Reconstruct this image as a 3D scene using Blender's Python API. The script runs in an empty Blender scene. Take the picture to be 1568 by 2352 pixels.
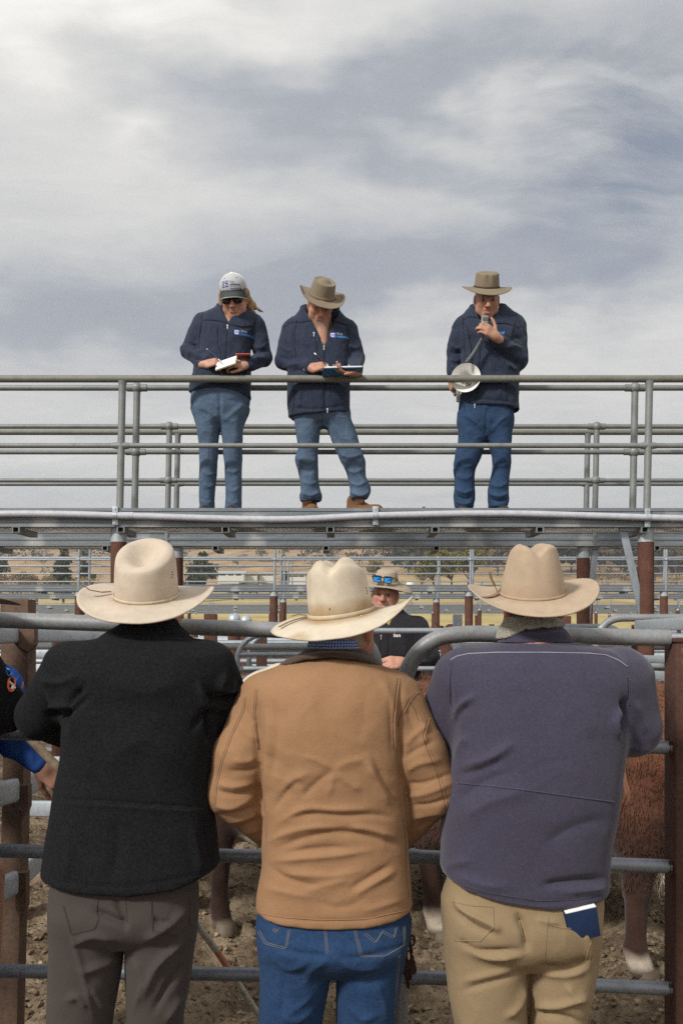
import bpy, bmesh, math, random
import numpy as np
from mathutils import Vector, Matrix
from mathutils.bvhtree import BVHTree

SC = bpy.context.scene
COL = SC.collection
R = math.radians
rng = np.random.default_rng(7)
random.seed(11)

# ---------------------------------------------------------------- camera
ZC = 1.72                                  # eye level of the photographer
CAM = np.array((0.0, 0.0, ZC))
cd = bpy.data.cameras.new('camera')
cam = bpy.data.objects.new('camera', cd)
COL.objects.link(cam)
cam.location = (0, 0, ZC)
cam.rotation_euler = (R(90), 0, 0)
cd.sensor_fit = 'VERTICAL'
cd.sensor_height = 36.0
cd.lens = 36.0 * 2308.0 / 2352.0
cd.shift_y = (1436.0 - 1176.0) / 2352.0
cd.clip_start = 0.05
cd.clip_end = 6000
SC.camera = cam

def W(x, y, Y):
    """point at distance Y seen at (x, y) of the 1568 x 2352 photograph"""
    return np.array(((x - 784.0) / 2308.0 * Y, Y, ZC + (1436.0 - y) / 2308.0 * Y))

# ---------------------------------------------------------------- sky
wd = bpy.data.worlds.new('World')
SC.world = wd
wd.use_nodes = True
SUN_EL, SUN_AZ = R(37), R(222)             # behind the camera, a little to the left

class NT:
    """small wrapper that writes node trees as expressions"""
    def __init__(s, tree):
        s.t = tree; s.n = tree.nodes; s.l = tree.links
    def node(s, kind, **kw):
        n = s.n.new(kind)
        for k, v in kw.items(): setattr(n, k, v)
        return n
    def put(s, sock, v):
        if isinstance(v, bpy.types.NodeSocket): s.l.new(v, sock)
        elif v is not None:
            if hasattr(sock.default_value, '__len__') and not hasattr(v, '__len__'): v = (v,) * len(sock.default_value)
            if hasattr(sock.default_value, '__len__') and len(sock.default_value) == 4 and len(v) == 3: v = (*v, 1)
            sock.default_value = v
    def m(s, op, a, b=None, c=None, clamp=False):
        n = s.node('ShaderNodeMath', operation=op, use_clamp=clamp)
        for i, v in enumerate((a, b, c)):
            if v is not None: s.put(n.inputs[i], v)
        return n.outputs[0]
    def add(s, a, b): return s.m('ADD', a, b)
    def mul(s, a, b): return s.m('MULTIPLY', a, b)
    def sub(s, a, b): return s.m('SUBTRACT', a, b)
    def vm(s, op, a, b=None, scale=None):
        n = s.node('ShaderNodeVectorMath', operation=op)
        s.put(n.inputs[0], a)
        if b is not None: s.put(n.inputs[1], b)
        if scale is not None: s.put(n.inputs['Scale'], scale)
        return n.outputs['Value'] if op in ('LENGTH', 'DOT_PRODUCT') else n.outputs[0]
    def sep(s, v):
        n = s.node('ShaderNodeSeparateXYZ'); s.put(n.inputs[0], v); return n.outputs
    def comb(s, x, y, z):
        n = s.node('ShaderNodeCombineXYZ')
        for i, v in enumerate((x, y, z)): s.put(n.inputs[i], v)
        return n.outputs[0]
    def noise(s, v, scale, detail=4, rough=.55, dist=0, out=0):
        n = s.node('ShaderNodeTexNoise')
        s.put(n.inputs['Vector'], v); n.inputs['Scale'].default_value = scale
        n.inputs['Detail'].default_value = detail; n.inputs['Roughness'].default_value = rough
        n.inputs['Distortion'].default_value = dist
        return n.outputs[out]
    def voronoi(s, v, scale, feature='F1', out='Distance', rand=1):
        n = s.node('ShaderNodeTexVoronoi', feature=feature)
        s.put(n.inputs['Vector'], v); n.inputs['Scale'].default_value = scale
        n.inputs['Randomness'].default_value = rand
        return n.outputs[out]
    def ramp(s, f, stops, interp='LINEAR'):
        n = s.node('ShaderNodeValToRGB'); n.color_ramp.interpolation = interp
        e = n.color_ramp.elements
        while len(e) < len(stops): e.new(0.5)
        for el, (p, c) in zip(e, stops):
            el.position = p
            el.color = (c, c, c, 1) if not hasattr(c, '__len__') else (*c, 1)
        s.put(n.inputs[0], f)
        return n.outputs[0]
    def mix(s, f, a, b, blend='MIX'):
        n = s.node('ShaderNodeMix', data_type='RGBA', blend_type=blend)
        s.put(n.inputs[0], f); s.put(n.inputs[6], a); s.put(n.inputs[7], b)
        return n.outputs[2]
    def mapr(s, v, a, b, c=0., d=1., smooth=False):
        n = s.node('ShaderNodeMapRange', interpolation_type='SMOOTHSTEP' if smooth else 'LINEAR')
        s.put(n.inputs[0], v)
        for i, q in enumerate((a, b, c, d)): n.inputs[1 + i].default_value = q
        return n.outputs[0]
    def bump(s, h, strength=.4, dist=.01, normal=None):
        n = s.node('ShaderNodeBump'); n.inputs['Strength'].default_value = strength
        n.inputs['Distance'].default_value = dist
        s.put(n.inputs['Height'], h)
        if normal is not None: s.put(n.inputs['Normal'], normal)
        return n.outputs[0]

def build_world():
    nt = NT(wd.node_tree); nt.n.clear()
    out = nt.node('ShaderNodeOutputWorld'); bg = nt.node('ShaderNodeBackground')
    bg.inputs['Strength'].default_value = 0.1
    nt.l.new(bg.outputs[0], out.inputs[0])
    sky = nt.node('ShaderNodeTexSky'); sky.sky_type = 'NISHITA'; sky.sun_disc = False
    sky.sun_elevation = SUN_EL; sky.sun_rotation = SUN_AZ
    d = nt.node('ShaderNodeTexCoord').outputs['Generated']
    x, y, z = nt.sep(d)
    az = nt.m('ARCTAN2', x, y)
    hz = nt.m('SQRT', nt.add(nt.mul(x, x), nt.mul(y, y)))
    el = nt.m('ARCTAN2', z, hz)
    # cloud deck seen in perspective: stretched towards the horizon
    k = nt.m('DIVIDE', 1.0, nt.add(nt.m('MAXIMUM', z, 0.0), 0.10))
    px, py = nt.mul(x, k), nt.mul(y, k)
    P = nt.comb(px, nt.mul(py, 1.0), 3.7)
    warp = nt.noise(P, 1.1, 3, .5, out=1)
    wv = nt.vm('SCALE', nt.vm('SUBTRACT', warp, (.5, .5, .5)), scale=.55)
    PW = nt.vm('ADD', P, wv)
    big = nt.noise(PW, 0.9, 5, .5)
    mid = nt.noise(nt.vm('MULTIPLY', PW, (1.0, 1.35, 1)), 2.5, 8, .58, .3)
    fine = nt.noise(nt.vm('MULTIPLY', PW, (1.0, 1.9, 1)), 6.5, 8, .62, .6)
    wx, wy, wz = nt.sep(nt.vm('SUBTRACT', nt.noise(nt.comb(nt.mul(az, 2.2), nt.mul(el, 5.0), 0), 2.2, 4, .55, out=1), (.5, .5, .5)))
    u, v = nt.add(az, nt.mul(wx, .26)), nt.add(el, nt.mul(wy, .17))
    def blob(pxx, pyy, sx, sy, amp, rot=0.0):
        u0 = math.atan((pxx - 784) / 2308); v0 = math.atan((1436 - pyy) / 2308)
        su, sv = sx / 2308, sy / 2308
        du, dv = nt.sub(u, u0), nt.sub(v, v0)
        c, s_ = math.cos(rot), math.sin(rot)
        a = nt.m('DIVIDE', nt.add(nt.mul(du, c), nt.mul(dv, s_)), su)
        b = nt.m('DIVIDE', nt.sub(nt.mul(dv, c), nt.mul(du, s_)), sv)
        return nt.mul(nt.m('EXPONENT', nt.mul(nt.add(nt.mul(a, a), nt.mul(b, b)), -1.0)), amp)
    val = nt.add(nt.mul(nt.sub(big, .5), .34), .585)
    val = nt.add(val, nt.mul(nt.sub(mid, .5), .28))
    val = nt.add(val, nt.mul(nt.sub(fine, .5), .17))
    for b in ((640, 235, 380, 80, -.29, -.06), (980, 205, 340, 62, -.29, .03), (640, 400, 480, 75, -.15, -.10), (1000, 370, 330, 50, -.15, -.12),
              (1320, 590, 430, 85, -.28, .16), (560, 610, 420, 90, -.13, .05), (120, 740, 460, 75, -.26, .05), (800, 680, 500, 62, -.25, .10),
              (1480, 380, 200, 160, -.16, .2), (1400, 190, 170, 70, .14, 0), (500, 20, 700, 95, .24, .0), (60, 160, 300, 120, .26, 0), (150, 350, 260, 70, .16, 0),
              (350, 325, 150, 45, .22, 0), (1000, 285, 330, 34, .20, -.06), (850, 470, 700, 50, .16, -.03),
              (150, 520, 420, 70, .10, 0), (1250, 800, 600, 110, .20, 0), (600, 1080, 1500, 150, .20, 0), (60, 1000, 300, 90, .05, 0), (330, 970, 260, 40, -.10, 0)):
        val = nt.add(val, blob(*b))
    # the sky behind the photographer is a little brighter than the part in the picture
    val = nt.add(val, nt.mapr(y, .35, -.5, 0, .24, True))
    cl = nt.ramp(val, [(.08, (2.95, 3.22, 3.78)), (.30, (3.55, 3.78, 4.22)), (.47, (4.55, 4.68, 4.92)), (.62, (5.45, 5.48, 5.5)), (.80, (6.75, 6.68, 6.5)), (1., (9.5, 9.3, 8.8))])
    blue = nt.mul(nt.mapr(nt.add(mid, nt.mul(fine, .3)), .92, .46, 0, 1, True), blob(1470, 385, 330, 210, .75))
    col = nt.mix(nt.m('MINIMUM', blue, .6), cl, nt.vm('SCALE', sky.outputs[0], scale=.62))
    nt.l.new(col, bg.inputs[0])
build_world()

sd = bpy.data.lights.new('sun', 'SUN')
sun = bpy.data.objects.new('sun', sd)
COL.objects.link(sun)
sd.energy = 3.0
sd.angle = R(8)
sd.color = (1.0, .97, .92)
sun.rotation_euler = (R(90) - SUN_EL, 0, -SUN_AZ + math.pi)
sun.rotation_euler = Vector((-math.sin(SUN_AZ) * math.cos(SUN_EL), -math.cos(SUN_AZ) * math.cos(SUN_EL), -math.sin(SUN_EL))).to_track_quat('-Z', 'Y').to_euler()
sun.location = (-3, -6, 12)

SC.view_settings.view_transform = 'Standard'
SC.view_settings.look = 'None'
SC.view_settings.exposure = 0.22
SC.view_settings.gamma = 1.0
SC.view_settings.use_curve_mapping = False
SC.cycles.max_bounces = 6
SC.cycles.use_denoising = False
# ---------------------------------------------------------------- materials
def s2l(r, g, b):
    f = lambda c: (c / 255 / 12.92) if c <= 10 else ((c / 255 + .055) / 1.055) ** 2.4
    return (f(r), f(g), f(b))

def newmat(name):
    m = bpy.data.materials.new(name); m.use_nodes = True
    nt = NT(m.node_tree); nt.n.clear()
    out = nt.node('ShaderNodeOutputMaterial'); p = nt.node('ShaderNodeBsdfPrincipled')
    nt.l.new(p.outputs[0], out.inputs[0])
    return m, nt, p

def pset(nt, p, **kw):
    names = dict(color='Base Color', rough='Roughness', metal='Metallic', normal='Normal', spec='Specular IOR Level',
                 sheen='Sheen Weight', sheenr='Sheen Roughness', sheent='Sheen Tint', sss='Subsurface Weight', coat='Coat Weight', alpha='Alpha')
    for k, v in kw.items(): nt.put(p.inputs[names[k]], v)

def sc(c, f): return tuple(min(1, q * f) for q in c)

def mat_metal(name, col, var=.35, metal=.35, rough=.5, scale=9., rust=0., dirt=.3):
    m, nt, p = newmat(name)
    co = nt.node('ShaderNodeTexCoord').outputs['Object']
    n1 = nt.noise(co, scale, 6, .62); n2 = nt.noise(co, scale * 9, 4, .6); sp = nt.voronoi(co, 140, out='Color')
    f = nt.add(nt.mul(n1, .65), nt.mul(n2, .35))
    c = nt.ramp(f, [(.3, sc(col, 1 - var)), (.5, col), (.72, sc(col, 1 + var * .8))])
    c = nt.mix(.10, c, sp, 'OVERLAY')
    st = nt.mapr(nt.noise(nt.vm('MULTIPLY', co, (1, 1, .35)), scale * 1.7, 6, .7), .55, .72, 0, dirt, True)
    c = nt.mix(st, c, (.10, .085, .06))
    if rust:
        rr = nt.mapr(nt.noise(co, scale * .8, 7, .7), .62, .74, 0, rust, True)
        c = nt.mix(rr, c, (.16, .06, .025))
    h = nt.add(n2, nt.mul(n1, .5))
    pset(nt, p, color=c, metal=metal, rough=nt.mapr(n2, .3, .7, rough - .1, rough + .14), normal=nt.bump(h, .12, .004))
    return m

def mat_rust(name, col=(.17, .062, .034), flake=.25):
    m, nt, p = newmat(name)
    co = nt.node('ShaderNodeTexCoord').outputs['Object']
    n1 = nt.noise(co, 5, 7, .65); n2 = nt.noise(co, 60, 5, .65); n3 = nt.noise(nt.vm('MULTIPLY', co, (1, 1, .25)), 16, 6, .7)
    c = nt.ramp(nt.add(nt.mul(n1, .5), nt.mul(n2, .5)), [(.32, sc(col, .55)), (.5, col), (.68, (col[0] * 1.5, col[1] * 1.35, col[2] * 1.25))])
    c = nt.mix(nt.mapr(n3, .60, .70, 0, flake, True), c, (.33, .27, .20))
    c = nt.mix(nt.mapr(n1, .42, .28, 0, .5, True), c, (.055, .032, .022))
    pset(nt, p, color=c, rough=.85, spec=.25, normal=nt.bump(nt.add(n2, n3), .5, .004))
    return m

def mat_fabric(name, col, var=.25, grain=420., gamp=.25, sheen=.0, rough=.9, wr=7., wamp=.35, fleck=None, wdist=.02, spec=.09, stretch=(1, 1, 1)):
    m, nt, p = newmat(name)
    co = nt.node('ShaderNodeTexCoord').outputs['Object']
    big = nt.noise(co, 3.2, 5, .6); g = nt.noise(co, grain, 2, .6); g2 = nt.noise(co, grain * .28, 3, .6)
    wv = nt.noise(nt.vm('MULTIPLY', co, stretch), wr, 4, .5, .8)
    f = nt.add(nt.mul(big, .55), nt.mul(nt.add(g, g2), .5 * .45))
    c = nt.ramp(f, [(.30, sc(col, 1 - var)), (.5, col), (.7, sc(col, 1 + var))])
    c = nt.mix(gamp, c, nt.ramp(g, [(.3, sc(col, .35)), (.7, sc(col, 1.9))]))
    if fleck:
        vd = nt.voronoi(co, 55); c = nt.mix(nt.m('LESS_THAN', vd, .026), c, fleck)
    h = nt.mul(wv, wamp)
    nrm = nt.bump(h, .55, wdist)
    nrm = nt.bump(nt.add(g, g2), .30, .0022, nrm)
    pset(nt, p, color=c, rough=rough, spec=spec, normal=nrm, sheen=sheen, sheenr=.5)
    return m

def mat_denim(name, col, fade=.5):
    m, nt, p = newmat(name)
    co = nt.node('ShaderNodeTexCoord').outputs['Object']
    big = nt.noise(co, 4.5, 5, .55, .5); g = nt.noise(nt.vm('MULTIPLY', co, (1, 1, .22)), 520, 2, .6)
    md = nt.noise(nt.vm('MULTIPLY', co, (1, 1, .5)), 22, 5, .65)
    f = nt.add(nt.mul(big, .65), nt.mul(md, .35))
    c = nt.ramp(f, [(.33, sc(col, .62)), (.5, col), (.68, (col[0] * (1 + 1.3 * fade), col[1] * (1 + .9 * fade), col[2] * (1 + .55 * fade)))])
    c = nt.mix(.35, c, nt.ramp(g, [(.35, sc(col, .35)), (.65, (min(1, col[0] * 2.3), col[1] * 1.9, col[2] * 1.6))]))
    w = nt.noise(nt.vm('MULTIPLY', co, (1, 1, 1.6)), 8, 4, .5, 1.0)
    pset(nt, p, color=c, rough=.9, spec=.08, sheen=.03, normal=nt.bump(g, .25, .002, nt.bump(w, .5, .02)))
    return m

def mat_attr(name, rough=.6, attr='tint', noise_amp=.15, nscale=60., bump=.15, bdist=.003, sss=0., sheen=0., spec=.3, fur=False, stretch=(1, 1, 1)):
    """colour read from the mesh's own point colours (skin, hide)"""
    m, nt, p = newmat(name)
    co = nt.node('ShaderNodeTexCoord').outputs['Object']
    a = nt.node('ShaderNodeAttribute'); a.attribute_name = attr
    n = nt.noise(nt.vm('MULTIPLY', co, stretch), nscale, 5, .65); n0 = nt.noise(co, 9, 5, .6)
    if fur: n = nt.add(nt.mul(n, .65), nt.mul(nt.noise(nt.vm('MULTIPLY', co, (1, 1, .3)), nscale * 3.5, 4, .6), .35))
    f = nt.add(nt.mul(n, .6), nt.mul(n0, .4))
    c = nt.mix(1.0, a.outputs['Color'], nt.ramp(f, [(.3, 1 - noise_amp), (.7, 1 + noise_amp * .9)]), 'MULTIPLY')
    pset(nt, p, color=c, rough=rough, spec=spec, normal=nt.bump(n, bump, bdist), sheen=sheen)
    if sss:
        pset(nt, p, sss=sss); p.inputs['Subsurface Radius'].default_value = (.6, .25, .12); p.inputs['Subsurface Scale'].default_value = .006
    return m

def mat_plain(name, col, rough=.5, metal=0., var=.12, spec=.4, scale=30., bump=.08):
    m, nt, p = newmat(name)
    co = nt.node('ShaderNodeTexCoord').outputs['Object']
    n = nt.noise(co, scale, 5, .6)
    pset(nt, p, color=nt.ramp(n, [(.3, sc(col, 1 - var)), (.7, sc(col, 1 + var))]), rough=rough, metal=metal, spec=spec, normal=nt.bump(n, bump, .003))
    return m

# ---------------------------------------------------------------- things and parts
def origin(o):
    t = np.zeros(3)
    while o is not None:
        t += np.array(o.location); o = o.parent
    return t

def thing(name, label, cat, loc=(0, 0, 0), group=None):
    o = bpy.data.objects.new(name, None); COL.objects.link(o)
    o.empty_display_size = .1
    o.location = tuple(float(q) for q in loc)
    o['label'] = label; o['category'] = cat
    if group: o['group'] = group
    return o

def tag(o, label, cat, group=None, kind=None):
    if label: o['label'] = label
    if cat: o['category'] = cat
    if group: o['group'] = group
    if kind: o['kind'] = kind
    return o

def mesh_np(name, V, F, smooth=True):
    """mesh from arrays: F either (n,4)/(n,3) array or list of tuples"""
    me = bpy.data.meshes.new(name)
    V = np.asarray(V, np.float32)
    if isinstance(F, np.ndarray):
        n, k = F.shape
        me.vertices.add(len(V)); me.vertices.foreach_set('co', V.ravel())
        me.loops.add(n * k); me.loops.foreach_set('vertex_index', F.astype(np.int32).ravel())
        me.polygons.add(n); me.polygons.foreach_set('loop_start', np.arange(0, n * k, k, dtype=np.int32))
        me.polygons.foreach_set('loop_total', np.full(n, k, np.int32))
        me.update(calc_edges=True)
    else:
        me.from_pydata(V.tolist(), [], F); me.update()
    if smooth: me.polygons.foreach_set('use_smooth', np.ones(len(me.polygons), bool))
    return me

def part(name, V, F, mat, parent=None, smooth=True, tint=None, label=None):
    """one mesh object from WORLD coordinates, child of parent"""
    V = np.asarray(V, np.float64)
    base = origin(parent) if parent is not None else np.zeros(3)
    me = mesh_np(name, V - base, F, smooth)
    if mat is not None: me.materials.append(mat)
    if tint is not None:
        a = me.color_attributes.new('tint', 'FLOAT_COLOR', 'POINT')
        t = np.ones((len(V), 4), np.float32); t[:, :3] = tint
        a.data.foreach_set('color', t.ravel())
    o = bpy.data.objects.new(name, me); COL.objects.link(o)
    if parent is not None: o.parent = parent
    if label: o['label'] = label
    return o

def bvh_of(V, F):
    return BVHTree.FromPolygons([tuple(v) for v in np.asarray(V, float).tolist()], [tuple(f) for f in (F.tolist() if isinstance(F, np.ndarray) else F)])

def copy_tree(o, parent=None):
    c = o.copy(); COL.objects.link(c)
    if parent is not None: c.parent = parent
    for ch in list(o.children): copy_tree(ch, c)
    return c

class MB:
    """collects shapes into one mesh (world coordinates)"""
    def __init__(s): s.V = []; s.F = []; s.n = 0
    def raw(s, V, F):
        s.V.append(np.asarray(V, float)); s.F += [tuple(i + s.n for i in f) for f in F]; s.n += len(V); return s
    def box(s, lo, hi, bev=0.0, M=None):
        bm = bmesh.new(); bmesh.ops.create_cube(bm, size=1)
        lo, hi = np.array(lo, float), np.array(hi, float)
        for v in bm.verts: v.co = Vector(tuple((lo + hi) / 2 + np.array(v.co) * (hi - lo)))
        if bev: bmesh.ops.bevel(bm, geom=bm.edges[:], offset=bev, segments=2, profile=.6, affect='EDGES')
        V = np.array([v.co for v in bm.verts]); F = [tuple(v.index for v in f.verts) for f in bm.faces]
        bm.free()
        if M is not None: V = V @ np.array(M.to_3x3()).T + np.array(M.translation)
        return s.raw(V, F)
    def bar(s, a, b, w, h, bev=0.003, up=(0, 0, 1)):
        """rectangular bar from a to b, w across, h along 'up'"""
        a, b = Vector(tuple(a)), Vector(tuple(b)); d = (b - a); L = d.length; d.normalize()
        u = Vector(up); x = d.cross(u)
        if x.length < 1e-4: x = d.cross(Vector((0, 1, 0)))
        x.normalize(); u = x.cross(d).normalized()
        M = Matrix((( d.x, x.x, u.x, a.x), (d.y, x.y, u.y, a.y), (d.z, x.z, u.z, a.z), (0, 0, 0, 1)))
        return s.box((0, -w / 2, -h / 2), (L, w / 2, h / 2), bev, M)
    def pipe(s, pts, r, seg=14, cap=True):
        pts = np.asarray(pts, float); n = len(pts)
        r = np.full(n, r, float) if np.isscalar(r) else np.asarray(r, float)
        T = np.gradient(pts, axis=0); T /= np.linalg.norm(T, axis=1)[:, None] + 1e-12
        u = np.cross(T[0], (0, 0, 1.0))
        if np.linalg.norm(u) < .1: u = np.cross(T[0], (0, 1.0, 0))
        u /= np.linalg.norm(u)
        V = []; ang = np.linspace(0, 2 * np.pi, seg, endpoint=False)
        for i in range(n):
            u = u - T[i] * np.dot(u, T[i]); u /= np.linalg.norm(u) + 1e-12; w = np.cross(T[i], u)
            V.append(pts[i] + r[i] * (np.cos(ang)[:, None] * u + np.sin(ang)[:, None] * w))
        V = np.concatenate(V); F = []
        for i in range(n - 1):
            for j in range(seg):
                k = (j + 1) % seg; F.append((i * seg + j, i * seg + k, (i + 1) * seg + k, (i + 1) * seg + j))
        if cap: F += [tuple(range(seg))[::-1], tuple((n - 1) * seg + j for j in range(seg))]
        return s.raw(V, F)
    def lathe(s, prof, c=(0, 0, 0), seg=24, M=None):
        """prof: (r, z) pairs turned about z"""
        V = []; F = []; ang = np.linspace(0, 2 * np.pi, seg, endpoint=False)
        for r, z in prof: V.append(np.stack([r * np.cos(ang), r * np.sin(ang), np.full(seg, z)], 1))
        for i in range(len(prof) - 1):
            for j in range(seg):
                k = (j + 1) % seg; F.append((i * seg + j, i * seg + k, (i + 1) * seg + k, (i + 1) * seg + j))
        V = np.concatenate(V)
        if M is not None: V = V @ np.array(M.to_3x3()).T + np.array(M.translation)
        return s.raw(V + np.array(c, float), F)
    def build(s, name, mat, parent=None, smooth=False, label=None, autos=True):
        o = part(name, np.concatenate(s.V), s.F, mat, parent, True, label=label)
        if not smooth: o.data.set_sharp_from_angle(angle=R(38))
        return o

# ---------------------------------------------------------------- signed distance modelling
def smin(a, b, k):
    if k <= 0: return np.minimum(a, b)
    h = np.maximum(k - np.abs(a - b), 0) / k
    return np.minimum(a, b) - h * h * k * .25

class SDF:
    def __init__(s): s.p = []
    def add(s, fn, k=.02): s.p.append(('u', fn, k)); return s
    def sub(s, fn, k=.01): s.p.append(('s', fn, k)); return s
    def inter(s, fn, k=.005): s.p.append(('i', fn, k)); return s
    def __call__(s, P):
        d = np.full(len(P), 10., np.float32)
        for op, fn, k in s.p:
            e = fn(P)
            if op == 'u': d = smin(d, e, k)
            elif op == 's': d = -smin(-d, e, k)
            else: d = -smin(-d, -e, k)
        return d

def rc(a, b, ra, rb):
    a = np.asarray(a, np.float32); b = np.asarray(b, np.float32); ba = b - a; L = float(ba @ ba) + 1e-9
    def f(P):
        q = P - a; t = np.clip(q @ ba / L, 0, 1)
        return np.linalg.norm(q - t[:, None] * ba, axis=1) - (ra + (rb - ra) * t)
    return f

def ell(c, r, M=None):
    c = np.asarray(c, np.float32); r = np.asarray(r, np.float32)
    Rm = None if M is None else np.array(M, np.float32)
    def f(P):
        q = P - c
        if Rm is not None: q = q @ Rm
        k0 = np.linalg.norm(q / r, axis=1); k1 = np.linalg.norm(q / (r * r), axis=1) + 1e-6
        return k0 * (k0 - 1) / k1
    return f

def bx(c, half, rad=.004, M=None):
    c = np.asarray(c, np.float32); half = np.asarray(half, np.float32) - rad
    Rm = None if M is None else np.array(M, np.float32)
    def f(P):
        q = P - c
        if Rm is not None: q = q @ Rm
        q = np.abs(q) - half
        return np.linalg.norm(np.maximum(q, 0), axis=1) + np.minimum(q.max(1), 0) - rad
    return f

def plane(p, n):
    p = np.asarray(p, np.float32); n = np.asarray(n, np.float32); n = n / np.linalg.norm(n)
    return lambda P: (P - p) @ n

def crom(t, y, tt):
    """Catmull-Rom through (t, y) sampled at tt (t ascending)"""
    y = np.asarray(y, float); m = np.gradient(y, t) if len(t) > 2 else np.full(len(t), (y[-1] - y[0]) / (t[-1] - t[0]))
    i = np.clip(np.searchsorted(t, tt) - 1, 0, len(t) - 2)
    h = t[i + 1] - t[i]; s_ = np.clip((tt - t[i]) / h, 0, 1)
    return ((2 * s_**3 - 3 * s_**2 + 1) * y[i] + (s_**3 - 2 * s_**2 + s_) * h * m[i] + (-2 * s_**3 + 3 * s_**2) * y[i + 1] + (s_**3 - s_**2) * h * m[i + 1])

def loft(rings, n=2.3):
    """rings: (z, cx, cy, ax, ay); superellipse sections stacked in z"""
    A = np.array(sorted(rings), float); z = A[:, 0]
    zz = np.linspace(z[0], z[-1], 400)
    T = [crom(z, A[:, i], zz) for i in range(1, 5)]
    sl = 1 / np.sqrt(1 + np.maximum(np.abs(np.gradient(T[2], zz)), np.abs(np.gradient(T[3], zz)))**2)
    def f(P):
        pz = P[:, 2]
        cx, cy, ax, ay, g = (np.interp(pz, zz, q).astype(np.float32) for q in (*T, sl))
        x = np.abs(P[:, 0] - cx); y = np.abs(P[:, 1] - cy)
        q = ((x / ax)**n + (y / ay)**n)**(1 / n) + 1e-6
        r = np.sqrt(x * x + y * y) + 1e-6
        d = r * (1 - 1 / q) * g
        d = np.maximum(d, -np.minimum(ax, ay))
        return np.maximum(np.maximum(d, pz - z[-1]), z[0] - pz)
    return f

def mesh_sdf(f, lo, hi, h, c=4):
    """surface nets of f(points) < 0 inside the box lo..hi, voxel h; sparse second pass"""
    lo = np.asarray(lo, float); hi = np.asarray(hi, float)
    nc = np.ceil((hi - lo) / (h * c)).astype(int) + 1
    ax = [lo[i] + np.arange(nc[i]) * h * c for i in range(3)]
    G = np.stack(np.meshgrid(*ax, indexing='ij'), -1).reshape(-1, 3).astype(np.float32)
    dc = f(G).reshape(nc)
    a = np.abs(dc); mcell = a[:-1, :-1, :-1].copy()
    for i in (0, 1):
        for j in (0, 1):
            for k in (0, 1):
                np.minimum(mcell, a[i:nc[0] - 1 + i, j:nc[1] - 1 + j, k:nc[2] - 1 + k], out=mcell)
    act = mcell < h * c * 1.35
    n = (nc - 1) * c + 1
    D = np.repeat(np.repeat(np.repeat(dc, c, 0), c, 1), c, 2)[:n[0], :n[1], :n[2]].astype(np.float32)
    m = np.zeros(n, bool)
    mm = np.repeat(np.repeat(np.repeat(act, c, 0), c, 1), c, 2)
    m[:-1, :-1, :-1] |= mm; m[1:, :-1, :-1] |= mm; m[:-1, 1:, :-1] |= mm; m[:-1, :-1, 1:] |= mm; m[1:, 1:, 1:] |= mm; m[1:, 1:, :-1] |= mm; m[1:, :-1, 1:] |= mm; m[:-1, 1:, 1:] |= mm
    I = np.argwhere(m)
    out = np.empty(len(I), np.float32)
    for s0 in range(0, len(I), 400000):
        out[s0:s0 + 400000] = f((lo + I[s0:s0 + 400000] * h).astype(np.float32))
    D[m] = out
    S = D < 0
    cs = tuple(q - 1 for q in n)
    cnt = np.zeros(cs, np.int8)
    for i in (0, 1):
        for j in (0, 1):
            for k in (0, 1): cnt += S[i:cs[0] + i, j:cs[1] + j, k:cs[2] + k]
    cell = np.argwhere((cnt > 0) & (cnt < 8))
    idx = np.full(cs, -1, np.int32); idx[tuple(cell.T)] = np.arange(len(cell))
    acc = np.zeros((len(cell), 3)); num = np.zeros(len(cell))
    corners = [(i, j, k) for i in (0, 1) for j in (0, 1) for k in (0, 1)]
    val = {cn: D[tuple((cell + cn).T)] for cn in corners}
    for ca in corners:
        for d in range(3):
            if ca[d] == 0:
                cb = list(ca); cb[d] = 1; cb = tuple(cb)
                va, vb = val[ca], val[cb]; x = (va < 0) != (vb < 0)
                t = np.where(x, va / np.where(np.abs(va - vb) < 1e-9, 1, va - vb), 0)
                q = np.array(ca, float)[None].repeat(len(cell), 0); q[:, d] += t
                acc[x] += q[x]; num[x] += 1
    V = lo + (cell + acc / np.maximum(num, 1)[:, None]) * h
    Fs = []
    for d in range(3):
        e, g = (d + 1) % 3, (d + 2) % 3
        sl0 = [slice(None)] * 3; sl1 = [slice(None)] * 3
        sl0[d] = slice(0, n[d] - 1); sl1[d] = slice(1, n[d])
        x = S[tuple(sl0)] != S[tuple(sl1)]
        E = np.argwhere(x)
        E = E[(E[:, e] > 0) & (E[:, g] > 0) & (E[:, e] < n[e] - 1) & (E[:, g] < n[g] - 1)]
        ins = S[tuple(E.T)]
        o1 = E.copy(); o1[:, e] -= 1
        o2 = o1.copy(); o2[:, g] -= 1
        o3 = E.copy(); o3[:, g] -= 1
        q = np.stack([idx[tuple(w.T)] for w in (E, o1, o2, o3)], 1)
        q[~ins] = q[~ins][:, ::-1]
        Fs.append(q[(q >= 0).all(1)])
    return V, np.concatenate(Fs).astype(np.int32)

def vnormals(V, F):
    a = V[F[:, 2]] - V[F[:, 0]]; b = V[F[:, 3]] - V[F[:, 1]]
    fn = np.cross(a, b); N = np.zeros_like(V)
    for i in range(4):
        for k in range(3): N[:, k] += np.bincount(F[:, i], fn[:, k], len(V))
    return N / (np.linalg.norm(N, axis=1)[:, None] + 1e-12)

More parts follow.
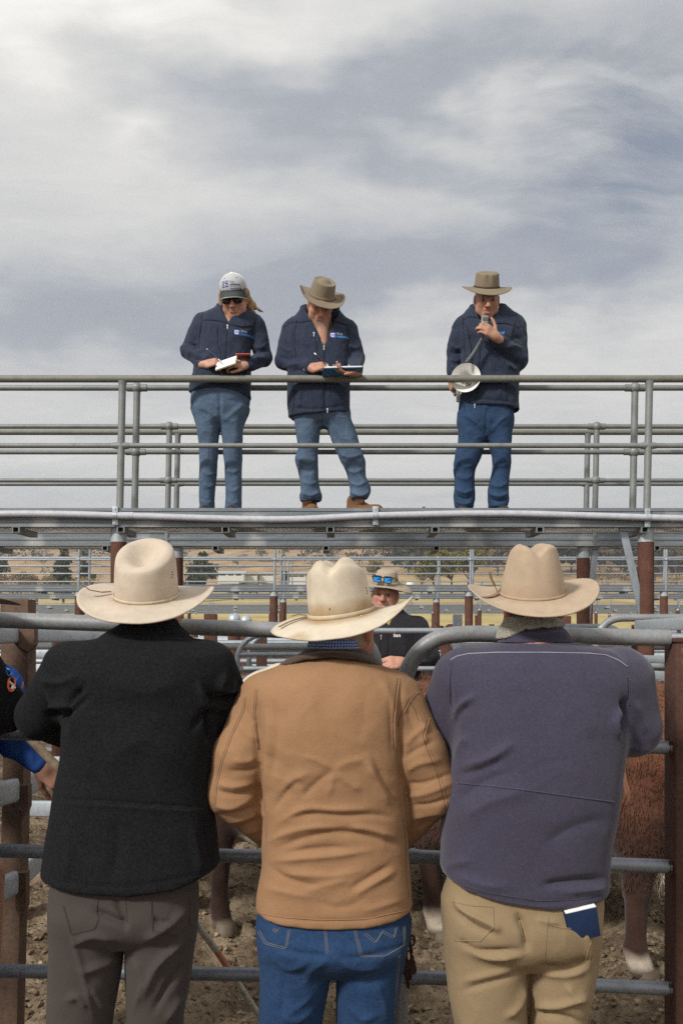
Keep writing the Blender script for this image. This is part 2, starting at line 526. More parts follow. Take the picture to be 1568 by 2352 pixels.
def smooth(V, F, it=1, lam=.5):
    e = np.concatenate([F[:, [0, 1]], F[:, [1, 2]], F[:, [2, 3]], F[:, [3, 0]]]); 
    deg = np.bincount(e[:, 0], minlength=len(V)) + np.bincount(e[:, 1], minlength=len(V))
    for _ in range(it):
        S = np.stack([np.bincount(e[:, 0], V[e[:, 1], k], len(V)) + np.bincount(e[:, 1], V[e[:, 0], k], len(V)) for k in range(3)], 1)
        V = V + lam * (S / np.maximum(deg, 1)[:, None] - V)
    return V

_G = rng.random((64, 64, 64)).astype(np.float32)
def vnoise(P):
    """value noise in -1..1"""
    i = np.floor(P).astype(int); f = P - i; f = f * f * (3 - 2 * f); r = 0
    for a in (0, 1):
        for b in (0, 1):
            for c in (0, 1):
                w = (f[:, 0] if a else 1 - f[:, 0]) * (f[:, 1] if b else 1 - f[:, 1]) * (f[:, 2] if c else 1 - f[:, 2])
                r = r + w * _G[(i[:, 0] + a) & 63, (i[:, 1] + b) & 63, (i[:, 2] + c) & 63]
    return r * 2 - 1
def fbm(P, o=4, g=.5):
    r = 0; a = 1.; t = 0
    for k in range(o): r = r + a * vnoise(P * 2.03**k + 7.3 * k); t += a; a *= g
    return r / t

FOLD_GAIN = [1.0]
def folds(V, F, lines, Y=None):
    """push cloth along its normal near creases given in photograph coordinates.
    lines: (points, amplitude m, width px[, one_sided])"""
    N = vnormals(V, F)
    px = 784 + 2308 * V[:, 0] / V[:, 1]; py = 1436 - 2308 * (V[:, 2] - ZC) / V[:, 1]
    wf = np.clip(-N[:, 1] * 1.6, 0, 1)
    d = np.zeros(len(V))
    for ln in lines:
        pts, amp, w = ln[:3]
        pts = np.array(pts, float)
        if len(pts) > 2:
            t = np.arange(len(pts), dtype=float); tt = np.linspace(0, len(pts) - 1, 6 * len(pts))
            pts = np.stack([crom(t, pts[:, 0], tt), crom(t, pts[:, 1], tt)], 1)
        lo, hi = pts.min(0) - 3.2 * w, pts.max(0) + 3.2 * w
        s_ = np.where((px > lo[0]) & (px < hi[0]) & (py > lo[1]) & (py < hi[1]) & (wf > 0))[0]
        if not len(s_): continue
        best = np.full(len(s_), 1e9); sgn = np.zeros(len(s_)); tb = np.zeros(len(s_))
        for i in range(len(pts) - 1):
            a, b = pts[i], pts[i + 1]; ab = b - a; L = ab @ ab + 1e-9
            qx, qy = px[s_] - a[0], py[s_] - a[1]
            t = np.clip((qx * ab[0] + qy * ab[1]) / L, 0, 1)
            dx, dy = qx - t * ab[0], qy - t * ab[1]; dd = np.sqrt(dx * dx + dy * dy)
            m = dd < best; best[m] = dd[m]; sgn[m] = np.sign(ab[0] * dy - ab[1] * dx)[m]; tb[m] = ((i + t) / (len(pts) - 1))[m]
        taper = np.clip(np.minimum(tb, 1 - tb) * 4 + .12, 0, 1)
        u = best / w
        if len(ln) > 3:                     # asymmetric: sharp on one side
            u = np.where(sgn * ln[3] > 0, u * .55, u * 2.2)
        d[s_] += FOLD_GAIN[0] * amp * taper * (.5 * np.exp(-u * u) + .5 * np.exp(-1.9 * u)) * wf[s_]
    return V + N * d[:, None]

def drape(bvh, pts, n=60, lift=.002, closed=False):
    """points of a photograph polyline laid on a surface (found along the line of sight)"""
    pts = np.array(pts, float); seg = np.r_[0, np.cumsum(np.linalg.norm(np.diff(pts, axis=0), axis=1))]
    tt = np.linspace(0, seg[-1], n)
    q = np.stack([np.interp(tt, seg, pts[:, 0]), np.interp(tt, seg, pts[:, 1])], 1)
    out = []
    for x, y in q:
        d = Vector(((x - 784) / 2308, 1, (1436 - y) / 2308)).normalized()
        hit = bvh.ray_cast(Vector(CAM), d)
        if hit[0] is not None: out.append(np.array(hit[0]) + np.array(hit[1]) * lift * (1 if hit[1].dot(d) < 0 else -1))
    return np.array(out)

def rotm(yaw=0, pitch=0, roll=0):
    """world rotation: roll about forward (y), pitch about x, then yaw about z (degrees)"""
    return np.array((Matrix.Rotation(R(yaw), 3, 'Z') @ Matrix.Rotation(R(pitch), 3, 'X') @ Matrix.Rotation(R(roll), 3, 'Y')))
# ---------------------------------------------------------------- shared materials
M = {}
M['galv'] = mat_metal('galvanised', (.30, .33, .36), .22, .45, .48)
M['galv_dull'] = mat_metal('galvanised_dull', (.21, .222, .215), .25, .28, .55)
M['galv_olive'] = mat_metal('weathered_rail', (.185, .183, .155), .28, .2, .6, rust=.35)
M['galv_light'] = mat_metal('galvanised_light', (.42, .46, .49), .18, .35, .5)
M['gate'] = mat_metal('gate_pipe', (.24, .26, .295), .26, .35, .45, rust=.25, dirt=.38)
M['gate_top'] = mat_metal('gate_top_pipe', (.25, .255, .26), .25, .2, .5, rust=.25, dirt=.4)
M['rust'] = mat_rust('rust_red_steel', (.105, .048, .034))
M['rust_dark'] = mat_rust('rust_dark_steel', (.080, .040, .030), .55)
M['rust_brown'] = mat_rust('weathered_rust', (.125, .080, .056), .5)
M['rust_far'] = mat_rust('rust_red_far', (.110, .050, .036), .1)
M['conduit'] = mat_plain('white_pvc', (.45, .46, .50), .4, var=.12)
M['hollow'] = mat_plain('hollow_shade', (.012, .012, .013), .9)  # near-black fill standing in for the shade inside the tubes
M['mesh'] = mat_metal('expanded_mesh', (.36, .33, .27), .3, .3, .5)

def beam_mat(name, per, off):
    """galvanised beam with pale zinc spray round its welds"""
    m, nt, p = newmat(name)
    co = nt.node('ShaderNodeTexCoord').outputs['Object']
    x, y, z = nt.sep(co)
    n1 = nt.noise(nt.vm('MULTIPLY', co, (.5, 1, 6)), 7, 6, .6); n2 = nt.noise(co, 55, 4, .6)
    c = nt.ramp(nt.add(nt.mul(n1, .7), nt.mul(n2, .3)), [(.32, (.135, .15, .165)), (.5, (.185, .205, .225)), (.68, (.245, .265, .28))])
    fx = nt.sub(nt.m('FRACT', nt.m('DIVIDE', nt.sub(x, off - per / 2), per)), .5)
    wob = nt.mul(nt.sub(nt.noise(co, 14, 4, .6), .5), .10)
    dz = nt.mul(nt.sub(z, 2.56 - .135), .85); dx = nt.mul(fx, per)
    sp = nt.mapr(nt.add(nt.m('SQRT', nt.add(nt.mul(dx, dx), nt.mul(dz, dz))), wob), .125, .04, 0, .75, True)
    c = nt.mix(sp, c, (.42, .43, .43))
    pset(nt, p, color=c, metal=.3, rough=nt.mapr(n2, .3, .7, .4, .6), normal=nt.bump(nt.add(n1, n2), .1, .004))
    return m

# ---------------------------------------------------------------- ground, one sheet to the horizon
_fy = np.array([-60, 0, 45, 62, 80, 100, 150, 220, 300, 400, 550, 750, 1000, 1200, 1500, 2600.])
_fz = np.array([0, 0, 0, 0, .7, 1.9, 3.6, 7.9, 13.6, 22.2, 37, 60, 93, 114, 112, 60.])
def terrain(x, y):
    z = crom(_fy, _fz, np.clip(y, -60, 2600))
    far = np.clip((y - 150) / 500, 0, 1)
    px = x / np.maximum(y, 1) * 2308 + 784
    ridge = np.interp(px, [-900, 0, 350, 560, 900, 1250, 1500, 2400], [-8, -7, -8, 1, 6, 3, -6, -9])
    z = z + far * (ridge + 7 * vnoise(np.stack([x / 160., y / 160., 0 * x], -1)) + 2.0 * vnoise(np.stack([x / 45., y / 45., 0 * x + 5], -1)))
    return z
def near_bumps(x, y):
    P = np.stack([x, y, 0 * x], -1)
    w = np.clip((y - 1.5) / 1.5, 0, 1) * np.clip((16 - y) / 6, 0, 1)
    c = fbm(P * 5.5, 4, .6); d = np.abs(fbm(P * 13 + 3, 3, .55))
    return w * (.085 * c + .065 * d - .04)
def gz(x, y):
    x = np.atleast_1d(np.asarray(x, float)); y = np.atleast_1d(np.asarray(y, float))
    return terrain(x, y) + near_bumps(x, y)

def build_ground():
    ys = np.r_[np.linspace(-60, 2.0, 16), np.arange(2.3, 8.2, .025), np.geomspace(8.25, 2600, 210)]
    xi = np.arange(-2.6, 2.61, .026); xo = np.geomspace(2.7, 2200, 75)
    xs = np.r_[-xo[::-1], xi, xo]
    X, Y = np.meshgrid(xs, ys, indexing='xy')
    Z = gz(X.ravel(), Y.ravel())
    V = np.stack([X.ravel(), Y.ravel(), Z], 1)
    nx, ny = len(xs), len(ys)
    i = np.arange((ny - 1) * nx).reshape(ny - 1, nx)[:, :-1].ravel()
    F = np.stack([i, i + 1, i + 1 + nx, i + nx], 1).astype(np.int32)
    m, nt, p = newmat('earth_and_pasture')
    co = nt.node('ShaderNodeTexCoord').outputs['Object']; x, y, z = nt.sep(co)
    n1 = nt.noise(co, 2.2, 6, .6); n2 = nt.noise(co, 24, 6, .65); n3 = nt.voronoi(co, 32); n4 = nt.noise(co, 110, 3, .6)
    f = nt.add(nt.mul(n1, .55), nt.add(nt.mul(n2, .30), nt.mul(n4, .15)))
    dirt = nt.ramp(f, [(.36, (.040, .027, .018)), (.46, (.125, .090, .058)), (.55, (.235, .176, .117)), (.68, (.39, .31, .215))])
    dirt = nt.mix(nt.mapr(nt.noise(co, 75, 2, .5), .66, .72, 0, .6, True), dirt, (.30, .26, .19))
    g1 = nt.noise(co, .012, 5, .6); g2 = nt.noise(nt.vm('MULTIPLY', co, (1, .5, 1)), .09, 6, .65); g3 = nt.noise(co, 1.1, 5, .7)
    dry = nt.ramp(nt.add(nt.mul(g2, .55), nt.mul(g3, .45)), [(.33, (.20, .125, .062)), (.5, (.37, .245, .125)), (.66, (.50, .36, .19))])
    green = nt.ramp(nt.add(nt.mul(g2, .5), nt.mul(g3, .5)), [(.35, (.32, .265, .10)), (.5, (.46, .375, .165)), (.65, (.56, .46, .22))])
    gmask = nt.mul(nt.mapr(y, 400, 250, 0, 1, True), nt.mapr(nt.add(g1, nt.mul(g2, .5)), .66, .82, .45, 1, True))
    gr = nt.mix(gmask, dry, green)
    scrub = nt.mul(nt.mapr(nt.add(nt.noise(co, .035, 6, .7), nt.mul(n1, .0)), .53, .62, 0, .85, True), nt.mapr(y, 380, 560, 0, 1, True))
    gr = nt.mix(scrub, gr, nt.ramp(g3, [(.35, (.055, .045, .040)), (.65, (.14, .105, .075))]))
    edge = nt.mapr(nt.add(y, nt.mul(nt.sub(g2, .5), 8)), 58, 64, 0, 1, True)
    col = nt.mix(edge, dirt, gr)
    h = nt.add(nt.add(nt.mul(n2, .9), nt.mul(n3, -.35)), nt.mul(n4, .3))
    pset(nt, p, color=col, rough=.95, spec=.12, normal=nt.bump(h, .75, .03))
    o = part('ground', V, F, m)
    o['kind'] = 'structure'
build_ground()

def build_clods():
    """loose lumps of trampled earth over the pen floor"""
    base = bmesh.new(); bmesh.ops.create_icosphere(base, subdivisions=1, radius=1)
    bv = np.array([v.co for v in base.verts]); bf = [tuple(v.index for v in f.verts) for f in base.faces]; base.free()
    N = 26000
    y = 2.9 + 6.5 * rng.random(N)**1.35; x = (rng.random(N) - .5) * 1.05 * y
    r = .004 + .017 * rng.random(N)**3.0
    z = gz(x, y)
    V = []; F = []
    for i in range(N):
        v = bv * (1 + .95 * (rng.random((len(bv), 1)) - .5)) * np.array((r[i] * (.8 + .7 * rng.random()), r[i] * (.8 + .7 * rng.random()), r[i] * .75))
        V.append(v + (x[i], y[i], z[i] + r[i] * .15)); F += [tuple(k + i * len(bv) for k in f) for f in bf]
    m, nt, p = newmat('earth_clods')
    co = nt.node('ShaderNodeTexCoord').outputs['Object']
    n = nt.noise(co, 22, 3, .6); n2 = nt.noise(co, 130, 4, .6)
    pset(nt, p, color=nt.ramp(nt.add(nt.mul(n, .7), nt.mul(n2, .3)), [(.34, (.046, .032, .021)), (.5, (.165, .122, .079)), (.66, (.38, .30, .21))]), rough=.95, spec=.1, normal=nt.bump(n2, .6, .006))
    o = part('earth_clods', np.concatenate(V), F, m, None, False)
    tag(o, 'loose dark lumps of trampled earth across the pen floor', 'earth clods', kind='stuff')
build_clods()

# ---------------------------------------------------------------- raised catwalks
ZD = 2.56
def fastbox(mb, lo, hi):
    x0, y0, z0 = lo; x1, y1, z1 = hi
    mb.raw([(x0, y0, z0), (x1, y0, z0), (x1, y1, z0), (x0, y1, z0), (x0, y0, z1), (x1, y0, z1), (x1, y1, z1), (x0, y1, z1)],
           [(0, 3, 2, 1), (4, 5, 6, 7), (0, 1, 5, 4), (1, 2, 6, 5), (2, 3, 7, 6), (3, 0, 4, 7)])

def beam_profile(mb, x0, x1, y, zt, h, flip=1, ribs=2):
    """cold formed channel: lips, ribs on the web"""
    d = .045 * flip
    prof = [(d, 0), (0, 0), (0, -.022), (.006 * flip, -.028), (.006 * flip, -h * .42), (0, -h * .47), (0, -h * .60), (.006 * flip, -h * .65), (.006 * flip, -h + .03), (0, -h + .024), (0, -h), (d, -h), (d, -h + .004), (.010 * flip, -h + .004), (.010 * flip, -.004), (d, -.004)]
    n = len(prof)
    V = [(x0, y + a, zt + b) for a, b in prof] + [(x1, y + a, zt + b) for a, b in prof]
    F = [(i, (i + 1) % n, n + (i + 1) % n, n + i) for i in range(n)]
    if flip < 0: F = [f[::-1] for f in F]
    F += [tuple(range(n)), tuple(range(n, 2 * n))[::-1]]
    mb.raw(V, F)

LEAN = .02                                    # the posts lean a little to the right
def handrail(parent, Y, zt, zm, posts, x0, x1, style, mtop, mpost, rt=.0265, rm=.019, rp=.026, far=False, z0=ZD - .12):
    seg = 8 if far else 16
    top = MB().pipe([(x0, Y, zt), (0, Y, zt), (x1, Y, zt)], rt if style == 'weld' else rt * .83, seg).build('handrail', mtop, parent)
    MB().pipe([(x0, Y, zm), (0, Y, zm), (x1, Y, zm)], rm, seg).build('mid_rail', M['galv_dull'] if not far else M['galv'], top)
    for px in posts:
        mb = MB()
        a = np.array((px - LEAN * (zt - z0) * .5, Y, z0)); b = np.array((px + LEAN * (zt - z0) * .5, Y, zt - (rt * .6 if style == 'weld' else 0)))
        at = lambda z: a + (b - a) * (z - z0) / (b[2] - z0)
        if style == 'weld' and not far:
            mb.pipe([a, at(zt - .12), at(zt - .05), b], [rp, rp, rp * 1.02, rp * 1.28], seg)
            for sg in (-1, 1):                 # flattened ends of the mid rail
                c = at(zm); mb.pipe([c, c + (sg * .03, 0, 0), c + (sg * .075, 0, 0)], [rm * 1.35, rm * 1.35, rm * .95], seg)
        else:
            mb.pipe([a, b], rp, seg)
            if style == 'ball':
                for z in (zt, zm):
                    c = at(z); bs = rp * 1.62
                    mb.lathe([(.002, -bs), (bs * .5, -bs * .9), (bs * .87, -bs * .5), (bs, 0), (bs * .87, bs * .5), (bs * .5, bs * .9), (.002, bs)], c, seg)
                    mb.pipe([c + (-.075, 0, 0), c + (.075, 0, 0)], (rt * .83 if z == zt else rm) * 1.28, seg)
        mb.build('post', mpost, top)
    return top

def catwalk(label, Yf, Yb, x0, x1, posts, rails, stubs, supports, near, zt_f=3.49, zm_f=3.01, zt_b=3.51, zm_b=3.03, sup_r=.058, first=False):
    t = thing('catwalk', label, 'catwalk', ((x0 + x1) / 2, Yf, 0), group='raised walkways over the pens')
    bm_ = beam_mat('beam_' + str(Yf), stubs[1], stubs[0])
    mb = MB(); beam_profile(mb, x0, x1, Yf, ZD, .135); mb.build('front_beam', bm_, t)
    mb = MB(); beam_profile(mb, x0, x1, Yb, ZD, .135, -1); mb.build('back_beam', bm_, t)
    # deck of expanded mesh
    mb = MB(); y0, y1 = Yf + .047, Yb - .047; zd = ZD - .128
    if near:
        yy = np.arange(y0, y1, .034)
        for y in yy: fastbox(mb, (x0, y, zd - .003), (x1, y + .006, zd + .004))
        xx = np.arange(x0, x1, .030)
        for i, x in enumerate(xx):
            for j in range(len(yy) - 1):
                s_ = .010 * (1 if (i + j) % 2 else -1)
                ya, yb = yy[j] + .006, yy[j + 1]
                mb.raw([(x - s_, ya, zd - .002), (x - s_ + .011, ya, zd + .004), (x + s_ + .011, yb, zd + .004), (x + s_, yb, zd - .002)], [(0, 1, 2, 3)])
    else: fastbox(mb, (x0, y0, zd - .004), (x1, y1, zd + .004))
    mb.build('mesh_deck', M['mesh'], t)
    k = math.ceil((x0 - stubs[0]) / stubs[1])
    x = stubs[0] + k * stubs[1]
    while x < x1 - .1:
        fl = .028
        mb = MB()
        for lo, hi in (((x - fl, Yf - .005, -.176), (x + fl, Yb + .005, -.172)), ((x - fl, Yf - .005, -.139), (x + fl, Yb + .005, -.1365)),
                       ((x - fl, Yf - .005, -.172), (x - fl + .009, Yb + .005, -.139)), ((x + fl - .009, Yf - .005, -.172), (x + fl, Yb + .005, -.139))):
            fastbox(mb, (lo[0], lo[1], ZD + lo[2]), (hi[0], hi[1], ZD + hi[2]))
        o = mb.build('cross_member', M['galv_dull'], t)
        if near:
            mb = MB(); fastbox(mb, (x - fl + .009, Yf + .02, ZD - .172), (x + fl - .009, Yb - .02, ZD - .139)); mb.build('shade_block', M['hollow'], o)  # solid dark block inside the tube, painted as its inner shade
        x += stubs[1]
    if rails:
        handrail(t, Yf + .02, zt_f, zm_f, posts[0], x0, x1, rails[0], M['galv_olive'] if rails[0] == 'weld' and near else M['galv_dull'] if near else M['galv'], M['galv_dull'] if near else M['galv'], far=not near)
        handrail(t, Yb - .02, zt_b, zm_b, posts[1], x0, x1, rails[1], M['galv_olive'] if rails[1] == 'weld' and near else M['galv_dull'] if near else M['galv'], M['galv_dull'] if near else M['galv'], far=not near)
    for (sx, br) in supports:
        mb = MB(); Y = Yf + .10
        g = ZD - .137
        o = MB().pipe([(sx, Y, -.3), (sx, Y, g - .10)], sup_r, 20 if near else 10).build('support_post', M['rust'] if near else M['rust_far'], t)
        MB().pipe([(sx, Y, g - .10), (sx, Y, g)], sup_r * 1.004, 20 if near else 10).build('galvanised_head', M['galv_light'], o)
        if br:
            a = np.array((sx + br[0], Y - .02, g - .012)); b = np.array((sx + br[1], Y - .02, br[2]))
            mb = MB(); mb.bar(a, b, .055, .010, .002, (0, 1, 0)); mb.bar(a + (.022 * np.sign(-br[0] + 1e-3), .025, 0), b + (.022 * np.sign(-br[0] + 1e-3), .025, 0), .008, .05, .002, (0, 1, 0))
            mb.bar(a + (-.03 if br[0] < 0 else .03, 0, 0), (sx, Y - .02, g - .012), .05, .02, .002)
            mb.build('brace', M['galv'], o)
    return t

def px(x, Y): return (x - 784) / 2308 * Y
cw1 = catwalk('nearest raised galvanised catwalk, the one the three sellers stand on', 7.2, 7.62, -5.6, 6.0,
        ([px(277, 7.2) - 3.78, px(277, 7.2), px(1489, 7.2), px(1489, 7.2) + 3.7], [px(312, 7.6) - 3.78, px(312, 7.6), px(1454, 7.6), px(1454, 7.6) + 3.7]),
        ('weld', 'ball'), (px(518, 7.2), .75), [(px(273, 7.3) - 3.8, None), (px(273, 7.3), None), (px(1482, 7.3), (-.17, -.02, 1.75)), (px(1482, 7.3) + 3.75, None)], True, zt_b=3.515, zm_b=3.03)
cw2 = catwalk('second raised catwalk with ball jointed handrail, just behind the sellers', 8.93, 9.34, -6.5, 7.2,
        ([px(386, 8.93) - 3.8, px(386, 8.93), px(1368, 8.93), px(1368, 8.93) + 3.8], [px(407, 9.34) - 3.8, px(407, 9.34), px(1345, 9.34), px(1345, 9.34) + 3.8]),
        ('ball', 'weld'), (px(495, 8.93), .98), [(px(405, 9), None), (px(1340, 9), (.11, -.0, 1.55)), (px(405, 9) - 3.8, None), (px(1340, 9) + 3.8, None)], True)
for (lab, Yf, ps, pb, st) in (('third catwalk from the front, its posts standing behind the cream hats', 20.8, 631, 646, 1.35),
                          ('fourth catwalk, its beam just under that of the third', 26.5, 300, 316, 1.6),
                          ('fifth catwalk with its low beam seen under the fourth', 41, 420, 430, 1.9),
                          ('sixth catwalk, thin and far across the pens', 50, 250, 258, 2.1),
                          ('farthest catwalk at the edge of the pasture', 61, 330, 338, 2.4)):
    w = .62 * Yf
    mk = lambda p, Y: [q for q in (px(p, Y) + 4.05 * k for k in range(-9, 12)) if abs(q) < w * .95]
    catwalk(lab, Yf, Yf + .5, -w, w, (mk(ps, Yf), mk(pb, Yf + .5)), ('ball', 'weld'), (px(540, Yf), st), [(q, None) for q in mk(ps - 3, Yf)], False, zt_f=3.5, zm_f=3.08, zm_b=(2.97 if Yf < 21 else ZC + 1.36 * (Yf + .5) / Yf), zt_b=ZC + 1.78 * (Yf + .5) / Yf, sup_r=.085)

def conduit():
    Y = 7.2 - .03
    pts = [(-700, 1186), (-400, 1190), (-200, 1188), (0, 1180.5), (140, 1181), (262, 1184), (400, 1188), (560, 1192.5), (680, 1192.5), (780, 1188), (862, 1184), (960, 1182), (1060, 1180), (1180, 1180), (1300, 1183), (1480, 1188.5), (1568, 1191), (1800, 1196), (2100, 1190)]
    p = np.array(pts, float); t = np.arange(len(p), dtype=float); tt = np.linspace(0, len(p) - 1, 140)
    q = [W(crom(t, p[:, 0], np.array([u]))[0], crom(t, p[:, 1], np.array([u]))[0], Y) for u in tt]
    o = thing('conduit', 'white plastic conduit pipe sagging along the beam of the nearest catwalk', 'pipe', W(784, 1186, Y))
    MB().pipe(q, .0245, 16).build('pipe', M['conduit'], o)
    for x, y in ((264, 1184), (1487, 1188.7), (862, 1184)):
        c = W(x, y, Y); mb = MB()
        mb.pipe([c + (-.018, 0, 0), c + (.018, 0, 0)], .0275, 16)
        for sg in (-1, 1): mb.box(c + (-.020, .010, sg * .045 - .022), c + (.020, .020, sg * .045 + .022), .003); mb.lathe([(0, .006), (.006, .005), (.006, 0)], c + (0, .010, sg * .05), 8, Matrix.Rotation(R(90), 4, 'X'))
        mb.build('saddle_clip', M['galv_light'], o)
    c = W(278, 1184.5, Y); MB().pipe([c, c + (.09, 0, 0)], .0268, 16).build('coupling', M['conduit'], o)
conduit()

# ---------------------------------------------------------------- gates in front
YG = 3.3
def lerp_line(x, a, b): return a[1] + (b[1] - a[1]) * (x - a[0]) / (b[0] - a[0])
def dense(pts, n=8):
    p = np.array(pts, float); t = np.r_[0, np.cumsum(np.linalg.norm(np.diff(p, axis=0), axis=1))]; tt = np.unique(np.concatenate([np.linspace(a, b, n) for a, b in zip(t[:-1], t[1:])]))
    return [tuple(q) for q in np.stack([crom(t, p[:, 0], tt), crom(t, p[:, 1], tt)], 1)]
def gate_left():
    t = thing('pipe_gate', 'grey pipe gate in front of the man in black, rounded corner behind the brown jacket', 'gate', (px(862, YG), YG, 0), group='front pen gates')
    top = [(-700, 1400), (0, 1424), (400, 1438.5), (700, 1450), (780, 1454), (815, 1462), (842, 1482), (857, 1512), (862, 1548), (862, 1700), (862, 2000), (863, 2450)]
    MB().pipe([W(x, y, YG) for x, y in dense(top)], .0262, 20).build('frame_pipe', M['gate_top'], t)
    for (y0, y1, r) in ((1684, 1712, .0215), (1954, 1973, .0225), (2230, 2242, .0225)):
        MB().pipe([W(x, lerp_line(x, (0, y0), (862, y1)), YG) for x in (-700, 0, 400, 830, 862)], [r, r, r, r, r * 1.15], 18).build('rail', M['gate'], t)
    MB().pipe([W(-690, 1380, YG), W(-690, 2600, YG)], .03, 16).build('end_stile', M['gate'], t)
    return t
def gate_right():
    t = thing('pipe_gate', 'grey round cornered pipe gate hung on the rusty post at the right edge', 'gate', (px(921, YG), YG, 0), group='front pen gates')
    top = [(917, 2470), (919, 2000), (922, 1700), (926, 1580), (934, 1545), (950, 1512), (978, 1482), (1015, 1463), (1060, 1457), (1150, 1457), (1300, 1460), (1536, 1466)]
    MB().pipe([W(x, y, YG) for x, y in dense(top)], .0275, 20).build('frame_pipe', M['gate_top'], t)
    for (y0, y1, r) in ((1700, 1717, .0225), (1966, 1990, .0225), (2243, 2271, .0225)):
        MB().pipe([W(x, lerp_line(x, (921, y0), (1540, y1)), YG) for x in (919, 945, 965, 1200, 1540)], [r * 1.28, r * 1.2, r, r, r], 18).build('rail', M['gate'], t)
    for y in (1717, 1990, 2271):
        MB().box(W(1533, y - 14, YG) - (0, .02, 0), W(1543, y + 14, YG) + (0, .02, 0) , .004).build('hinge_plate', M['rust_dark'], t)
    return t
gl, gr_ = gate_left(), gate_right()

def hinge_post():
    t = thing('gate_post', 'rusty square steel post at the right edge carrying the front gate', 'post', (px(1556, YG), YG, 0))
    x0, x1 = px(1539, YG), px(1539, YG) + .12; zt = W(0, 1470, YG)[2]
    mb = MB(); mb.box((x0, YG - .05, -.3), (x1, YG + .07, zt), .007); mb.build('post_tube', M['rust_dark'], t)
    mb = MB(); mb.box((x0 - .006, YG - .056, zt - .006), (x1 + .006, YG + .076, zt + .007), .003); mb.build('post_cap', M['rust_dark'], t)
hinge_post()

def side_fence():
    """heavy post at the left edge with oval rails running off into the yards"""
    Y = 4.0
    t = thing('side_fence', 'rusty post at the left edge with flat galvanised rails bracketed to it', 'fence', (px(38, Y), Y, 0))
    x0, x1 = px(14, Y), px(14, Y) + .088; zt = W(0, 1376, Y)[2]
    mb = MB(); mb.box((px(3, Y), Y - .01, 1.2), (px(67, Y), Y + .10, zt), .006)
    o = mb.build('post_head', M['rust_brown'], t)
    mb = MB()
    a0, a1 = W(13, 1470, Y), W(-6, 2400, Y); b0, b1 = W(62, 1470, Y), W(38, 2400, Y)
    for (a, b, c, d) in ((a0, b0, a1, b1),):
        V = [a + (0, 0, 0), b, b + (0, .10, 0), a + (0, .10, 0), c, d, d + (0, .10, 0), c + (0, .10, 0)]
        mb.raw(V, [(0, 1, 2, 3), (7, 6, 5, 4), (0, 4, 5, 1), (1, 5, 6, 2), (2, 6, 7, 3), (3, 7, 4, 0)])
    mb.build('post', M['rust_brown'], t)
    def oval(pa, pb, h, nm, mt):
        a, b = np.array(pa), np.array(pb); d = b - a; L = np.linalg.norm(d); d /= L
        w = np.cross(d, (0, 0, 1.)); w /= np.linalg.norm(w); u = np.array((0, 0, 1.))
        an = np.linspace(0, 2 * np.pi, 20, endpoint=False); e = .55
        cs = np.sign(np.cos(an)) * np.abs(np.cos(an))**e; sn = np.sign(np.sin(an)) * np.abs(np.sin(an))**e
        ring = cs[:, None] * w * .017 + sn[:, None] * u * h / 2
        V = np.concatenate([a + ring, b + ring]); n = 20
        F = [(i, (i + 1) % n, n + (i + 1) % n, n + i) for i in range(n)] + [tuple(range(n))[::-1], tuple(range(n, 2 * n))]
        return MB().raw(V, F).build(nm, mt, t)
    for (l0, l1, r0, r1, h) in (((-420, 1478, 2.6), (36, 1459, 3.98), (76, 1459, 4.05), (330, 1458, 4.4), .062),
                                ((-420, 1930, 2.7), (36, 1815, 3.96), (50, 1808, 4.05), (190, 1745, 5.9), .095),
                                ((-420, 2270, 2.7), (34, 2028, 3.96), (40, 2022, 4.05), (150, 1925, 5.6), .095)):
        oval(W(*l0), W(*l1), h, 'rail', M['galv_light'])
        oval(W(*r0), W(*r1), h, 'rail', M['galv_light'])
    for (x, y, w_, h_) in ((61, 1471, 36, 52), (54, 1840, 22, 72), (48, 2060, 24, 110)):
        mb = MB()
        pts = [(x - w_ / 2, y - h_ / 2), (x + w_ / 2, y - h_ / 2), (x + w_ / 2, y + h_ * .2), (x + w_ * .1, y + h_ / 2), (x - w_ / 2, y + h_ * .25)]
        f = [W(a, b, Y - .03) for a, b in pts]; k = [q + (0, .05, 0) for q in f]; n = 5
        mb.raw(f + k, [tuple(range(n))[::-1], tuple(range(n, 2 * n))] + [(i, (i + 1) % n, n + (i + 1) % n, n + i) for i in range(n)])
        mb.build('bracket', M['rust_brown'], t)
side_fence()

def gate_chain():
    t = thing('gate_chain', 'rusty chain and latch hanging between the two front gates beside the blue jeans', 'chain', W(935, 2180, YG - .04))
    pts = [(946, 2160), (943, 2178), (938, 2196), (930, 2212), (934, 2228), (941, 2236), (948, 2224), (946, 2206), (938, 2240), (936, 2256), (928, 2204), (922, 2216)]
    for i, (x, y) in enumerate(pts):
        c = W(x, y, YG - .045 - .008 * (i % 3)); a = np.linspace(0, 2 * np.pi, 13)
        ax = rotm(yaw=90 * (i % 2) + 20, roll=25 * math.sin(i * 1.7))
        L = np.stack([.0085 * np.cos(a), 0 * a, .017 * np.sin(a)], 1) @ ax.T + c
        MB().pipe(L, .0035, 6, False).build('link', M['rust_dark'], t)
    c = W(938, 2220, YG - .05); MB().box(c - (.022, .012, .022), c + (.022, .012, .02), .006).build('latch_block', M['rust_dark'], t)
gate_chain()

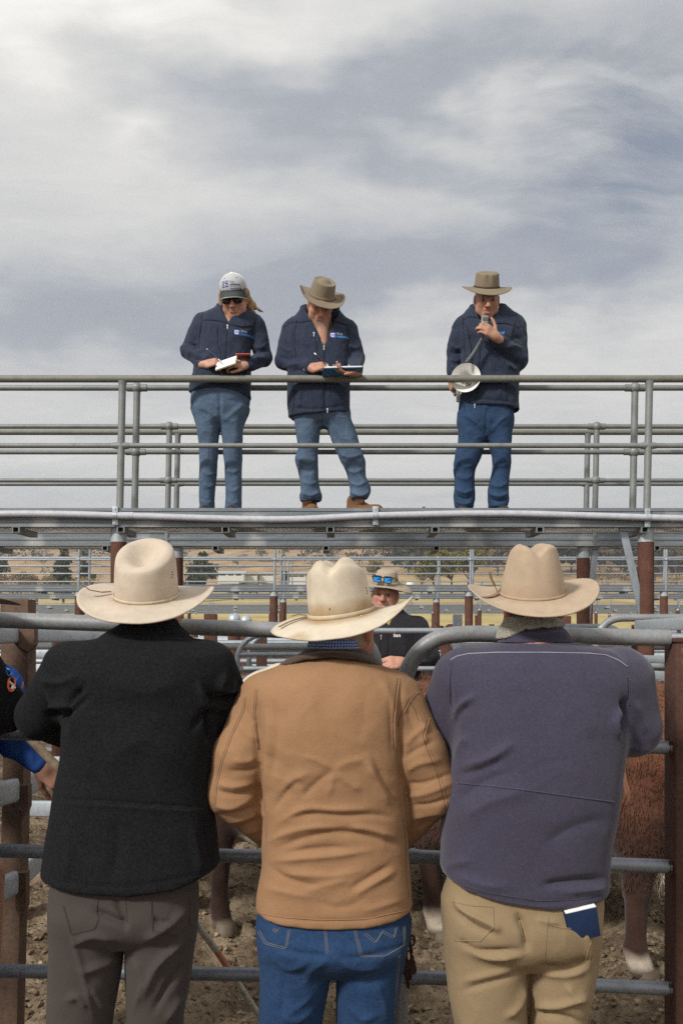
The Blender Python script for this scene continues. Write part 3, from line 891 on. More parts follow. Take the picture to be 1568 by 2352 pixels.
def stock_stick():
    m, nt, p = newmat('painted_stick')
    co = nt.node('ShaderNodeTexCoord').outputs['Object']; x, y, z = nt.sep(co)
    n = nt.noise(co, 30, 4, .6)
    f = nt.mapr(nt.add(z, nt.mul(nt.sub(n, .5), .05)), .2, .95)
    pset(nt, p, color=nt.mix(nt.mul(nt.mapr(n, .4, .55, .3, 1), nt.mul(nt.m('GREATER_THAN', f, .27), nt.m('LESS_THAN', f, .42))), nt.ramp(n, [(.3, (.36, .34, .26)), (.7, (.58, .57, .50))]), (.72, .16, .03)), rough=.5)
    o = MB().pipe([W(405, 2062, 3.42), W(498, 2184, 3.72), W(588, 2322, 4.1), W(620, 2372, 4.2)], .013, 12).build('stock_stick', m)
    tag(o, 'pale fibreglass stock stick with an orange band leaning through the left gate', 'stick')
stock_stick()

# ---------------------------------------------------------------- pens behind
def row_fence(label, Y, x0, x1, zs, posts, pr=.05, rr=.024, ph=1.72, mt='galv', slope=0, group='pen fences behind', pm='rust_far'):
    t = thing('pen_fence', label, 'fence', ((x0 + x1) / 2, Y, 0), group=group)
    seg = 12 if Y < 12 else 8
    for z in zs: MB().pipe([(x0, Y, z), ((x0 + x1) / 2, Y, z), (x1, Y, z)], rr, seg).build('rail', M[mt], t)
    for q in posts:
        mb = MB(); g = 0.0
        if pr > 0: mb.pipe([(q, Y + .06, -.2), (q, Y + .06, ph)], pr, seg); mb.build('post', M[pm], t)
    return t

def hoop_gate(label, Y, xl, xr, ztop, zs, r=.026, left=True, right=True, rad=.24, mt='galv'):
    t = thing('pipe_gate', label, 'gate', ((xl + xr) / 2, Y, 0), group='gates inside the yards')
    pts = []
    a = np.linspace(0, math.pi / 2, 8)
    pts.append((xl, Y, .25))
    if left: pts += [(xl + rad * (1 - math.cos(q)), Y, ztop - rad + rad * math.sin(q)) for q in a]
    else: pts.append((xl, Y, ztop))
    if right: pts += [(xr - rad + rad * math.sin(q), Y, ztop - rad + rad * math.cos(q)) for q in a]
    else: pts.append((xr, Y, ztop))
    pts.append((xr, Y, .25))
    if not right: pts = pts[:-1]
    if not left: pts = pts[1:]
    MB().pipe(pts, r, 14).build('frame_pipe', M[mt], t)
    for z in zs: MB().pipe([(xl, Y, z), (xr, Y, z)], r * .85, 12).build('rail', M[mt], t)
    return t

hoop_gate('grey pipe gate the smiling man in the hat leans over', 6.45, px(560, 6.45), px(1130, 6.45), W(0, 1449, 6.45)[2], [W(0, y, 6.45)[2] for y in (1536, 1590, 1690, 1790)], .0195, False, False)
hoop_gate('grey gate with a rounded corner behind the rusty post at right', 6.9, px(1368, 6.9), px(1800, 6.9), W(0, 1419, 6.9)[2], [W(0, y, 6.9)[2] for y in (1530, 1640, 1760)], .027, True, False, .18, 'gate_top')
hoop_gate('far grey gate whose rounded end shows beside the navy shoulder', 8.2, px(1150, 8.2), px(1442, 8.2), W(0, 1440, 8.2)[2], [W(0, y, 8.2)[2] for y in (1503, 1560, 1640)], .026, True, True, .2)
hoop_gate('grey double gate between the black and the brown shoulders', 8.6, px(545, 8.6), px(740, 8.6), W(0, 1458, 8.6)[2], [W(0, y, 8.6)[2] for y in (1503, 1557, 1620, 1690)], .024, True, False, .22)
hoop_gate('grey gate standing behind the domed posts', 10.5, px(572, 10.5), px(760, 10.5), W(0, 1455, 10.5)[2], [W(0, y, 10.5)[2] for y in (1492, 1540, 1590)], .026, True, False, .24)

LW = 0
rows = [(10.2, 'gate_top', .05), (12.5, 'galv', .05), (15.0, 'galv_light', .055), (17.4, 'galv', .055), (19.5, 'galv_light', .06), (22.8, 'galv', .06), (27.5, 'galv_light', .07), (31.5, 'galv', .07), (36, 'galv_light', .08), (42.5, 'galv', .09), (47, 'galv_light', .09), (54, 'galv', .10)]
ordn = ['first', 'second', 'third', 'fourth', 'fifth', 'sixth', 'seventh', 'eighth', 'ninth', 'tenth', 'eleventh', 'twelfth']
for i, (Y, mt, pr) in enumerate(rows):
    w = .46 * Y
    sp = 2.6 + .35 * (i % 3)
    ps = [q for q in np.arange(-w, w, sp) + .7 * (i % 4)]
    row_fence(f'{ordn[i]} row of pen rails on rusty posts, counted back from the front pen', Y, -w, w, [.45, .75, 1.02, 1.27, 1.50], ps, pr, .026 + .0006 * Y, 1.62 + .12 * (i % 2), mt)
for i, X in enumerate((-7.6, -5.1, -2.6, .1, 2.7, 5.2, 7.8)):
    Y0, Y1 = max(9.2, abs(X) * 2.2), 56
    t = thing('pen_fence', ['far left', 'left', 'inner left', 'middle', 'inner right', 'right', 'far right'][i] + ' dividing fence running away from the viewer between the rows of pens', 'fence', (X, Y0, 0), group='dividing fences of the pens')
    for z in (.5, .85, 1.15, 1.42): MB().pipe([(X, Y0, z), (X + .2, Y1, z)], .028, 8).build('rail', M['galv'], t)
    for q in np.arange(Y0, Y1, 3.1): MB().pipe([(X + .2 * (q - Y0) / (Y1 - Y0), q, -.2), (X + .2 * (q - Y0) / (Y1 - Y0), q, 1.7)], .05, 8).build('post', M['rust_far'], t)

def domed_post(label, x, ytop, Y, r):
    t = thing('domed_post', label, 'post', (px(x, Y), Y, 0), group='domed posts')
    z = W(0, ytop, Y)[2]; c = np.array((px(x, Y), Y, 0))
    MB().pipe([c - (0, 0, .2), c + (0, 0, z - .075)], r, 16).build('post_tube', M['rust_far'], t)
    MB().lathe([(r * 1.18, 0), (r * 1.2, .012), (r * 1.02, .02), (r * .96, .05), (r * .78, .085), (r * .45, .105), (.002, .112)], c + (0, 0, z - .11), 18).build('dome_cap', M['galv_light'], t)
domed_post('rusty round post with a silver dome cap, the nearer and left of the pair', 538, 1409, 13.5, .088)
domed_post('rusty round post with a silver dome cap, the farther and right of the pair', 565, 1413, 14.5, .088)
def square_post(label, x, ytop, Y, w, mt, cap=False):
    z = W(0, ytop, Y)[2]; X = px(x, Y)
    o = MB().box((X - w / 2, Y - w / 2, -.2), (X + w / 2, Y + w / 2, z), .008).build('square_post', M[mt])
    tag(o, label, 'post')
square_post('pale galvanised square post right of the smiling man', 1050, 1411, 9.7, .085, 'galv_light')
square_post('short rusty square post left of the domed pair', 484, 1410, 11.5, .14, 'rust')
square_post('thick rusty post seen below the gate beside the domed pair', 601, 1447, 11.8, .12, 'rust_dark')
square_post('rusty post between the smiling man and the navy jacket', 1023, 1449, 7.9, .075, 'rust')
square_post('rusty pen post behind the tan hat, near the ear', 1300, 1415, 14, .11, 'rust')
square_post('stubby rusty post below the navy man right shoulder line', 1450, 1518, 7.9, .11, 'rust_dark')

def back_rails():
    o = thing('rail_fence', 'pale flat rails of the fence seen between the left post and the black coat', 'fence', (px(190, 5.9), 5.9, 0))
    for y, h in ((1858, .090), (1752, .070), (1578, .085), (1540, .050), (1503, .050)):
        MB().bar(W(20, y - 2, 5.9), W(340, y + 1, 5.95), .035, h, .013).build('rail', M['galv_light'], o)
    X = px(335, 5.95); MB().box((X - .05, 5.93, -.2), (X + .05, 6.03, 1.66), .008).build('post', M['rust'], o)
    X = px(22, 5.9); MB().box((X - .05, 5.93, -.2), (X + .05, 6.03, 1.66), .008).build('post', M['rust'], o)
back_rails()
def flat_rail():
    o = thing('divider_fence', 'pale flat galvanised rails running towards the viewer at the right behind the top pipe', 'fence', W(1463, 1437, 6.9))
    for a, b, h in (((1461, 1437.5, 6.85), (1700, 1427, 5.0), .075), ((1455, 1512, 6.85), (1700, 1520, 5.0), .045), ((1455, 1549, 6.85), (1700, 1570, 5.0), .07)):
        MB().bar(W(*a), W(*b), .04, h, .014).build('rail', M['galv_light'], o)
    X, Y, _ = W(1730, 1437, 4.9); MB().box((X - .05, Y - .05, -.2), (X + .05, Y + .05, 1.8), .008).build('post', M['rust'], o)
flat_rail()
# ---------------------------------------------------------------- people
M['skin'] = mat_attr('skin', .55, noise_amp=.16, nscale=45, bump=.12, bdist=.002, sss=.08, spec=.35)
M['felt_cream'] = mat_fabric('felt_cream', (.52, .425, .315), .10, 500, .10, .15, .85, 4, .05)
M['felt_stained'] = mat_fabric('felt_stained', (.57, .475, .32), .16, 500, .08, .15, .85, 4, .05)
M['felt_tan'] = mat_fabric('felt_tan', (.44, .325, .215), .10, 500, .10, .15, .85, 4, .05)
M['felt_olive'] = mat_fabric('felt_olive', (.205, .165, .115), .18, 400, .15, .1, .9, 4, .05)
M['felt_khaki'] = mat_fabric('felt_khaki', (.20, .158, .108), .15, 400, .15, .1, .9, 4, .05)
M['felt_sand'] = mat_fabric('felt_sand', (.36, .30, .22), .12, 400, .15, .1, .9, 4, .05)
M['band_tan'] = mat_plain('hat_band_tan', (.36, .26, .17), .7)
M['band_cream'] = mat_plain('hat_band_cream', (.50, .40, .27), .7)
M['band_brown'] = mat_plain('hat_band_brown', (.05, .025, .015), .6)
M['ribbon'] = mat_plain('ribbon_brown', (.23, .14, .085), .7)
M['wool'] = mat_fabric('black_wool', (.0125, .0125, .0140), .3, 150, .4, .03, .95, 6, .25, spec=.03)
M['canvas'] = mat_fabric('brown_canvas', (.290, .163, .087), .20, 520, .12, .05, .85, 9, .30, wdist=.014)
M['cord'] = mat_fabric('brown_corduroy', (.060, .036, .024), .2, 300, .25, .25, .95, 8, .2)
M['fleece'] = mat_fabric('slate_fleece', (.052, .047, .074), .16, 150, .15, .2, .95, 6, .3, fleck=(.5, .5, .5))
M['sherpa'] = mat_fabric('grey_sherpa', (.30, .27, .22), .25, 160, .35, .3, .95, 60, .8)
M['shell'] = mat_fabric('navy_softshell', (.025, .033, .057), .25, 120, .35, .10, .75, 9, .35)
M['shell_dark'] = mat_fabric('dark_lining', (.010, .011, .014), .2, 300, .3, .2, .9, 9, .2)
M['jacket_char'] = mat_fabric('charcoal_softshell', (.022, .021, .024), .2, 300, .3, .1, .8, 9, .35)
M['blue_shirt'] = mat_fabric('blue_shirt', (.03, .085, .31), .2, 300, .2, .0, .85, 9, .4)
M['jeans_blue'] = mat_denim('jeans_blue', (.019, .046, .112), .45)
M['jeans_pale'] = mat_denim('jeans_pale', (.070, .112, .180), .5)
M['jeans_dark'] = mat_denim('jeans_dark', (.027, .056, .118), .5)
M['moleskin'] = mat_fabric('brown_trouser', (.058, .048, .043), .16, 500, .15, .08, .9, 7, .4)
M['khaki'] = mat_fabric('khaki_trouser', (.255, .185, .108), .13, 500, .13, .05, .9, 7, .4)
M['stitch'] = mat_plain('stitching', (.20, .17, .13), .8)
M['piping'] = mat_plain('silver_piping', (.27, .27, .32), .6)
M['zip'] = mat_plain('zip_metal', (.55, .55, .55), .35, .8)
M['boot'] = mat_fabric('tan_boot', (.17, .088, .042), .25, 200, .2, .0, .7, 20, .4)
M['boot_dark'] = mat_plain('dark_boot', (.03, .022, .018), .5)
M['lens_dark'] = mat_plain('dark_lens', (.012, .008, .009), .12, spec=.6, bump=0)
M['lens_blue'] = mat_plain('blue_mirror_lens', (.03, .28, .75), .12, .5, spec=.8, bump=0)
M['black_plastic'] = mat_plain('black_plastic', (.015, .015, .017), .4)
M['hair_dark'] = mat_attr('hair', .7, noise_amp=.45, nscale=300, bump=.4, stretch=(1, 1, .15))
M['paper'] = mat_plain('paper', (.78, .77, .74), .8, var=.04)
M['notebook'] = mat_plain('navy_cover', (.012, .030, .085), .5)
M['eye'] = mat_attr('eye', .15, noise_amp=.0, spec=.6, bump=0)

def P3(x, y, Y): return W(x, y, Y)
def ringpx(Y0, L):
    out = []
    for (y, xl, xr, ay, dy) in L:
        a = W(xl, y, Y0); b = W(xr, y, Y0)
        out.append((a[2], (a[0] + b[0]) / 2, Y0 + dy, (b[0] - a[0]) / 2, ay))
    return out

def hemcut(pts, Y0, back=.14):
    """keeps what lies above a polyline given in photograph coordinates"""
    p = np.array(sorted(pts), float)
    xs = (p[:, 0] - 784) / 2308 * Y0; zs = ZC + (1436 - p[:, 1]) / 2308 * (Y0 - back)
    return lambda P: (np.interp(P[:, 0], xs, zs) - P[:, 2]).astype(np.float32)

def cloth_noise(V, F, amp, sc_=(7, 7, 7), seed=0, it=1):
    N = vnormals(V, F)
    q = V * np.array(sc_) + seed
    r = 1 - np.abs(fbm(q + .6 * fbm(V * 5 + seed, 2)[:, None], 3)) * 2
    return V + N * (amp * (r - .35))[:, None]

def sdf_part(name, sdf, lo, hi, h, mat, parent, fl=None, noise=None, sm=1, tint=None, cut=None):
    V, F = mesh_sdf(sdf, lo, hi, h)
    V = smooth(V, F, sm, .5)
    if noise: V = cloth_noise(V, F, *noise)
    if fl: V = folds(V, F, fl); V = smooth(V, F, 1, .25)
    t = tint(V) if tint is not None else None
    o = part(name, V, F, mat, parent, True, t)
    return o, V, F

def seam(name, bv, pts, r, mat, parent, lift=.0005, n=50):
    q = drape(bv, pts, n, lift)
    if len(q) > 3: return MB().pipe(q, r, 6).build(name, mat, parent, True)

def oriented(ax_y, up):
    """columns x, y, z with y along ax_y and z near up"""
    y = np.array(ax_y, float); y /= np.linalg.norm(y); z = np.array(up, float); z = z - y * (z @ y); z /= np.linalg.norm(z)
    return np.stack([np.cross(y, z), y, z], 1)

def add_hand(s, wrist, fwd, back, curl=(40, 50, 30), spread=.0, thumb=(.6, .55, -.35), mirror=1, scale=1., tcurl=20, vary=8):
    """palm, four unequal fingers bent at three joints, thumb from the side of the palm"""
    A = oriented(fwd, back); w = np.array(wrist, float)
    T = lambda p: w + A @ (np.array(p, float) * (mirror, 1, 1)) * scale
    sc_ = scale
    for (x0, x1) in ((.026, .030), (.008, .010), (-.010, -.010), (-.024, -.028)):
        s.add(rc(T((x0 * .8, .012, 0)), T((x1, .078, 0)), .0165 * sc_, .0125 * sc_), .012)
    s.add(rc(T((0, -.03, 0)), T((0, .02, 0)), .026 * sc_, .024 * sc_), .02)
    L = ((.043, .026, .021), (.048, .030, .023), (.045, .028, .022), (.036, .022, .019))
    for i, x in enumerate((.030, .010, -.010, -.029)):
        p = np.array((x, .082, .002)); ang = 0; sp = spread * (1.5 - i) * .12
        r = (.0098, .0100, .0096, .0086)[i]
        for k in range(3):
            ang += curl[k] + vary * math.sin(i * 2.1 + k)
            d = np.array((sp, math.cos(R(ang)), -math.sin(R(ang)))); q = p + d * L[i][k]
            s.add(rc(T(p), T(q), r * sc_ * (1 - .06 * k), r * sc_ * (1 - .06 * (k + 1))), .003); p = q
    t0 = np.array((.026, .018, -.006)); d = np.array(thumb, float); d /= np.linalg.norm(d)
    t1 = t0 + d * .042
    d2 = d + np.array((-.4, .35, -.1)) * (tcurl / 30); d2 /= np.linalg.norm(d2); t2 = t1 + d2 * .033
    d3 = d2 + np.array((-.3, .25, 0)) * (tcurl / 30); d3 /= np.linalg.norm(d3); t3 = t2 + d3 * .024
    s.add(rc(T(t0), T(t1), .016 * sc_, .012 * sc_), .010); s.add(rc(T(t1), T(t2), .0118 * sc_, .0108 * sc_), .003); s.add(rc(T(t2), T(t3), .0108 * sc_, .0088 * sc_), .003)

def add_head(s, c, A, k=1., mouth_open=0., nose=1., jowl=0.):
    """A: columns right / forward / up of the head"""
    A = np.array(A, float); c = np.array(c, float)
    T = lambda p: c + A @ (np.array(p, float) * k)
    e = lambda p, r: ell(T(p), np.array(r) * k, A)
    r_ = lambda a, b, ra, rb: rc(T(a), T(b), ra * k, rb * k)
    s.add(e((0, -.014, .034), (.076, .096, .088)), 0)
    s.add(e((0, .018, -.036), (.062, .070, .082)), .03)
    s.add(e((0, .062, -.094), (.028, .022, .020)), .03)
    for g in (-1, 1):
        s.add(r_((g * .056, -.008, -.040), (g * .020, .058, -.094), .018, .016), .03)
        s.add(e((g * .042, .060, -.020), (.024, .022, .022)), .03)
        if jowl: s.add(e((g * .048, .038, -.062), (.026, .03, .03)), .03)
    s.add(r_((-.036, .080, .024), (.036, .080, .024), .011, .011), .02)
    s.add(r_((0, .086, .018), (0, .115 * nose, -.029), .0085, .0150), .012)
    for g in (-1, 1):
        s.add(e((g * .014, .099, -.032), (.010, .011, .009)), .006)
        s.sub(e((g * .032, .100, .004), (.019, .020, .0105)), .012)
    s.add(r_((-.019, .087, -.055), (.019, .087, -.055), .007, .007), .012)
    s.add(r_((-.016, .087, -.069 - mouth_open), (.016, .087, -.069 - mouth_open), .0075, .0075), .012)
    s.sub(e((0, .102, -.062 - mouth_open * .5), (.021, .012, .0022 + mouth_open * .5)), .004)
    for g in (-1, 1):
        s.add(e((g * .079, -.012, -.004), (.010, .020, .032)), .010)
        s.add(e((g * .077, -.004, -.032), (.007, .010, .010)), .006)
        s.sub(e((g * .092, -.008, .002), (.007, .010, .018)), .006)
    s.add(r_((0, -.022, -.06), (0, -.050, -.20), .056, .062), .03)

def head_tint(V, c, A, k=1., skin=(.40, .205, .138), hair=None, hairz=.03, brow=(.16, .09, .06), stubble=0., lips=(.40, .145, .115)):
    q = ((V - np.array(c)) @ np.array(A)) / k
    t = np.tile(np.array(skin, np.float32), (len(V), 1))
    x, y, z = q.T
    head = (np.linalg.norm(q, axis=1) < .17)
    def w(m, col, f=1.):
        m = (np.clip(m, 0, 1) * f * head)[:, None]
        t[:] = t * (1 - m) + np.array(col) * m
    g = lambda a, s_: np.exp(-(a / s_)**2)
    w(g(np.abs(x) - .042, .018) * g(z + .022, .016) * (y > .03), (.50, .165, .115), .55)
    w(g(x, .014) * g(z + .022, .016) * (y > .07), (.50, .17, .12), .55)
    w(g(np.abs(x) - .080, .012) * g(z + .003, .03), (.52, .17, .12), .6)
    w(g(x, .021) * g(z + .062, .0105) * (y > .06), lips, .95)
    w(g(z - .024, .006) * g(np.abs(x) - .032, .016) * (y > .055), brow, .9)
    w(g(np.abs(x) - .032, .016) * g(z - .003, .009) * (y > .05), (.15, .065, .045), .65)  # darker eye sockets: shade under the brow put into the skin colour
    if stubble: w(np.clip((-.035 - z) * 30, 0, 1) * np.clip((y - .0) * 30, 0, 1) * (1 - g(x, .021) * g(z + .062, .012)), (.30, .21, .17), stubble)
    if hair is not None:
        m = ((z > -.040) & (y < .012) & (np.abs(x) < .0725 + .05 * (y < -.03)) & (z < .2)) | (z > .055)
        w(m.astype(float) * np.clip((z + .043 + .8 * np.maximum(y, -.1)) * 60 + 3, 0, 1), hair, .95)
    return t

def make_eyes(parent, c, A, k=1.):
    for g in (-1, 1):
        cc = np.array(c) + np.array(A) @ (np.array((g * .032, .0725, .004)) * k); r = .0118 * k
        mb = MB().lathe([(.0005, -r)] + [(r * math.sin(a), -r * math.cos(a)) for a in np.linspace(.2, math.pi - .2, 9)] + [(.0005, r)], (0, 0, 0), 14)
        V = np.concatenate(mb.V); R_ = np.array(Matrix.Rotation(R(-90), 3, 'X')); Vl = V @ R_.T
        f = Vl[:, 1] / r
        t = np.tile(np.array((.28, .22, .19), np.float32), (len(V), 1)); t[f > .78] = (.035, .032, .03); t[f > .95] = (.01, .01, .01)  # eye whites tinted darker, brow shade put into their colour
        part('eye', Vl @ np.array(A).T + cc, mb.F, M['eye'], parent, True, t)

# ---- hats
M['felt_worn'] = mat_attr('felt_worn', .9, noise_amp=.14, nscale=30, bump=.16, bdist=.0025, sheen=.12, spec=.15)
def make_hat(parent, c, A, a, b, H, Rx, Ry, mat, band, curl=.05, dip=.01, taper=.16, crease=('cattleman',), bandh=.012, pw=2.2, ribbon=None, stain=None, asym=0., flat=.02, thick=.004, name='hat', sag=0., back_curl=0., round_=.0, cq=2.6):
    """felt hat: brim and creased crown in one mesh, local y = front; c = centre of the crown base"""
    A = np.array(A, float); c = np.array(c, float)
    NT_, V = 72, []
    th = np.linspace(0, 2 * np.pi, NT_, endpoint=False); sx, cy = np.sin(th), np.cos(th)
    F = []
    rows = []
    # brim, from rim inwards
    for q in np.linspace(1, 0, 12):
        rx, ry = a + (Rx - a) * q, b + (Ry - b) * q
        x, y = rx * sx, ry * cy
        side = np.abs(sx)**pw
        cv = curl * side * q**cq * (1 + asym * sx)
        z = cv - dip * np.abs(cy)**2 * q**1.3 * (np.where(cy > 0, 1, 1)) + .004 * (1 - q)**2 + back_curl * (cy < 0) * np.abs(cy)**2 * q**2
        x = x * (1 - .16 * side * (q**2) * np.clip(curl / .05, 0, 1.6))
        rows.append(np.stack([x, y, z], 1))
    ci = len(rows)
    # crown side
    def topz(x, y):
        u, v = x / a, y / b
        z = np.full_like(u, H) + (.030 if crease[0] == 'teardrop' else -.004) * v
        kind = crease[0]
        if kind == 'cattleman':
            dp = crease[1] if len(crease) > 1 else .035
            z = z - dp * np.exp(-(u / .20)**2) * np.clip(1.15 - .35 * np.abs(v)**2, 0, 1) - .018 * np.exp(-((np.abs(u) - .78) / .26)**2) * np.exp(-((v - .35) / .45)**2)
            z = z - .020 * np.clip(np.abs(u) - .55, 0, 1)
            z = z + .012 * np.clip(-v, 0, 1)
        elif kind == 'teardrop':
            z = z - .055 * np.exp(-((u + .02) / .50)**2) * np.exp(-((v + .10) / .60)**2) + .004 - .014 * np.exp(-((u + .55) / .3)**2) * np.exp(-((v + .6) / .4)**2)
        elif kind == 'telescope':
            rr = np.sqrt(u * u + v * v); z = z - .022 * np.exp(-((rr - .58) / .22)**2) + .004 * (rr < .35)
        elif kind == 'pinch':
            z = z - .016 * np.exp(-(u / .45)**2) * np.exp(-((v - .0) / .6)**2)
        return z
    for t in np.linspace(.03, 1, 14):
        k = 1 - taper * t**1.25 - round_ * t**9
        # rounded shoulder near the top
        x, y = a * k * sx, b * k * cy
        if crease[0] in ('pinch', 'cattleman'):
            pin = np.exp(-((np.abs(sx) - .62) / .26)**2) * (cy > 0) * t**2.2
            x = x * (1 - .24 * pin)
        if crease[0] == 'pinch':
            y = y * (1 - .16 * np.exp(-(sx / .22)**2) * (cy > 0) * t**1.6)
        rows.append(np.stack([x, y, topz(x, y) * t - (.010 + .10 * round_) * t**6], 1))
    xe, ye, ze = rows[-1].T
    for q in (.965, .92, .85, .75, .62, .48, .33, .18, .06):
        x, y = xe * q, ye * q
        zt = topz(x, y)
        rows.append(np.stack([x, y, zt - (.010 + .10 * round_) * (np.clip((q - .62) / .38, 0, 1))**1.7], 1))
    L = np.concatenate(rows); nr = len(rows)
    for i in range(nr - 1):
        for j in range(NT_):
            k = (j + 1) % NT_; F.append((i * NT_ + k, i * NT_ + j, (i + 1) * NT_ + j, (i + 1) * NT_ + k))
    F.append(tuple((nr - 1) * NT_ + j for j in range(NT_))[::-1])
    bm = bmesh.new(); vs = [bm.verts.new(tuple(v)) for v in L]
    for f in F: bm.faces.new([vs[i] for i in f])
    bm.normal_update()
    bmesh.ops.solidify(bm, geom=bm.faces[:], thickness=thick)
    bmesh.ops.subdivide_edges(bm, edges=[e for e in bm.edges if e.calc_length() > .02], cuts=1, use_grid_fill=True)
    bm.verts.index_update()
    V = np.array([v.co for v in bm.verts]); Fo = [tuple(v.index for v in f.verts) for f in bm.faces]; bm.free()
    V = V + (.0016 * fbm(V * 18 + c * 10, 3))[:, None] * (0, 0, 1)
    V = V + (.006 * fbm(V * 5.5 + c * 10, 2) * np.clip(np.hypot(V[:, 0] / Rx, V[:, 1] / Ry) - .3, 0, 1))[:, None] * (0, 0, 1)
    toW = lambda q: np.asarray(q) @ A.T + c
    tn = None
    if stain is not None:
        rr = np.hypot(V[:, 0] / a, V[:, 1] / b); n1 = fbm(V * 22 + 3, 4) * .5 + .5; n2 = fbm(V * 9 + 8, 3) * .5 + .5
        base, dirt, f = np.array(stain[0]), np.array(stain[1]), stain[2]
        mk = np.exp(-((rr - 1.12) / .16)**2) * (V[:, 2] < .05) * (.35 + .9 * n1) + .75 * np.exp(-((V[:, 2] - .018) / .02)**2) * (rr < 1.12) * (.2 + n1) + .55 * np.clip((n2 - .56) * 6, 0, 1) + .5 * np.exp(-((rr - Rx / a) / .10)**2) * n1 + .5 * np.clip((V[:, 2] / H - .80) * 4, 0, 1) * n1
        mk = np.clip(mk * f, 0, 1)[:, None]; tn = base * (1 - mk) + dirt * mk
    o = part(name, toW(V), Fo, mat, parent, True, tn)
    # band
    mb = MB(); k0 = 1 - taper * .04
    prof = []
    for (dr, dz) in ((.0015, .003), (.0045, .005), (.0048, bandh), (.0015, bandh + .003)):
        kk = 1 - taper * ((dz / H)**1.25)
        prof.append(np.stack([(a * kk + dr) * sx, (b * kk + dr) * cy, np.full(NT_, dz)], 1))
    n = len(prof); F2 = []
    for i in range(n - 1):
        for j in range(NT_): F2.append((i * NT_ + (j + 1) % NT_, i * NT_ + j, (i + 1) * NT_ + j, (i + 1) * NT_ + (j + 1) % NT_))
    bo = part('hat_band', toW(np.concatenate(prof)), F2, band, o, True)
    if ribbon:
        for pts, w in ribbon:
            q = toW(np.array(pts)); mb = MB()
            for i in range(len(q) - 1):
                mb.bar(q[i], q[i + 1], w, .0022, .0006, A @ (0, 0, 1.))
            mb.build('band_tie', M['ribbon'], o)
    return o

def eyelets(hat, pts, r=.0023, name='eyelet'):
    V = np.array([v.co for v in hat.data.vertices]) + origin(hat); bv = bvh_of(V, [tuple(p.vertices) for p in hat.data.polygons])
    for x, y in pts:
        h = drape(bv, [(x, y), (x + .3, y)], 2, .0004)
        if len(h): MB().lathe([(.0002, .001), (r * .8, .001), (r, 0)], h[0], 10, Matrix.Rotation(R(75), 4, 'X')).build(name, M['band_brown'], hat)
# ---------------------------------------------------------------- the three men at the front gate
def boots(parent, feet, mat, Rz=0.):
    for (x, y, a, k) in feet:
        s = SDF(); A = rotm(yaw=a)
        T = lambda p: np.array((x, y, 0)) + A @ np.array(p, float)
        s.add(rc(T((0, -.03, .05)), T((0, .15, .045)), .048, .044), 0).add(rc(T((0, -.04, .06)), T((0, -.04, k)), .048, .055), .03)
        s.inter(plane((0, 0, .012), (0, 0, -1)), .004)
        sdf_part('boot', s, T((0, 0, 0)) - (.28, .28, .03), T((0, 0, 0)) + (.28, .28, k + .08), .010, mat, parent)

def body_core(s, Y0, neck, sh, el, wr, hip, kn, an, r=1.):
    s.add(rc(neck, (hip[0] + hip[1]) / 2 + (0, 0, .05), .085 * r, .105 * r), .02)
    for i in (0, 1):
        s.add(rc(neck + (0, 0, -.07), sh[i], .06 * r, .05 * r), .04)
        s.add(rc(sh[i], el[i], .046 * r, .038 * r), .03); s.add(rc(el[i], wr[i], .037 * r, .026 * r), .01)
        s.add(rc(hip[i], kn[i], .068 * r, .050 * r), .03); s.add(rc(kn[i], an[i], .048 * r, .034 * r), .01)

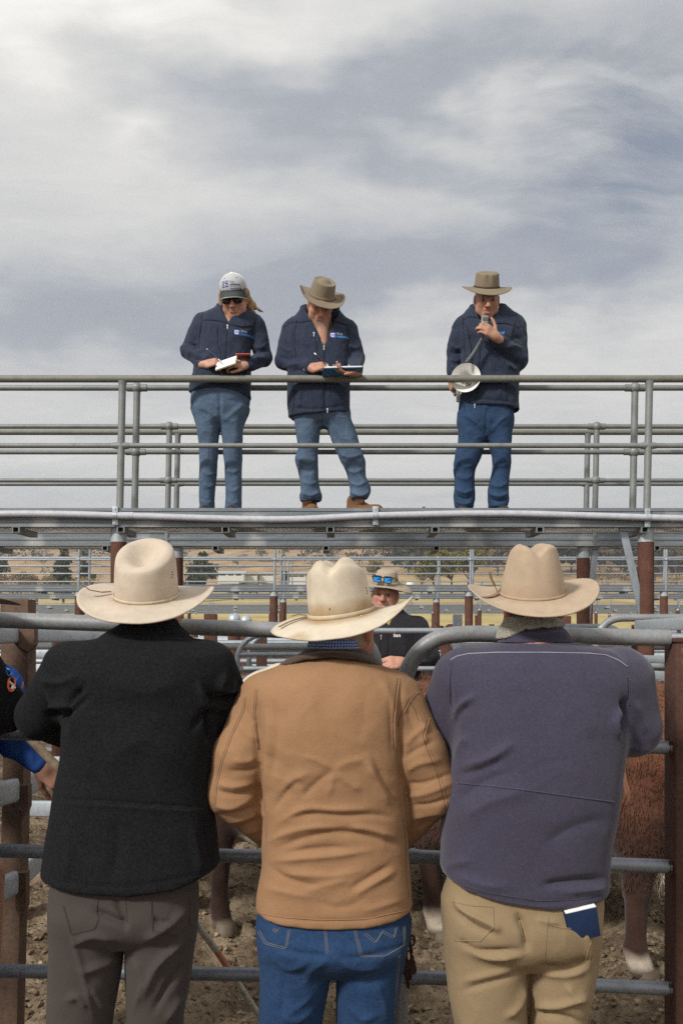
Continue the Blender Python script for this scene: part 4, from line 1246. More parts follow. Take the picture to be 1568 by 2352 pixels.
def man_black():
    FOLD_GAIN[0] = 1.7
    Y0 = 2.95; w = lambda x, y, d=0.: W(x, y, Y0 + d)
    t = thing('person', 'man in a black wool coat and brown trousers, seen from behind, in a cream hat', 'person', (w(290, 2100)[0], Y0, 0), group='buyers leaning on the front gates')
    # head looks up and to the right
    hc = W(352, 1396, 3.06); A = rotm(yaw=-24, pitch=12)
    sh = [w(165, 1535), w(478, 1535)]; el = [w(92, 1645, .06), w(530, 1640, .06)]; wr = [W(190, 1690, 3.30), W(455, 1690, 3.30)]
    hip = [w(210, 2060), w(365, 2060)]; kn = [np.array((w(195, 0)[0], Y0, .50)), np.array((w(352, 0)[0], Y0, .50))]; an = [np.array((q[0], Y0, .08)) for q in kn]
    s = SDF(); add_head(s, hc, A, 1.02)
    body_core(s, Y0, w(325, 1500), sh, el, wr, hip, kn, an)
    for i, m in ((0, 1), (1, -1)): add_hand(s, wr[i], (.45 * m, .75, -.25), (0, .1, 1), (30, 40, 25), mirror=-m)
    lo, hi = np.array((-1.05, 2.6, .0)), np.array((-.2, 3.6, 1.95))
    sdf_part('body', s, lo, hi, .006, M['skin'], t, tint=lambda V: head_tint(V, hc, A, 1.02, skin=(.50, .27, .185), hair=(.10, .085, .075)))
    # coat
    s = SDF()
    s.add(loft(ringpx(Y0, [(1455, 262, 410, .085, .05), (1466, 225, 436, .105, .03), (1480, 178, 470, .120, .02), (1503, 138, 503, .135, .01), (1535, 132, 508, .142, 0), (1620, 146, 508, .148, 0), (1720, 147, 494, .150, 0),
                            (1800, 134, 484, .152, 0), (1900, 117, 495, .155, 0), (2000, 103, 505, .160, 0), (2075, 97, 509, .165, 0)]), 2.7), 0)
    s.add(rc(w(160, 1540), el[0], .080, .070), .05); s.add(rc(el[0], W(185, 1690, 3.27), .068, .055), .02)
    s.add(rc(w(484, 1540), el[1], .078, .066), .05); s.add(rc(el[1], W(460, 1688, 3.27), .064, .055), .02)
    s.inter(hemcut([(60, 2028), (97, 2033), (200, 2050), (320, 2056), (420, 2045), (509, 2010), (540, 2000)], Y0), .006)
    s.sub(loft(ringpx(Y0, [(2010, 122, 485, .14, 0), (2100, 112, 496, .15, 0)]), 2.7), .01)
    fl = [([(95, 1545), (120, 1590), (150, 1640)], .010, 9), ([(112, 1600), (150, 1625), (185, 1618)], .012, 8), ([(108, 1640), (150, 1640), (205, 1600)], -.014, 9), ([(150, 1675), (160, 1620), (195, 1575)], -.014, 10),
          ([(96, 1560), (140, 1568), (180, 1552)], .008, 9), ([(170, 1700), (165, 1640), (180, 1590)], .008, 12), ([(520, 1545), (505, 1580), (540, 1590)], .012, 8), ([(470, 1590), (505, 1605), (548, 1592)], -.014, 7), ([(540, 1560), (530, 1585), (556, 1580)], .012, 6),
          ([(455, 1560), (470, 1620), (515, 1625)], .010, 9), ([(440, 1680), (470, 1640), (520, 1640)], -.010, 9), ([(490, 1600), (480, 1660), (486, 1715)], -.016, 8),
          ([(122, 1836), (250, 1842), (380, 1851), (488, 1856)], -.004, 4), ([(122, 1844), (250, 1851), (380, 1860), (488, 1864)], .003, 5),
          ([(102, 2018), (300, 2036), (506, 1996)], -.0025, 4),
          ([(250, 1560), (330, 1590), (420, 1565)], .006, 30), ([(240, 1760), (330, 1700), (420, 1760)], .006, 35), ([(470, 1870), (480, 1940), (488, 2000)], -.010, 9), ([(440, 1900), (455, 1960), (460, 2010)], .006, 10),
          ([(150, 1900), (160, 1960), (150, 2020)], .005, 16), ([(265, 1880), (270, 1950), (255, 2030)], -.005, 18), ([(225, 1450), (330, 1462), (425, 1452)], -.006, 5)]
    o, V, F = sdf_part('coat', s, (-1.12, 2.66, .85), (-.18, 3.42, 1.78), .0058, M['wool'], t, fl, (.0035, (5, 5, 3), 2.0))
    bv = bvh_of(V, F)
    seam('yoke_seam', bv, [(124, 1838), (200, 1841), (300, 1847), (400, 1854), (486, 1860)], .0022, M['wool'], o, -.0008)
    seam('hem_seam', bv, [(106, 2016), (200, 2030), (300, 2037), (400, 2030), (500, 2000)], .0018, M['wool'], o, -.0008)
    s = SDF()
    s.add(loft(ringpx(Y0, [(1420, 276, 396, .092, .075), (1432, 268, 402, .098, .065), (1448, 244, 418, .108, .05), (1462, 226, 434, .116, .035), (1472, 214, 444, .120, .03)]), 2.3), 0)
    s.sub(loft(ringpx(Y0, [(1410, 287, 390, .068, .095), (1442, 280, 394, .070, .09)]), 2.2), .008)
    s.sub(plane((0, Y0 + .12, 0), (0, -1, 0)), .01)
    sdf_part('collar', s, (-.80, 2.7, 1.60), (-.36, 3.2, 1.78), .005, M['wool'], o, [([(236, 1458), (330, 1467), (420, 1458)], -.005, 5), ([(262, 1443), (330, 1450), (410, 1440)], .004, 5)], None)
    # trousers
    s = SDF()
    s.add(loft(ringpx(Y0, [(1980, 124, 452, .13, 0), (2045, 122, 453, .135, -.005), (2100, 119, 452, .14, -.01), (2140, 118, 450, .125, 0), (2165, 122, 446, .09, .01)]), 2.6), 0)
    lg = lambda L, d: loft(ringpx(Y0, [(y, a, b, c, d) for y, a, b, c in L] ) + [(.45, w((L[-1][1] + L[-1][2]) / 2, 0)[0], Y0 + d, .088, .095), (.06, w((L[-1][1] + L[-1][2]) / 2, 0)[0], Y0 + d, .082, .095)], 2.3)
    s.add(lg([(2040, 122, 290, .115), (2133, 118, 284, .120), (2240, 116, 276, .112), (2352, 113, 257, .10)], .0), .012)
    s.add(lg([(2040, 282, 452, .115), (2133, 288, 449, .120), (2240, 290, 437, .112), (2352, 293, 418, .10)], .01), .012)
    fl = [([(215, 2090), (260, 2110), (290, 2125)], -.012, 9), ([(165, 2170), (215, 2150), (270, 2160)], .008, 10), ([(185, 2235), (240, 2215), (280, 2200)], .010, 10), ([(205, 2260), (230, 2300), (260, 2330)], .008, 9), ([(165, 2140), (190, 2230), (215, 2340)], .007, 7),
          ([(430, 2090), (380, 2130), (330, 2160)], .010, 10), ([(330, 2300), (360, 2220), (430, 2150)], .012, 11), ([(350, 2330), (390, 2260), (430, 2210)], -.010, 9), ([(300, 2200), (330, 2250), (310, 2320)], .008, 9), ([(380, 2350), (400, 2310), (425, 2290)], .010, 9),
          ([(262, 2060), (285, 2110), (286, 2140)], -.010, 7), ([(150, 2300), (180, 2290), (200, 2320)], .008, 9), ([(355, 2105), (370, 2120), (415, 2108)], -.006, 6)]
    o, V, F = sdf_part('trousers', s, (-1.0, 2.72, .03), (-.30, 3.2, 1.0), .0062, M['moleskin'], t, fl, (.0035, (7, 7, 5), 5.))
    bv = bvh_of(V, F)
    pk = [[(226, 2062), (222, 2098), (228, 2110), (218, 2134), (164, 2147), (145, 2080)], [(346, 2062), (350, 2140), (402, 2150), (452 - 16, 2128), (437, 2066)]]
    for q in pk:
        seam('pocket_stitch', bv, q, .0013, M['moleskin'], o, .0008, 70)
        seam('pocket_stitch', bv, [(x * .94 + np.mean([a for a, b in q]) * .06, y * .94 + 2095 * .06) for x, y in q], .0011, M['moleskin'], o, .0008, 70)
    seam('centre_seam', bv, [(287, 2060), (291, 2090), (293, 2120)], .0015, M['moleskin'], o, .0004)
    boots(t, [(an[0][0], Y0, 10, .2), (an[1][0], Y0, -12, .2)], M['boot_dark'])
    # hat
    HA = rotm(yaw=-3, pitch=16, roll=2)
    rib = [(np.array([(-.108, .0, .012), (-.130, -.02, .014), (-.158, -.045, .026), (-.178, -.055, .045)]), .012)]
    h1 = make_hat(t, W(337, 1370, 3.02), HA, .0945, .113, .150, .212, .222, M['felt_worn'], M['band_cream'], stain=((.52, .435, .345), (.40, .31, .23), .4), curl=.020, dip=.020, taper=.09, crease=('teardrop',), bandh=.010, ribbon=rib, asym=.35, pw=3, round_=.065, cq=3.2)
    eyelets(h1, [(395, 1314), (396, 1320), (395, 1326)])

def man_brown():
    FOLD_GAIN[0] = .85
    Y0 = 2.95; w = lambda x, y, d=0.: W(x, y, Y0 + d)
    t = thing('person', 'man in a tan brown canvas jacket and blue jeans between the two front gates', 'person', (w(760, 2100)[0], Y0, 0), group='buyers leaning on the front gates')
    hc = W(790, 1440, 3.03); A = rotm(yaw=-22, pitch=10, roll=4)
    sh = [w(602, 1610), w(915, 1600)]; el = [w(520, 1815, -.03), w(1008, 1810, -.03)]; wr = [W(640, 1930, 3.15), W(915, 1930, 3.15)]
    hip = [w(690, 2140), w(845, 2140)]; kn = [np.array((w(668, 0)[0], Y0, .50)), np.array((w(838, 0)[0], Y0, .50))]; an = [np.array((q[0], Y0, .08)) for q in kn]
    s = SDF(); add_head(s, hc, A, 1.05, jowl=1)
    body_core(s, Y0, w(765, 1560), sh, el, wr, hip, kn, an)
    for i, m in ((0, 1), (1, -1)): add_hand(s, wr[i], (.6 * m, .6, -.1), (0, -.3, 1), (50, 60, 40), mirror=-m)
    sdf_part('body', s, (-.45, 2.6, 0), (.42, 3.45, 1.9), .006, M['skin'], t, tint=lambda V: head_tint(V, hc, A, 1.05, skin=(.50, .245, .165), hair=(.36, .28, .22), stubble=.1))
    s = SDF()
    s.add(loft(ringpx(Y0, [(1508, 680, 838, .09, .04), (1522, 650, 865, .115, .02), (1540, 618, 893, .13, .01), (1562, 592, 916, .14, .0), (1590, 584, 930, .145, -.01), (1650, 586, 927, .152, -.015), (1740, 592, 924, .152, -.015),
                            (1830, 598, 930, .15, -.01), (1930, 602, 935, .148, 0), (1990, 603, 939, .146, 0), (2040, 594, 944, .148, 0), (2100, 587, 947, .15, 0), (2150, 586, 946, .15, 0)]), 2.6), 0)
    s.add(rc(w(606, 1610), w(553, 1735, -.02), .078, .078), .04); s.add(rc(w(553, 1735, -.02), w(532, 1822, -.02), .076, .070), .02); s.add(rc(w(533, 1824, -.02), W(650, 1925, 3.08), .070, .060), .02)
    s.add(rc(w(908, 1605), w(960, 1730, -.02), .078, .078), .04); s.add(rc(w(960, 1730, -.02), w(995, 1812, -.02), .076, .070), .02); s.add(rc(w(994, 1815, -.02), W(900, 1925, 3.08), .070, .060), .02)
    s.inter(hemcut([(560, 2112), (587, 2118), (640, 2128), (740, 2135), (840, 2132), (900, 2124), (947, 2110), (970, 2105)], Y0), .006)
    s.sub(loft(ringpx(Y0, [(2085, 612, 922, .125, 0), (2180, 606, 928, .13, 0)]), 2.6), .01)
    fl = [  # torso
        ([(612, 1620), (616, 1720), (606, 1850)], .009, 11), ([(632, 1600), (636, 1690), (622, 1800)], -.006, 10), ([(766, 1768), (724, 1745), (690, 1738)], .006, 9), ([(766, 1768), (800, 1752), (838, 1742)], .006, 9),
        ([(766, 1768), (725, 1800), (690, 1835)], -.009, 10), ([(766, 1768), (800, 1800), (830, 1812)], .007, 10), ([(766, 1772), (762, 1800), (752, 1830)], .005, 8),
        ([(856, 1740), (880, 1790), (905, 1830), (930, 1865)], -.012, 9), ([(840, 1745), (868, 1800), (895, 1850)], .012, 12), ([(640, 1830), (670, 1795), (712, 1775)], .010, 12), ([(622, 1870), (655, 1820), (690, 1790)], -.010, 11),
        ([(640, 1890), (700, 1858), (770, 1860), (850, 1858)], .010, 9), ([(660, 1880), (720, 1870), (790, 1874), (860, 1872), (905, 1880)], -.010, 8), ([(612, 1935), (665, 1912), (720, 1900), (780, 1900)], .010, 9),
        ([(640, 1945), (700, 1925), (770, 1912), (830, 1918)], -.010, 9), ([(800, 1898), (850, 1905), (915, 1925)], .011, 9), ([(780, 1910), (850, 1922), (920, 1945)], -.008, 8), ([(620, 1978), (690, 1972), (770, 1965), (866, 1950)], .010, 9),
        ([(660, 1960), (720, 1950), (800, 1946)], -.009, 8), ([(625, 1995), (655, 2015), (700, 2030), (740, 2035)], -.009, 9), ([(640, 2005), (700, 2010), (760, 2012), (830, 2000)], .009, 10), ([(815, 2055), (855, 2030), (910, 1998)], .012, 9),
        ([(800, 2045), (850, 2015), (900, 1985)], -.010, 8), ([(610, 2040), (660, 2050), (720, 2062)], .007, 10), ([(720, 2070), (780, 2085), (840, 2065)], -.006, 11), ([(830, 2095), (880, 2080), (935, 2062)], .007, 9), ([(700, 2048), (760, 2030), (800, 2020)], .007, 10),
        ([(700, 1560), (720, 1640), (735, 1700)], .004, 22), ([(840, 1570), (835, 1650), (820, 1710)], -.004, 20), ([(880, 1560), (905, 1640), (915, 1740)], .007, 10), ([(892, 1580), (898, 1660), (900, 1730)], -.006, 7),
        ([(590, 2100), (690, 2112), (740, 2114), (840, 2111), (945, 2090)], -.004, 4),
        # arm / torso gap
        ([(922, 1570), (918, 1650), (921, 1760), (930, 1850), (937, 1935)], -.022, 7), ([(588, 1600), (590, 1700), (596, 1800), (602, 1900), (604, 1950)], -.022, 7),
        # right sleeve
        ([(930, 1715), (950, 1690), (985, 1662)], .010, 8), ([(925, 1745), (955, 1722), (1000, 1700)], -.009, 7), ([(930, 1775), (960, 1755), (1015, 1745)], .010, 8), ([(935, 1800), (975, 1798), (1040, 1775)], -.010, 6), ([(930, 1830), (980, 1822), (1045, 1795)], .010, 8),
        ([(940, 1850), (985, 1848), (1040, 1830)], -.010, 7), ([(945, 1880), (985, 1870), (1030, 1865)], .010, 8), ([(950, 1905), (985, 1890), (1020, 1890)], -.008, 7), ([(960, 1640), (975, 1680), (970, 1720)], .007, 9), ([(935, 1620), (945, 1660), (960, 1690)], -.006, 8),
        # left sleeve
        ([(500, 1800), (535, 1808), (590, 1795)], .012, 8), ([(495, 1815), (540, 1825), (590, 1812)], -.012, 6), ([(490, 1850), (535, 1855), (590, 1825)], .010, 8), ([(490, 1872), (540, 1870), (595, 1850)], -.012, 6), ([(505, 1890), (550, 1882), (598, 1865)], .011, 7),
        ([(515, 1905), (560, 1898), (600, 1880)], -.010, 6), ([(540, 1922), (570, 1910), (603, 1905)], .009, 7), ([(530, 1745), (560, 1750), (592, 1740)], .008, 8), ([(520, 1770), (560, 1772), (594, 1765)], -.008, 8), ([(545, 1660), (570, 1690), (590, 1700)], .007, 9), ([(560, 1620), (575, 1650), (585, 1660)], -.006, 8)]
    o, V, F = sdf_part('jacket', s, (-.48, 2.66, .78), (.44, 3.22, 1.68), .0052, M['canvas'], t, fl, (.0042, (7, 7, 9), 9.))
    bv = bvh_of(V, F)
    for q in ([(918, 1556), (911, 1600), (906, 1660), (908, 1720)], [(587, 1582), (581, 1640), (592, 1720)], [(986, 1650), (975, 1690), (989, 1730), (1008, 1775), (1022, 1830), (1030, 1870), (1012, 1898)], [(560, 1600), (555, 1635), (528, 1690), (508, 1745), (494, 1800), (490, 1850)],
              [(961, 1590), (944, 1605), (925, 1640), (916, 1668)], [(943, 1608), (958, 1630), (966, 1655)], [(930, 1880), (936, 1940), (937, 2000), (943, 2060)]):
        seam('seam', bv, q, .0016, M['canvas'], o, .0003, 70)
        seam('stitch_line', bv, [(x + 5 * (1 if x < 760 else -1), y + 1) for x, y in q], .0008, M['cord'], o, .0002, 70)
    seam('hem_seam', bv, [(588, 2096), (650, 2107), (740, 2113), (840, 2111), (946, 2088)], .0016, M['canvas'], o, .0004, 70)
    # corduroy collar standing open
    s = SDF()
    s.add(loft(ringpx(Y0, [(1489, 700, 835, .104, .04), (1500, 690, 846, .114, .032), (1512, 662, 862, .125, .02), (1530, 638, 878, .135, .01), (1540, 634, 884, .138, .01)]), 2.3), 0)
    s.sub(loft(ringpx(Y0, [(1470, 708, 826, .088, .055), (1500, 700, 836, .098, .05), (1520, 700, 830, .09, .05)]), 2.2), .008)
    s.inter(hemcut([(600, 1530), (638, 1540), (660, 1530), (700, 1517), (760, 1510), (820, 1517), (860, 1530), (880, 1540), (920, 1535)], Y0, .10), .006)
    s.sub(plane((0, Y0 + .13, 0), (0, -1, 0)), .01)
    sdf_part('collar', s, (-.22, 2.66, 1.52), (.16, 3.2, 1.70), .005, M['cord'], o, [([(655, 1520), (700, 1507), (760, 1502), (820, 1507), (870, 1524)], .006, 7), ([(690, 1500), (760, 1493), (835, 1500)], -.004, 4)])
    # checked shirt collar
    m, nt, p = newmat('blue_check')
    co = nt.node('ShaderNodeTexCoord').outputs['Object']; x, y, z = nt.sep(co)
    ang = nt.m('ARCTAN2', nt.sub(x, float(hc[0] - w(760, 2100)[0])), nt.sub(y, float(hc[1] - Y0)))
    l1 = nt.m('LESS_THAN', nt.m('FRACT', nt.mul(ang, 11.0)), .22); l2 = nt.m('LESS_THAN', nt.m('FRACT', nt.mul(z, 115.)), .25)
    pset(nt, p, color=nt.mix(nt.m('MAXIMUM', l1, l2), (.04, .09, .32), (.45, .55, .78)), rough=.9)
    s = SDF(); cc = W(768, 1484, Y0 + .07)
    s.add(loft([(cc[2] - .05, cc[0], cc[1], .086, .085), (cc[2], cc[0], cc[1] + .002, .082, .086), (cc[2] + .034, cc[0] + .003, cc[1] + .004, .077, .080)], 2.1), 0)
    s.sub(loft([(cc[2] - .1, cc[0], cc[1], .076, .075), (cc[2] + .1, cc[0], cc[1] + .006, .067, .068)], 2.1), .004)
    sdf_part('shirt_collar', s, cc - (.12, .12, .07), cc + (.12, .12, .06), .005, m, t)
    # jeans
    s = SDF()
    s.add(loft(ringpx(Y0, [(2060, 606, 928, .125, 0), (2120, 590, 943, .135, -.01), (2170, 594, 935, .142, -.015), (2205, 598, 926, .125, 0), (2230, 602, 920, .09, .01)]), 2.6), 0)
    lg = lambda L, d: loft(ringpx(Y0, [(y, a, b, c, d) for y, a, b, c in L]) + [(.45, w((L[-1][1] + L[-1][2]) / 2, 0)[0], Y0 + d, .088, .095), (.06, w((L[-1][1] + L[-1][2]) / 2, 0)[0], Y0 + d, .08, .095)], 2.3)
    s.add(lg([(2110, 590, 768, .115), (2199, 596, 765, .122), (2280, 597, 752, .112), (2352, 595, 738, .10)], 0), .012)
    s.add(lg([(2110, 768, 943, .115), (2199, 770, 927, .122), (2280, 772, 915, .112), (2352, 773, 905, .10)], .01), .012)
    fl = [([(620, 2172), (690, 2190), (760, 2196)], -.010, 8), ([(930, 2170), (850, 2196), (780, 2200)], -.010, 8), ([(640, 2215), (670, 2225), (720, 2205)], .009, 9), ([(700, 2260), (720, 2225), (755, 2205)], .010, 9), ([(640, 2330), (680, 2345), (720, 2320)], .010, 9), ([(780, 2210), (820, 2225), (880, 2220)], .010, 9),
          ([(800, 2250), (850, 2260), (900, 2230)], -.008, 10), ([(800, 2310), (830, 2340), (870, 2330)], .009, 9), ([(860, 2240), (880, 2300), (890, 2350)], .007, 8), ([(655, 2240), (650, 2300), (640, 2350)], -.006, 10), ([(720, 2280), (690, 2310), (660, 2330)], .008, 9)]
    o, V, F = sdf_part('jeans', s, (-.28, 2.72, .03), (.24, 3.2, .98), .0060, M['jeans_blue'], t, fl, (.0035, (7, 7, 5), 15.))
    bv = bvh_of(V, F)
    for q in ([(592, 2140), (608, 2168), (655, 2180), (662, 2137)], [(812, 2137), (828, 2198), (882, 2197), (927, 2172), (926, 2128)], [(745, 2136), (749, 2193)], [(835, 2146), (861, 2166), (876, 2141), (903, 2155), (908, 2132)], [(626, 2134), (632, 2143), (637, 2135)], [(915, 2195), (908, 2280), (906, 2350)]):
        for dx, dy in ((0, 0), (4, -3)):
            seam('stitching', bv, [(x + dx, y + dy) for x, y in q], .0007, M['stitch'], o, .0003, 60)
    boots(t, [(an[0][0], Y0, 10, .2), (an[1][0], Y0, -12, .2)], M['boot_dark'])
    HA = rotm(yaw=-10, pitch=9.5, roll=-6)
    rib = [(np.array([(-.100, -.03, .010), (-.128, -.05, .008), (-.150, -.075, .004), (-.168, -.10, -.002)]), .010), (np.array([(-.100, -.02, .012), (-.125, -.02, .018), (-.145, -.03, .016)]), .010)]
    hat = make_hat(t, W(784, 1412, 2.99), HA, .0965, .115, .168, .218, .220, M['felt_worn'], M['band_cream'], stain=((.57, .495, .385), (.34, .235, .125), 1.0), curl=.005, dip=.034, taper=.12, crease=('cattleman', .027), bandh=.014, ribbon=rib, pw=3.0, round_=.12, cq=4.0, asym=5.)
    eyelets(hat, [(840, 1351), (842, 1357), (841.5, 1363), (757, 1399)])

def man_navy():
    FOLD_GAIN[0] = 1.6
    Y0 = 2.95; w = lambda x, y, d=0.: W(x, y, Y0 + d)
    t = thing('person', 'broad man in a slate blue fleece and khaki trousers, seen from behind at right', 'person', (w(1200, 2100)[0], Y0, 0), group='buyers leaning on the front gates')
    hc = W(1224, 1393, 3.05); A = rotm(yaw=4, pitch=8, roll=2)
    sh = [w(1065, 1560), w(1435, 1560)]; el = [w(1012, 1668, .08), w(1455, 1672, .05)]; wr = [W(1150, 1712, 3.27), W(1320, 1712, 3.29)]
    hip = [w(1110, 2100), w(1285, 2100)]; kn = [np.array((w(1128, 0)[0], Y0, .50)), np.array((w(1275, 0)[0], Y0, .50))]; an = [np.array((q[0], Y0, .08)) for q in kn]
    s = SDF(); add_head(s, hc, A, 1.06, jowl=1)
    body_core(s, Y0, w(1230, 1510), sh, el, wr, hip, kn, an)
    add_hand(s, wr[1], (-.75, .3, -.35), (0, -.2, 1), (25, 35, 25), mirror=1)
    # the left forearm lies along the rail, its hand hangs out past the right side
    s.add(rc(wr[0], W(1396, 1735, 3.24), .028, .026), .01)
    add_hand(s, W(1404, 1738, 3.22), (.42, -.05, -.9), (.8, -.4, .5), (15, 25, 20), mirror=1, scale=.95)
    sdf_part('body', s, (.22, 2.6, 0), (1.02, 3.5, 1.95), .006, M['skin'], t, tint=lambda V: head_tint(V, hc, A, 1.06, skin=(.52, .25, .165), hair=(.085, .06, .04)))
    # cropped hair on the back of the head
    sh_ = SDF(); T = lambda p: hc + A @ (np.array(p) * 1.06)
    sh_.add(ell(T((0, -.018, .030)), (.0835, .103, .094), A), 0); sh_.add(ell(T((0, -.045, -.032)), (.064, .060, .060), A), .03)
    sh_.inter(plane(T((0, -.012, 0)), A @ (0, 1., .15)), .004); sh_.inter(plane(T((0, 0, -.078)), A @ (0, .3, -1.)), .01)
    sdf_part('hair', sh_, hc - .2, hc + .2, .005, M['hair_dark'], t, None, (.004, (40, 40, 20), 3.), tint=lambda V: np.tile((.085, .062, .042), (len(V), 1)) * (1 + .5 * np.clip((T((0, 0, -.02))[2] - V[:, 2]) * 15, 0, 1))[:, None])
    s = SDF()
    s.add(loft(ringpx(Y0, [(1478, 1135, 1335, .115, .03), (1490, 1090, 1385, .135, .02), (1512, 1052, 1425, .15, .01), (1545, 1034, 1450, .158, 0), (1600, 1034, 1447, .162, -.01), (1680, 1040, 1432, .17, -.015), (1770, 1030, 1420, .178, -.015),
                            (1850, 1018, 1411, .182, -.01), (1930, 1014, 1400, .18, 0), (1985, 1012, 1392, .172, 0), (2030, 1007, 1392, .17, 0), (2060, 1010, 1392, .168, 0), (2110, 1020, 1390, .165, 0)]), 2.6), 0)
    s.add(rc(w(1060, 1562), w(1018, 1664, .07), .086, .076), .05); s.add(rc(w(1018, 1664, .07), W(1150, 1705, 3.24), .072, .056), .02)
    s.add(rc(w(1432, 1560), w(1453, 1672, .02), .088, .080), .05); s.add(rc(w(1453, 1672, .02), W(1330, 1705, 3.26), .078, .058), .02)
    s.inter(hemcut([(980, 2012), (1008, 2020), (1060, 2050), (1130, 2070), (1240, 2087), (1320, 2083), (1372, 2075), (1394, 2056), (1420, 2050)], Y0), .012)
    s.sub(loft(ringpx(Y0, [(2040, 1030, 1375, .145, 0), (2130, 1030, 1372, .14, 0)]), 2.6), .01)
    fl = [([(1036, 1520), (1034, 1580), (1037, 1640)], -.005, 5), ([(1444, 1530), (1446, 1580), (1444, 1620)], -.004, 4), ([(1092, 1597), (1058, 1625), (1042, 1660)], .012, 10), ([(1045, 1665), (1055, 1640), (1085, 1610)], -.008, 8),
          ([(1075, 1690), (1055, 1715), (1045, 1745)], .009, 11), ([(1180, 1705), (1130, 1740), (1060, 1765)], .010, 12), ([(1160, 1740), (1110, 1765), (1045, 1780)], -.008, 10), ([(1430, 1600), (1440, 1640), (1425, 1690)], -.024, 10), ([(1426, 1630), (1412, 1660), (1424, 1700)], .012, 9), ([(1455, 1610), (1470, 1650), (1480, 1690)], .006, 14),
          ([(1040, 1850), (1100, 1800), (1180, 1770)], -.007, 18), ([(1060, 1880), (1130, 1840), (1230, 1810)], .006, 20), ([(1290, 1560), (1340, 1640), (1360, 1700)], .004, 30), ([(1250, 1940), (1320, 1900), (1395, 1880)], -.006, 18), ([(1240, 2035), (1310, 2025), (1388, 2018)], -.012, 10), ([(1290, 2050), (1340, 2045), (1392, 2040)], .008, 8), ([(1050, 2010), (1100, 2030), (1170, 2040)], .006, 12),
          ([(1016, 2000), (1040, 1985), (1080, 1975)], .007, 10), ([(1130, 1478), (1180, 1484), (1235, 1478)], .006, 8), ([(1170, 1468), (1235, 1472), (1310, 1464)], -.007, 7), ([(1350, 1485), (1400, 1500), (1440, 1530)], .004, 10), ([(1010, 2040), (1120, 2058), (1240, 2074), (1390, 2058)], -.003, 4),
          ([(1440, 1712), (1470, 1722), (1500, 1718)], .006, 8)]
    o, V, F = sdf_part('fleece_jacket', s, (.14, 2.62, .82), (1.04, 3.42, 1.74), .0058, M['fleece'], t, fl, (.0028, (5, 5, 5), 19.))
    bv = bvh_of(V, F)
    seam('piping', bv, [(1034, 1517), (1048, 1508), (1075, 1502), (1140, 1499), (1250, 1499), (1350, 1501), (1390, 1505), (1420, 1517), (1442, 1533)], .0019, M['piping'], o, .0010, 90)
    for q in ([(1048, 1798), (1130, 1806), (1230, 1818), (1330, 1832), (1410, 1842)], [(1036, 1520), (1031, 1570), (1032, 1615), (1040, 1640)], [(1444, 1535), (1445, 1580), (1443, 1620)]):
        seam('seam', bv, q, .0024, M['fleece'], o, .0003, 70)
    seam('hem_stitch', bv, [(1014, 2005), (1060, 2032), (1130, 2053), (1240, 2069), (1330, 2066), (1388, 2052)], .0014, M['fleece'], o, .0004, 70)
    s = SDF()
    s.add(loft(ringpx(Y0, [(1430, 1170, 1293, .09, .07), (1440, 1164, 1300, .098, .062), (1456, 1155, 1312, .108, .05), (1476, 1148, 1320, .115, .04)]), 2.2), 0)
    s.sub(loft(ringpx(Y0, [(1420, 1179, 1284, .078, .075), (1470, 1175, 1290, .085, .07)]), 2.2), .008)
    sdf_part('collar', s, (.42, 2.7, 1.62), (.74, 3.2, 1.76), .005, M['fleece'], o, [([(1165, 1456), (1235, 1462), (1305, 1452)], .005, 6)])
    s = SDF()
    s.add(loft(ringpx(Y0, [(1417, 1174, 1290, .094, .070), (1428, 1165, 1299, .104, .062), (1446, 1152, 1310, .112, .05), (1468, 1144, 1318, .112, .045)]), 2.2), 0)
    s.sub(loft(ringpx(Y0, [(1405, 1184, 1280, .078, .08), (1470, 1180, 1288, .085, .07)]), 2.2), .008)
    s.inter(lambda P: (np.interp(P[:, 0], [W(1144, 0, Y0)[0], W(1200, 0, Y0)[0], W(1300, 0, Y0)[0]], [W(0, 1475, Y0)[2], W(0, 1445, Y0)[2], W(0, 1437, Y0)[2]]) - P[:, 2]).astype(np.float32), .006)
    sdf_part('collar_lining', s, (.42, 2.7, 1.62), (.74, 3.2, 1.77), .0045, M['sherpa'], o, None, (.004, (60, 60, 60), 1.))
    # trousers
    s = SDF()
    s.add(loft(ringpx(Y0, [(2010, 1030, 1376, .14, 0), (2060, 1016, 1378, .15, -.005), (2120, 1018, 1375, .155, -.012), (2180, 1022, 1371, .14, 0), (2215, 1026, 1366, .10, .01)]), 2.6), 0)
    lg = lambda L, d: loft(ringpx(Y0, [(y, a, b, c, d) for y, a, b, c in L]) + [(.45, w((L[-1][1] + L[-1][2]) / 2, 0)[0], Y0 + d, .092, .10), (.06, w((L[-1][1] + L[-1][2]) / 2, 0)[0], Y0 + d, .086, .10)], 2.3)
    s.add(lg([(2060, 1016, 1200, .12), (2185, 1022, 1208, .13), (2280, 1030, 1207, .118), (2352, 1044, 1208, .108)], 0), .010)
    s.add(lg([(2060, 1200, 1377, .12), (2185, 1207, 1371, .13), (2280, 1209, 1358, .118), (2352, 1212, 1344, .108)], .012), .010)
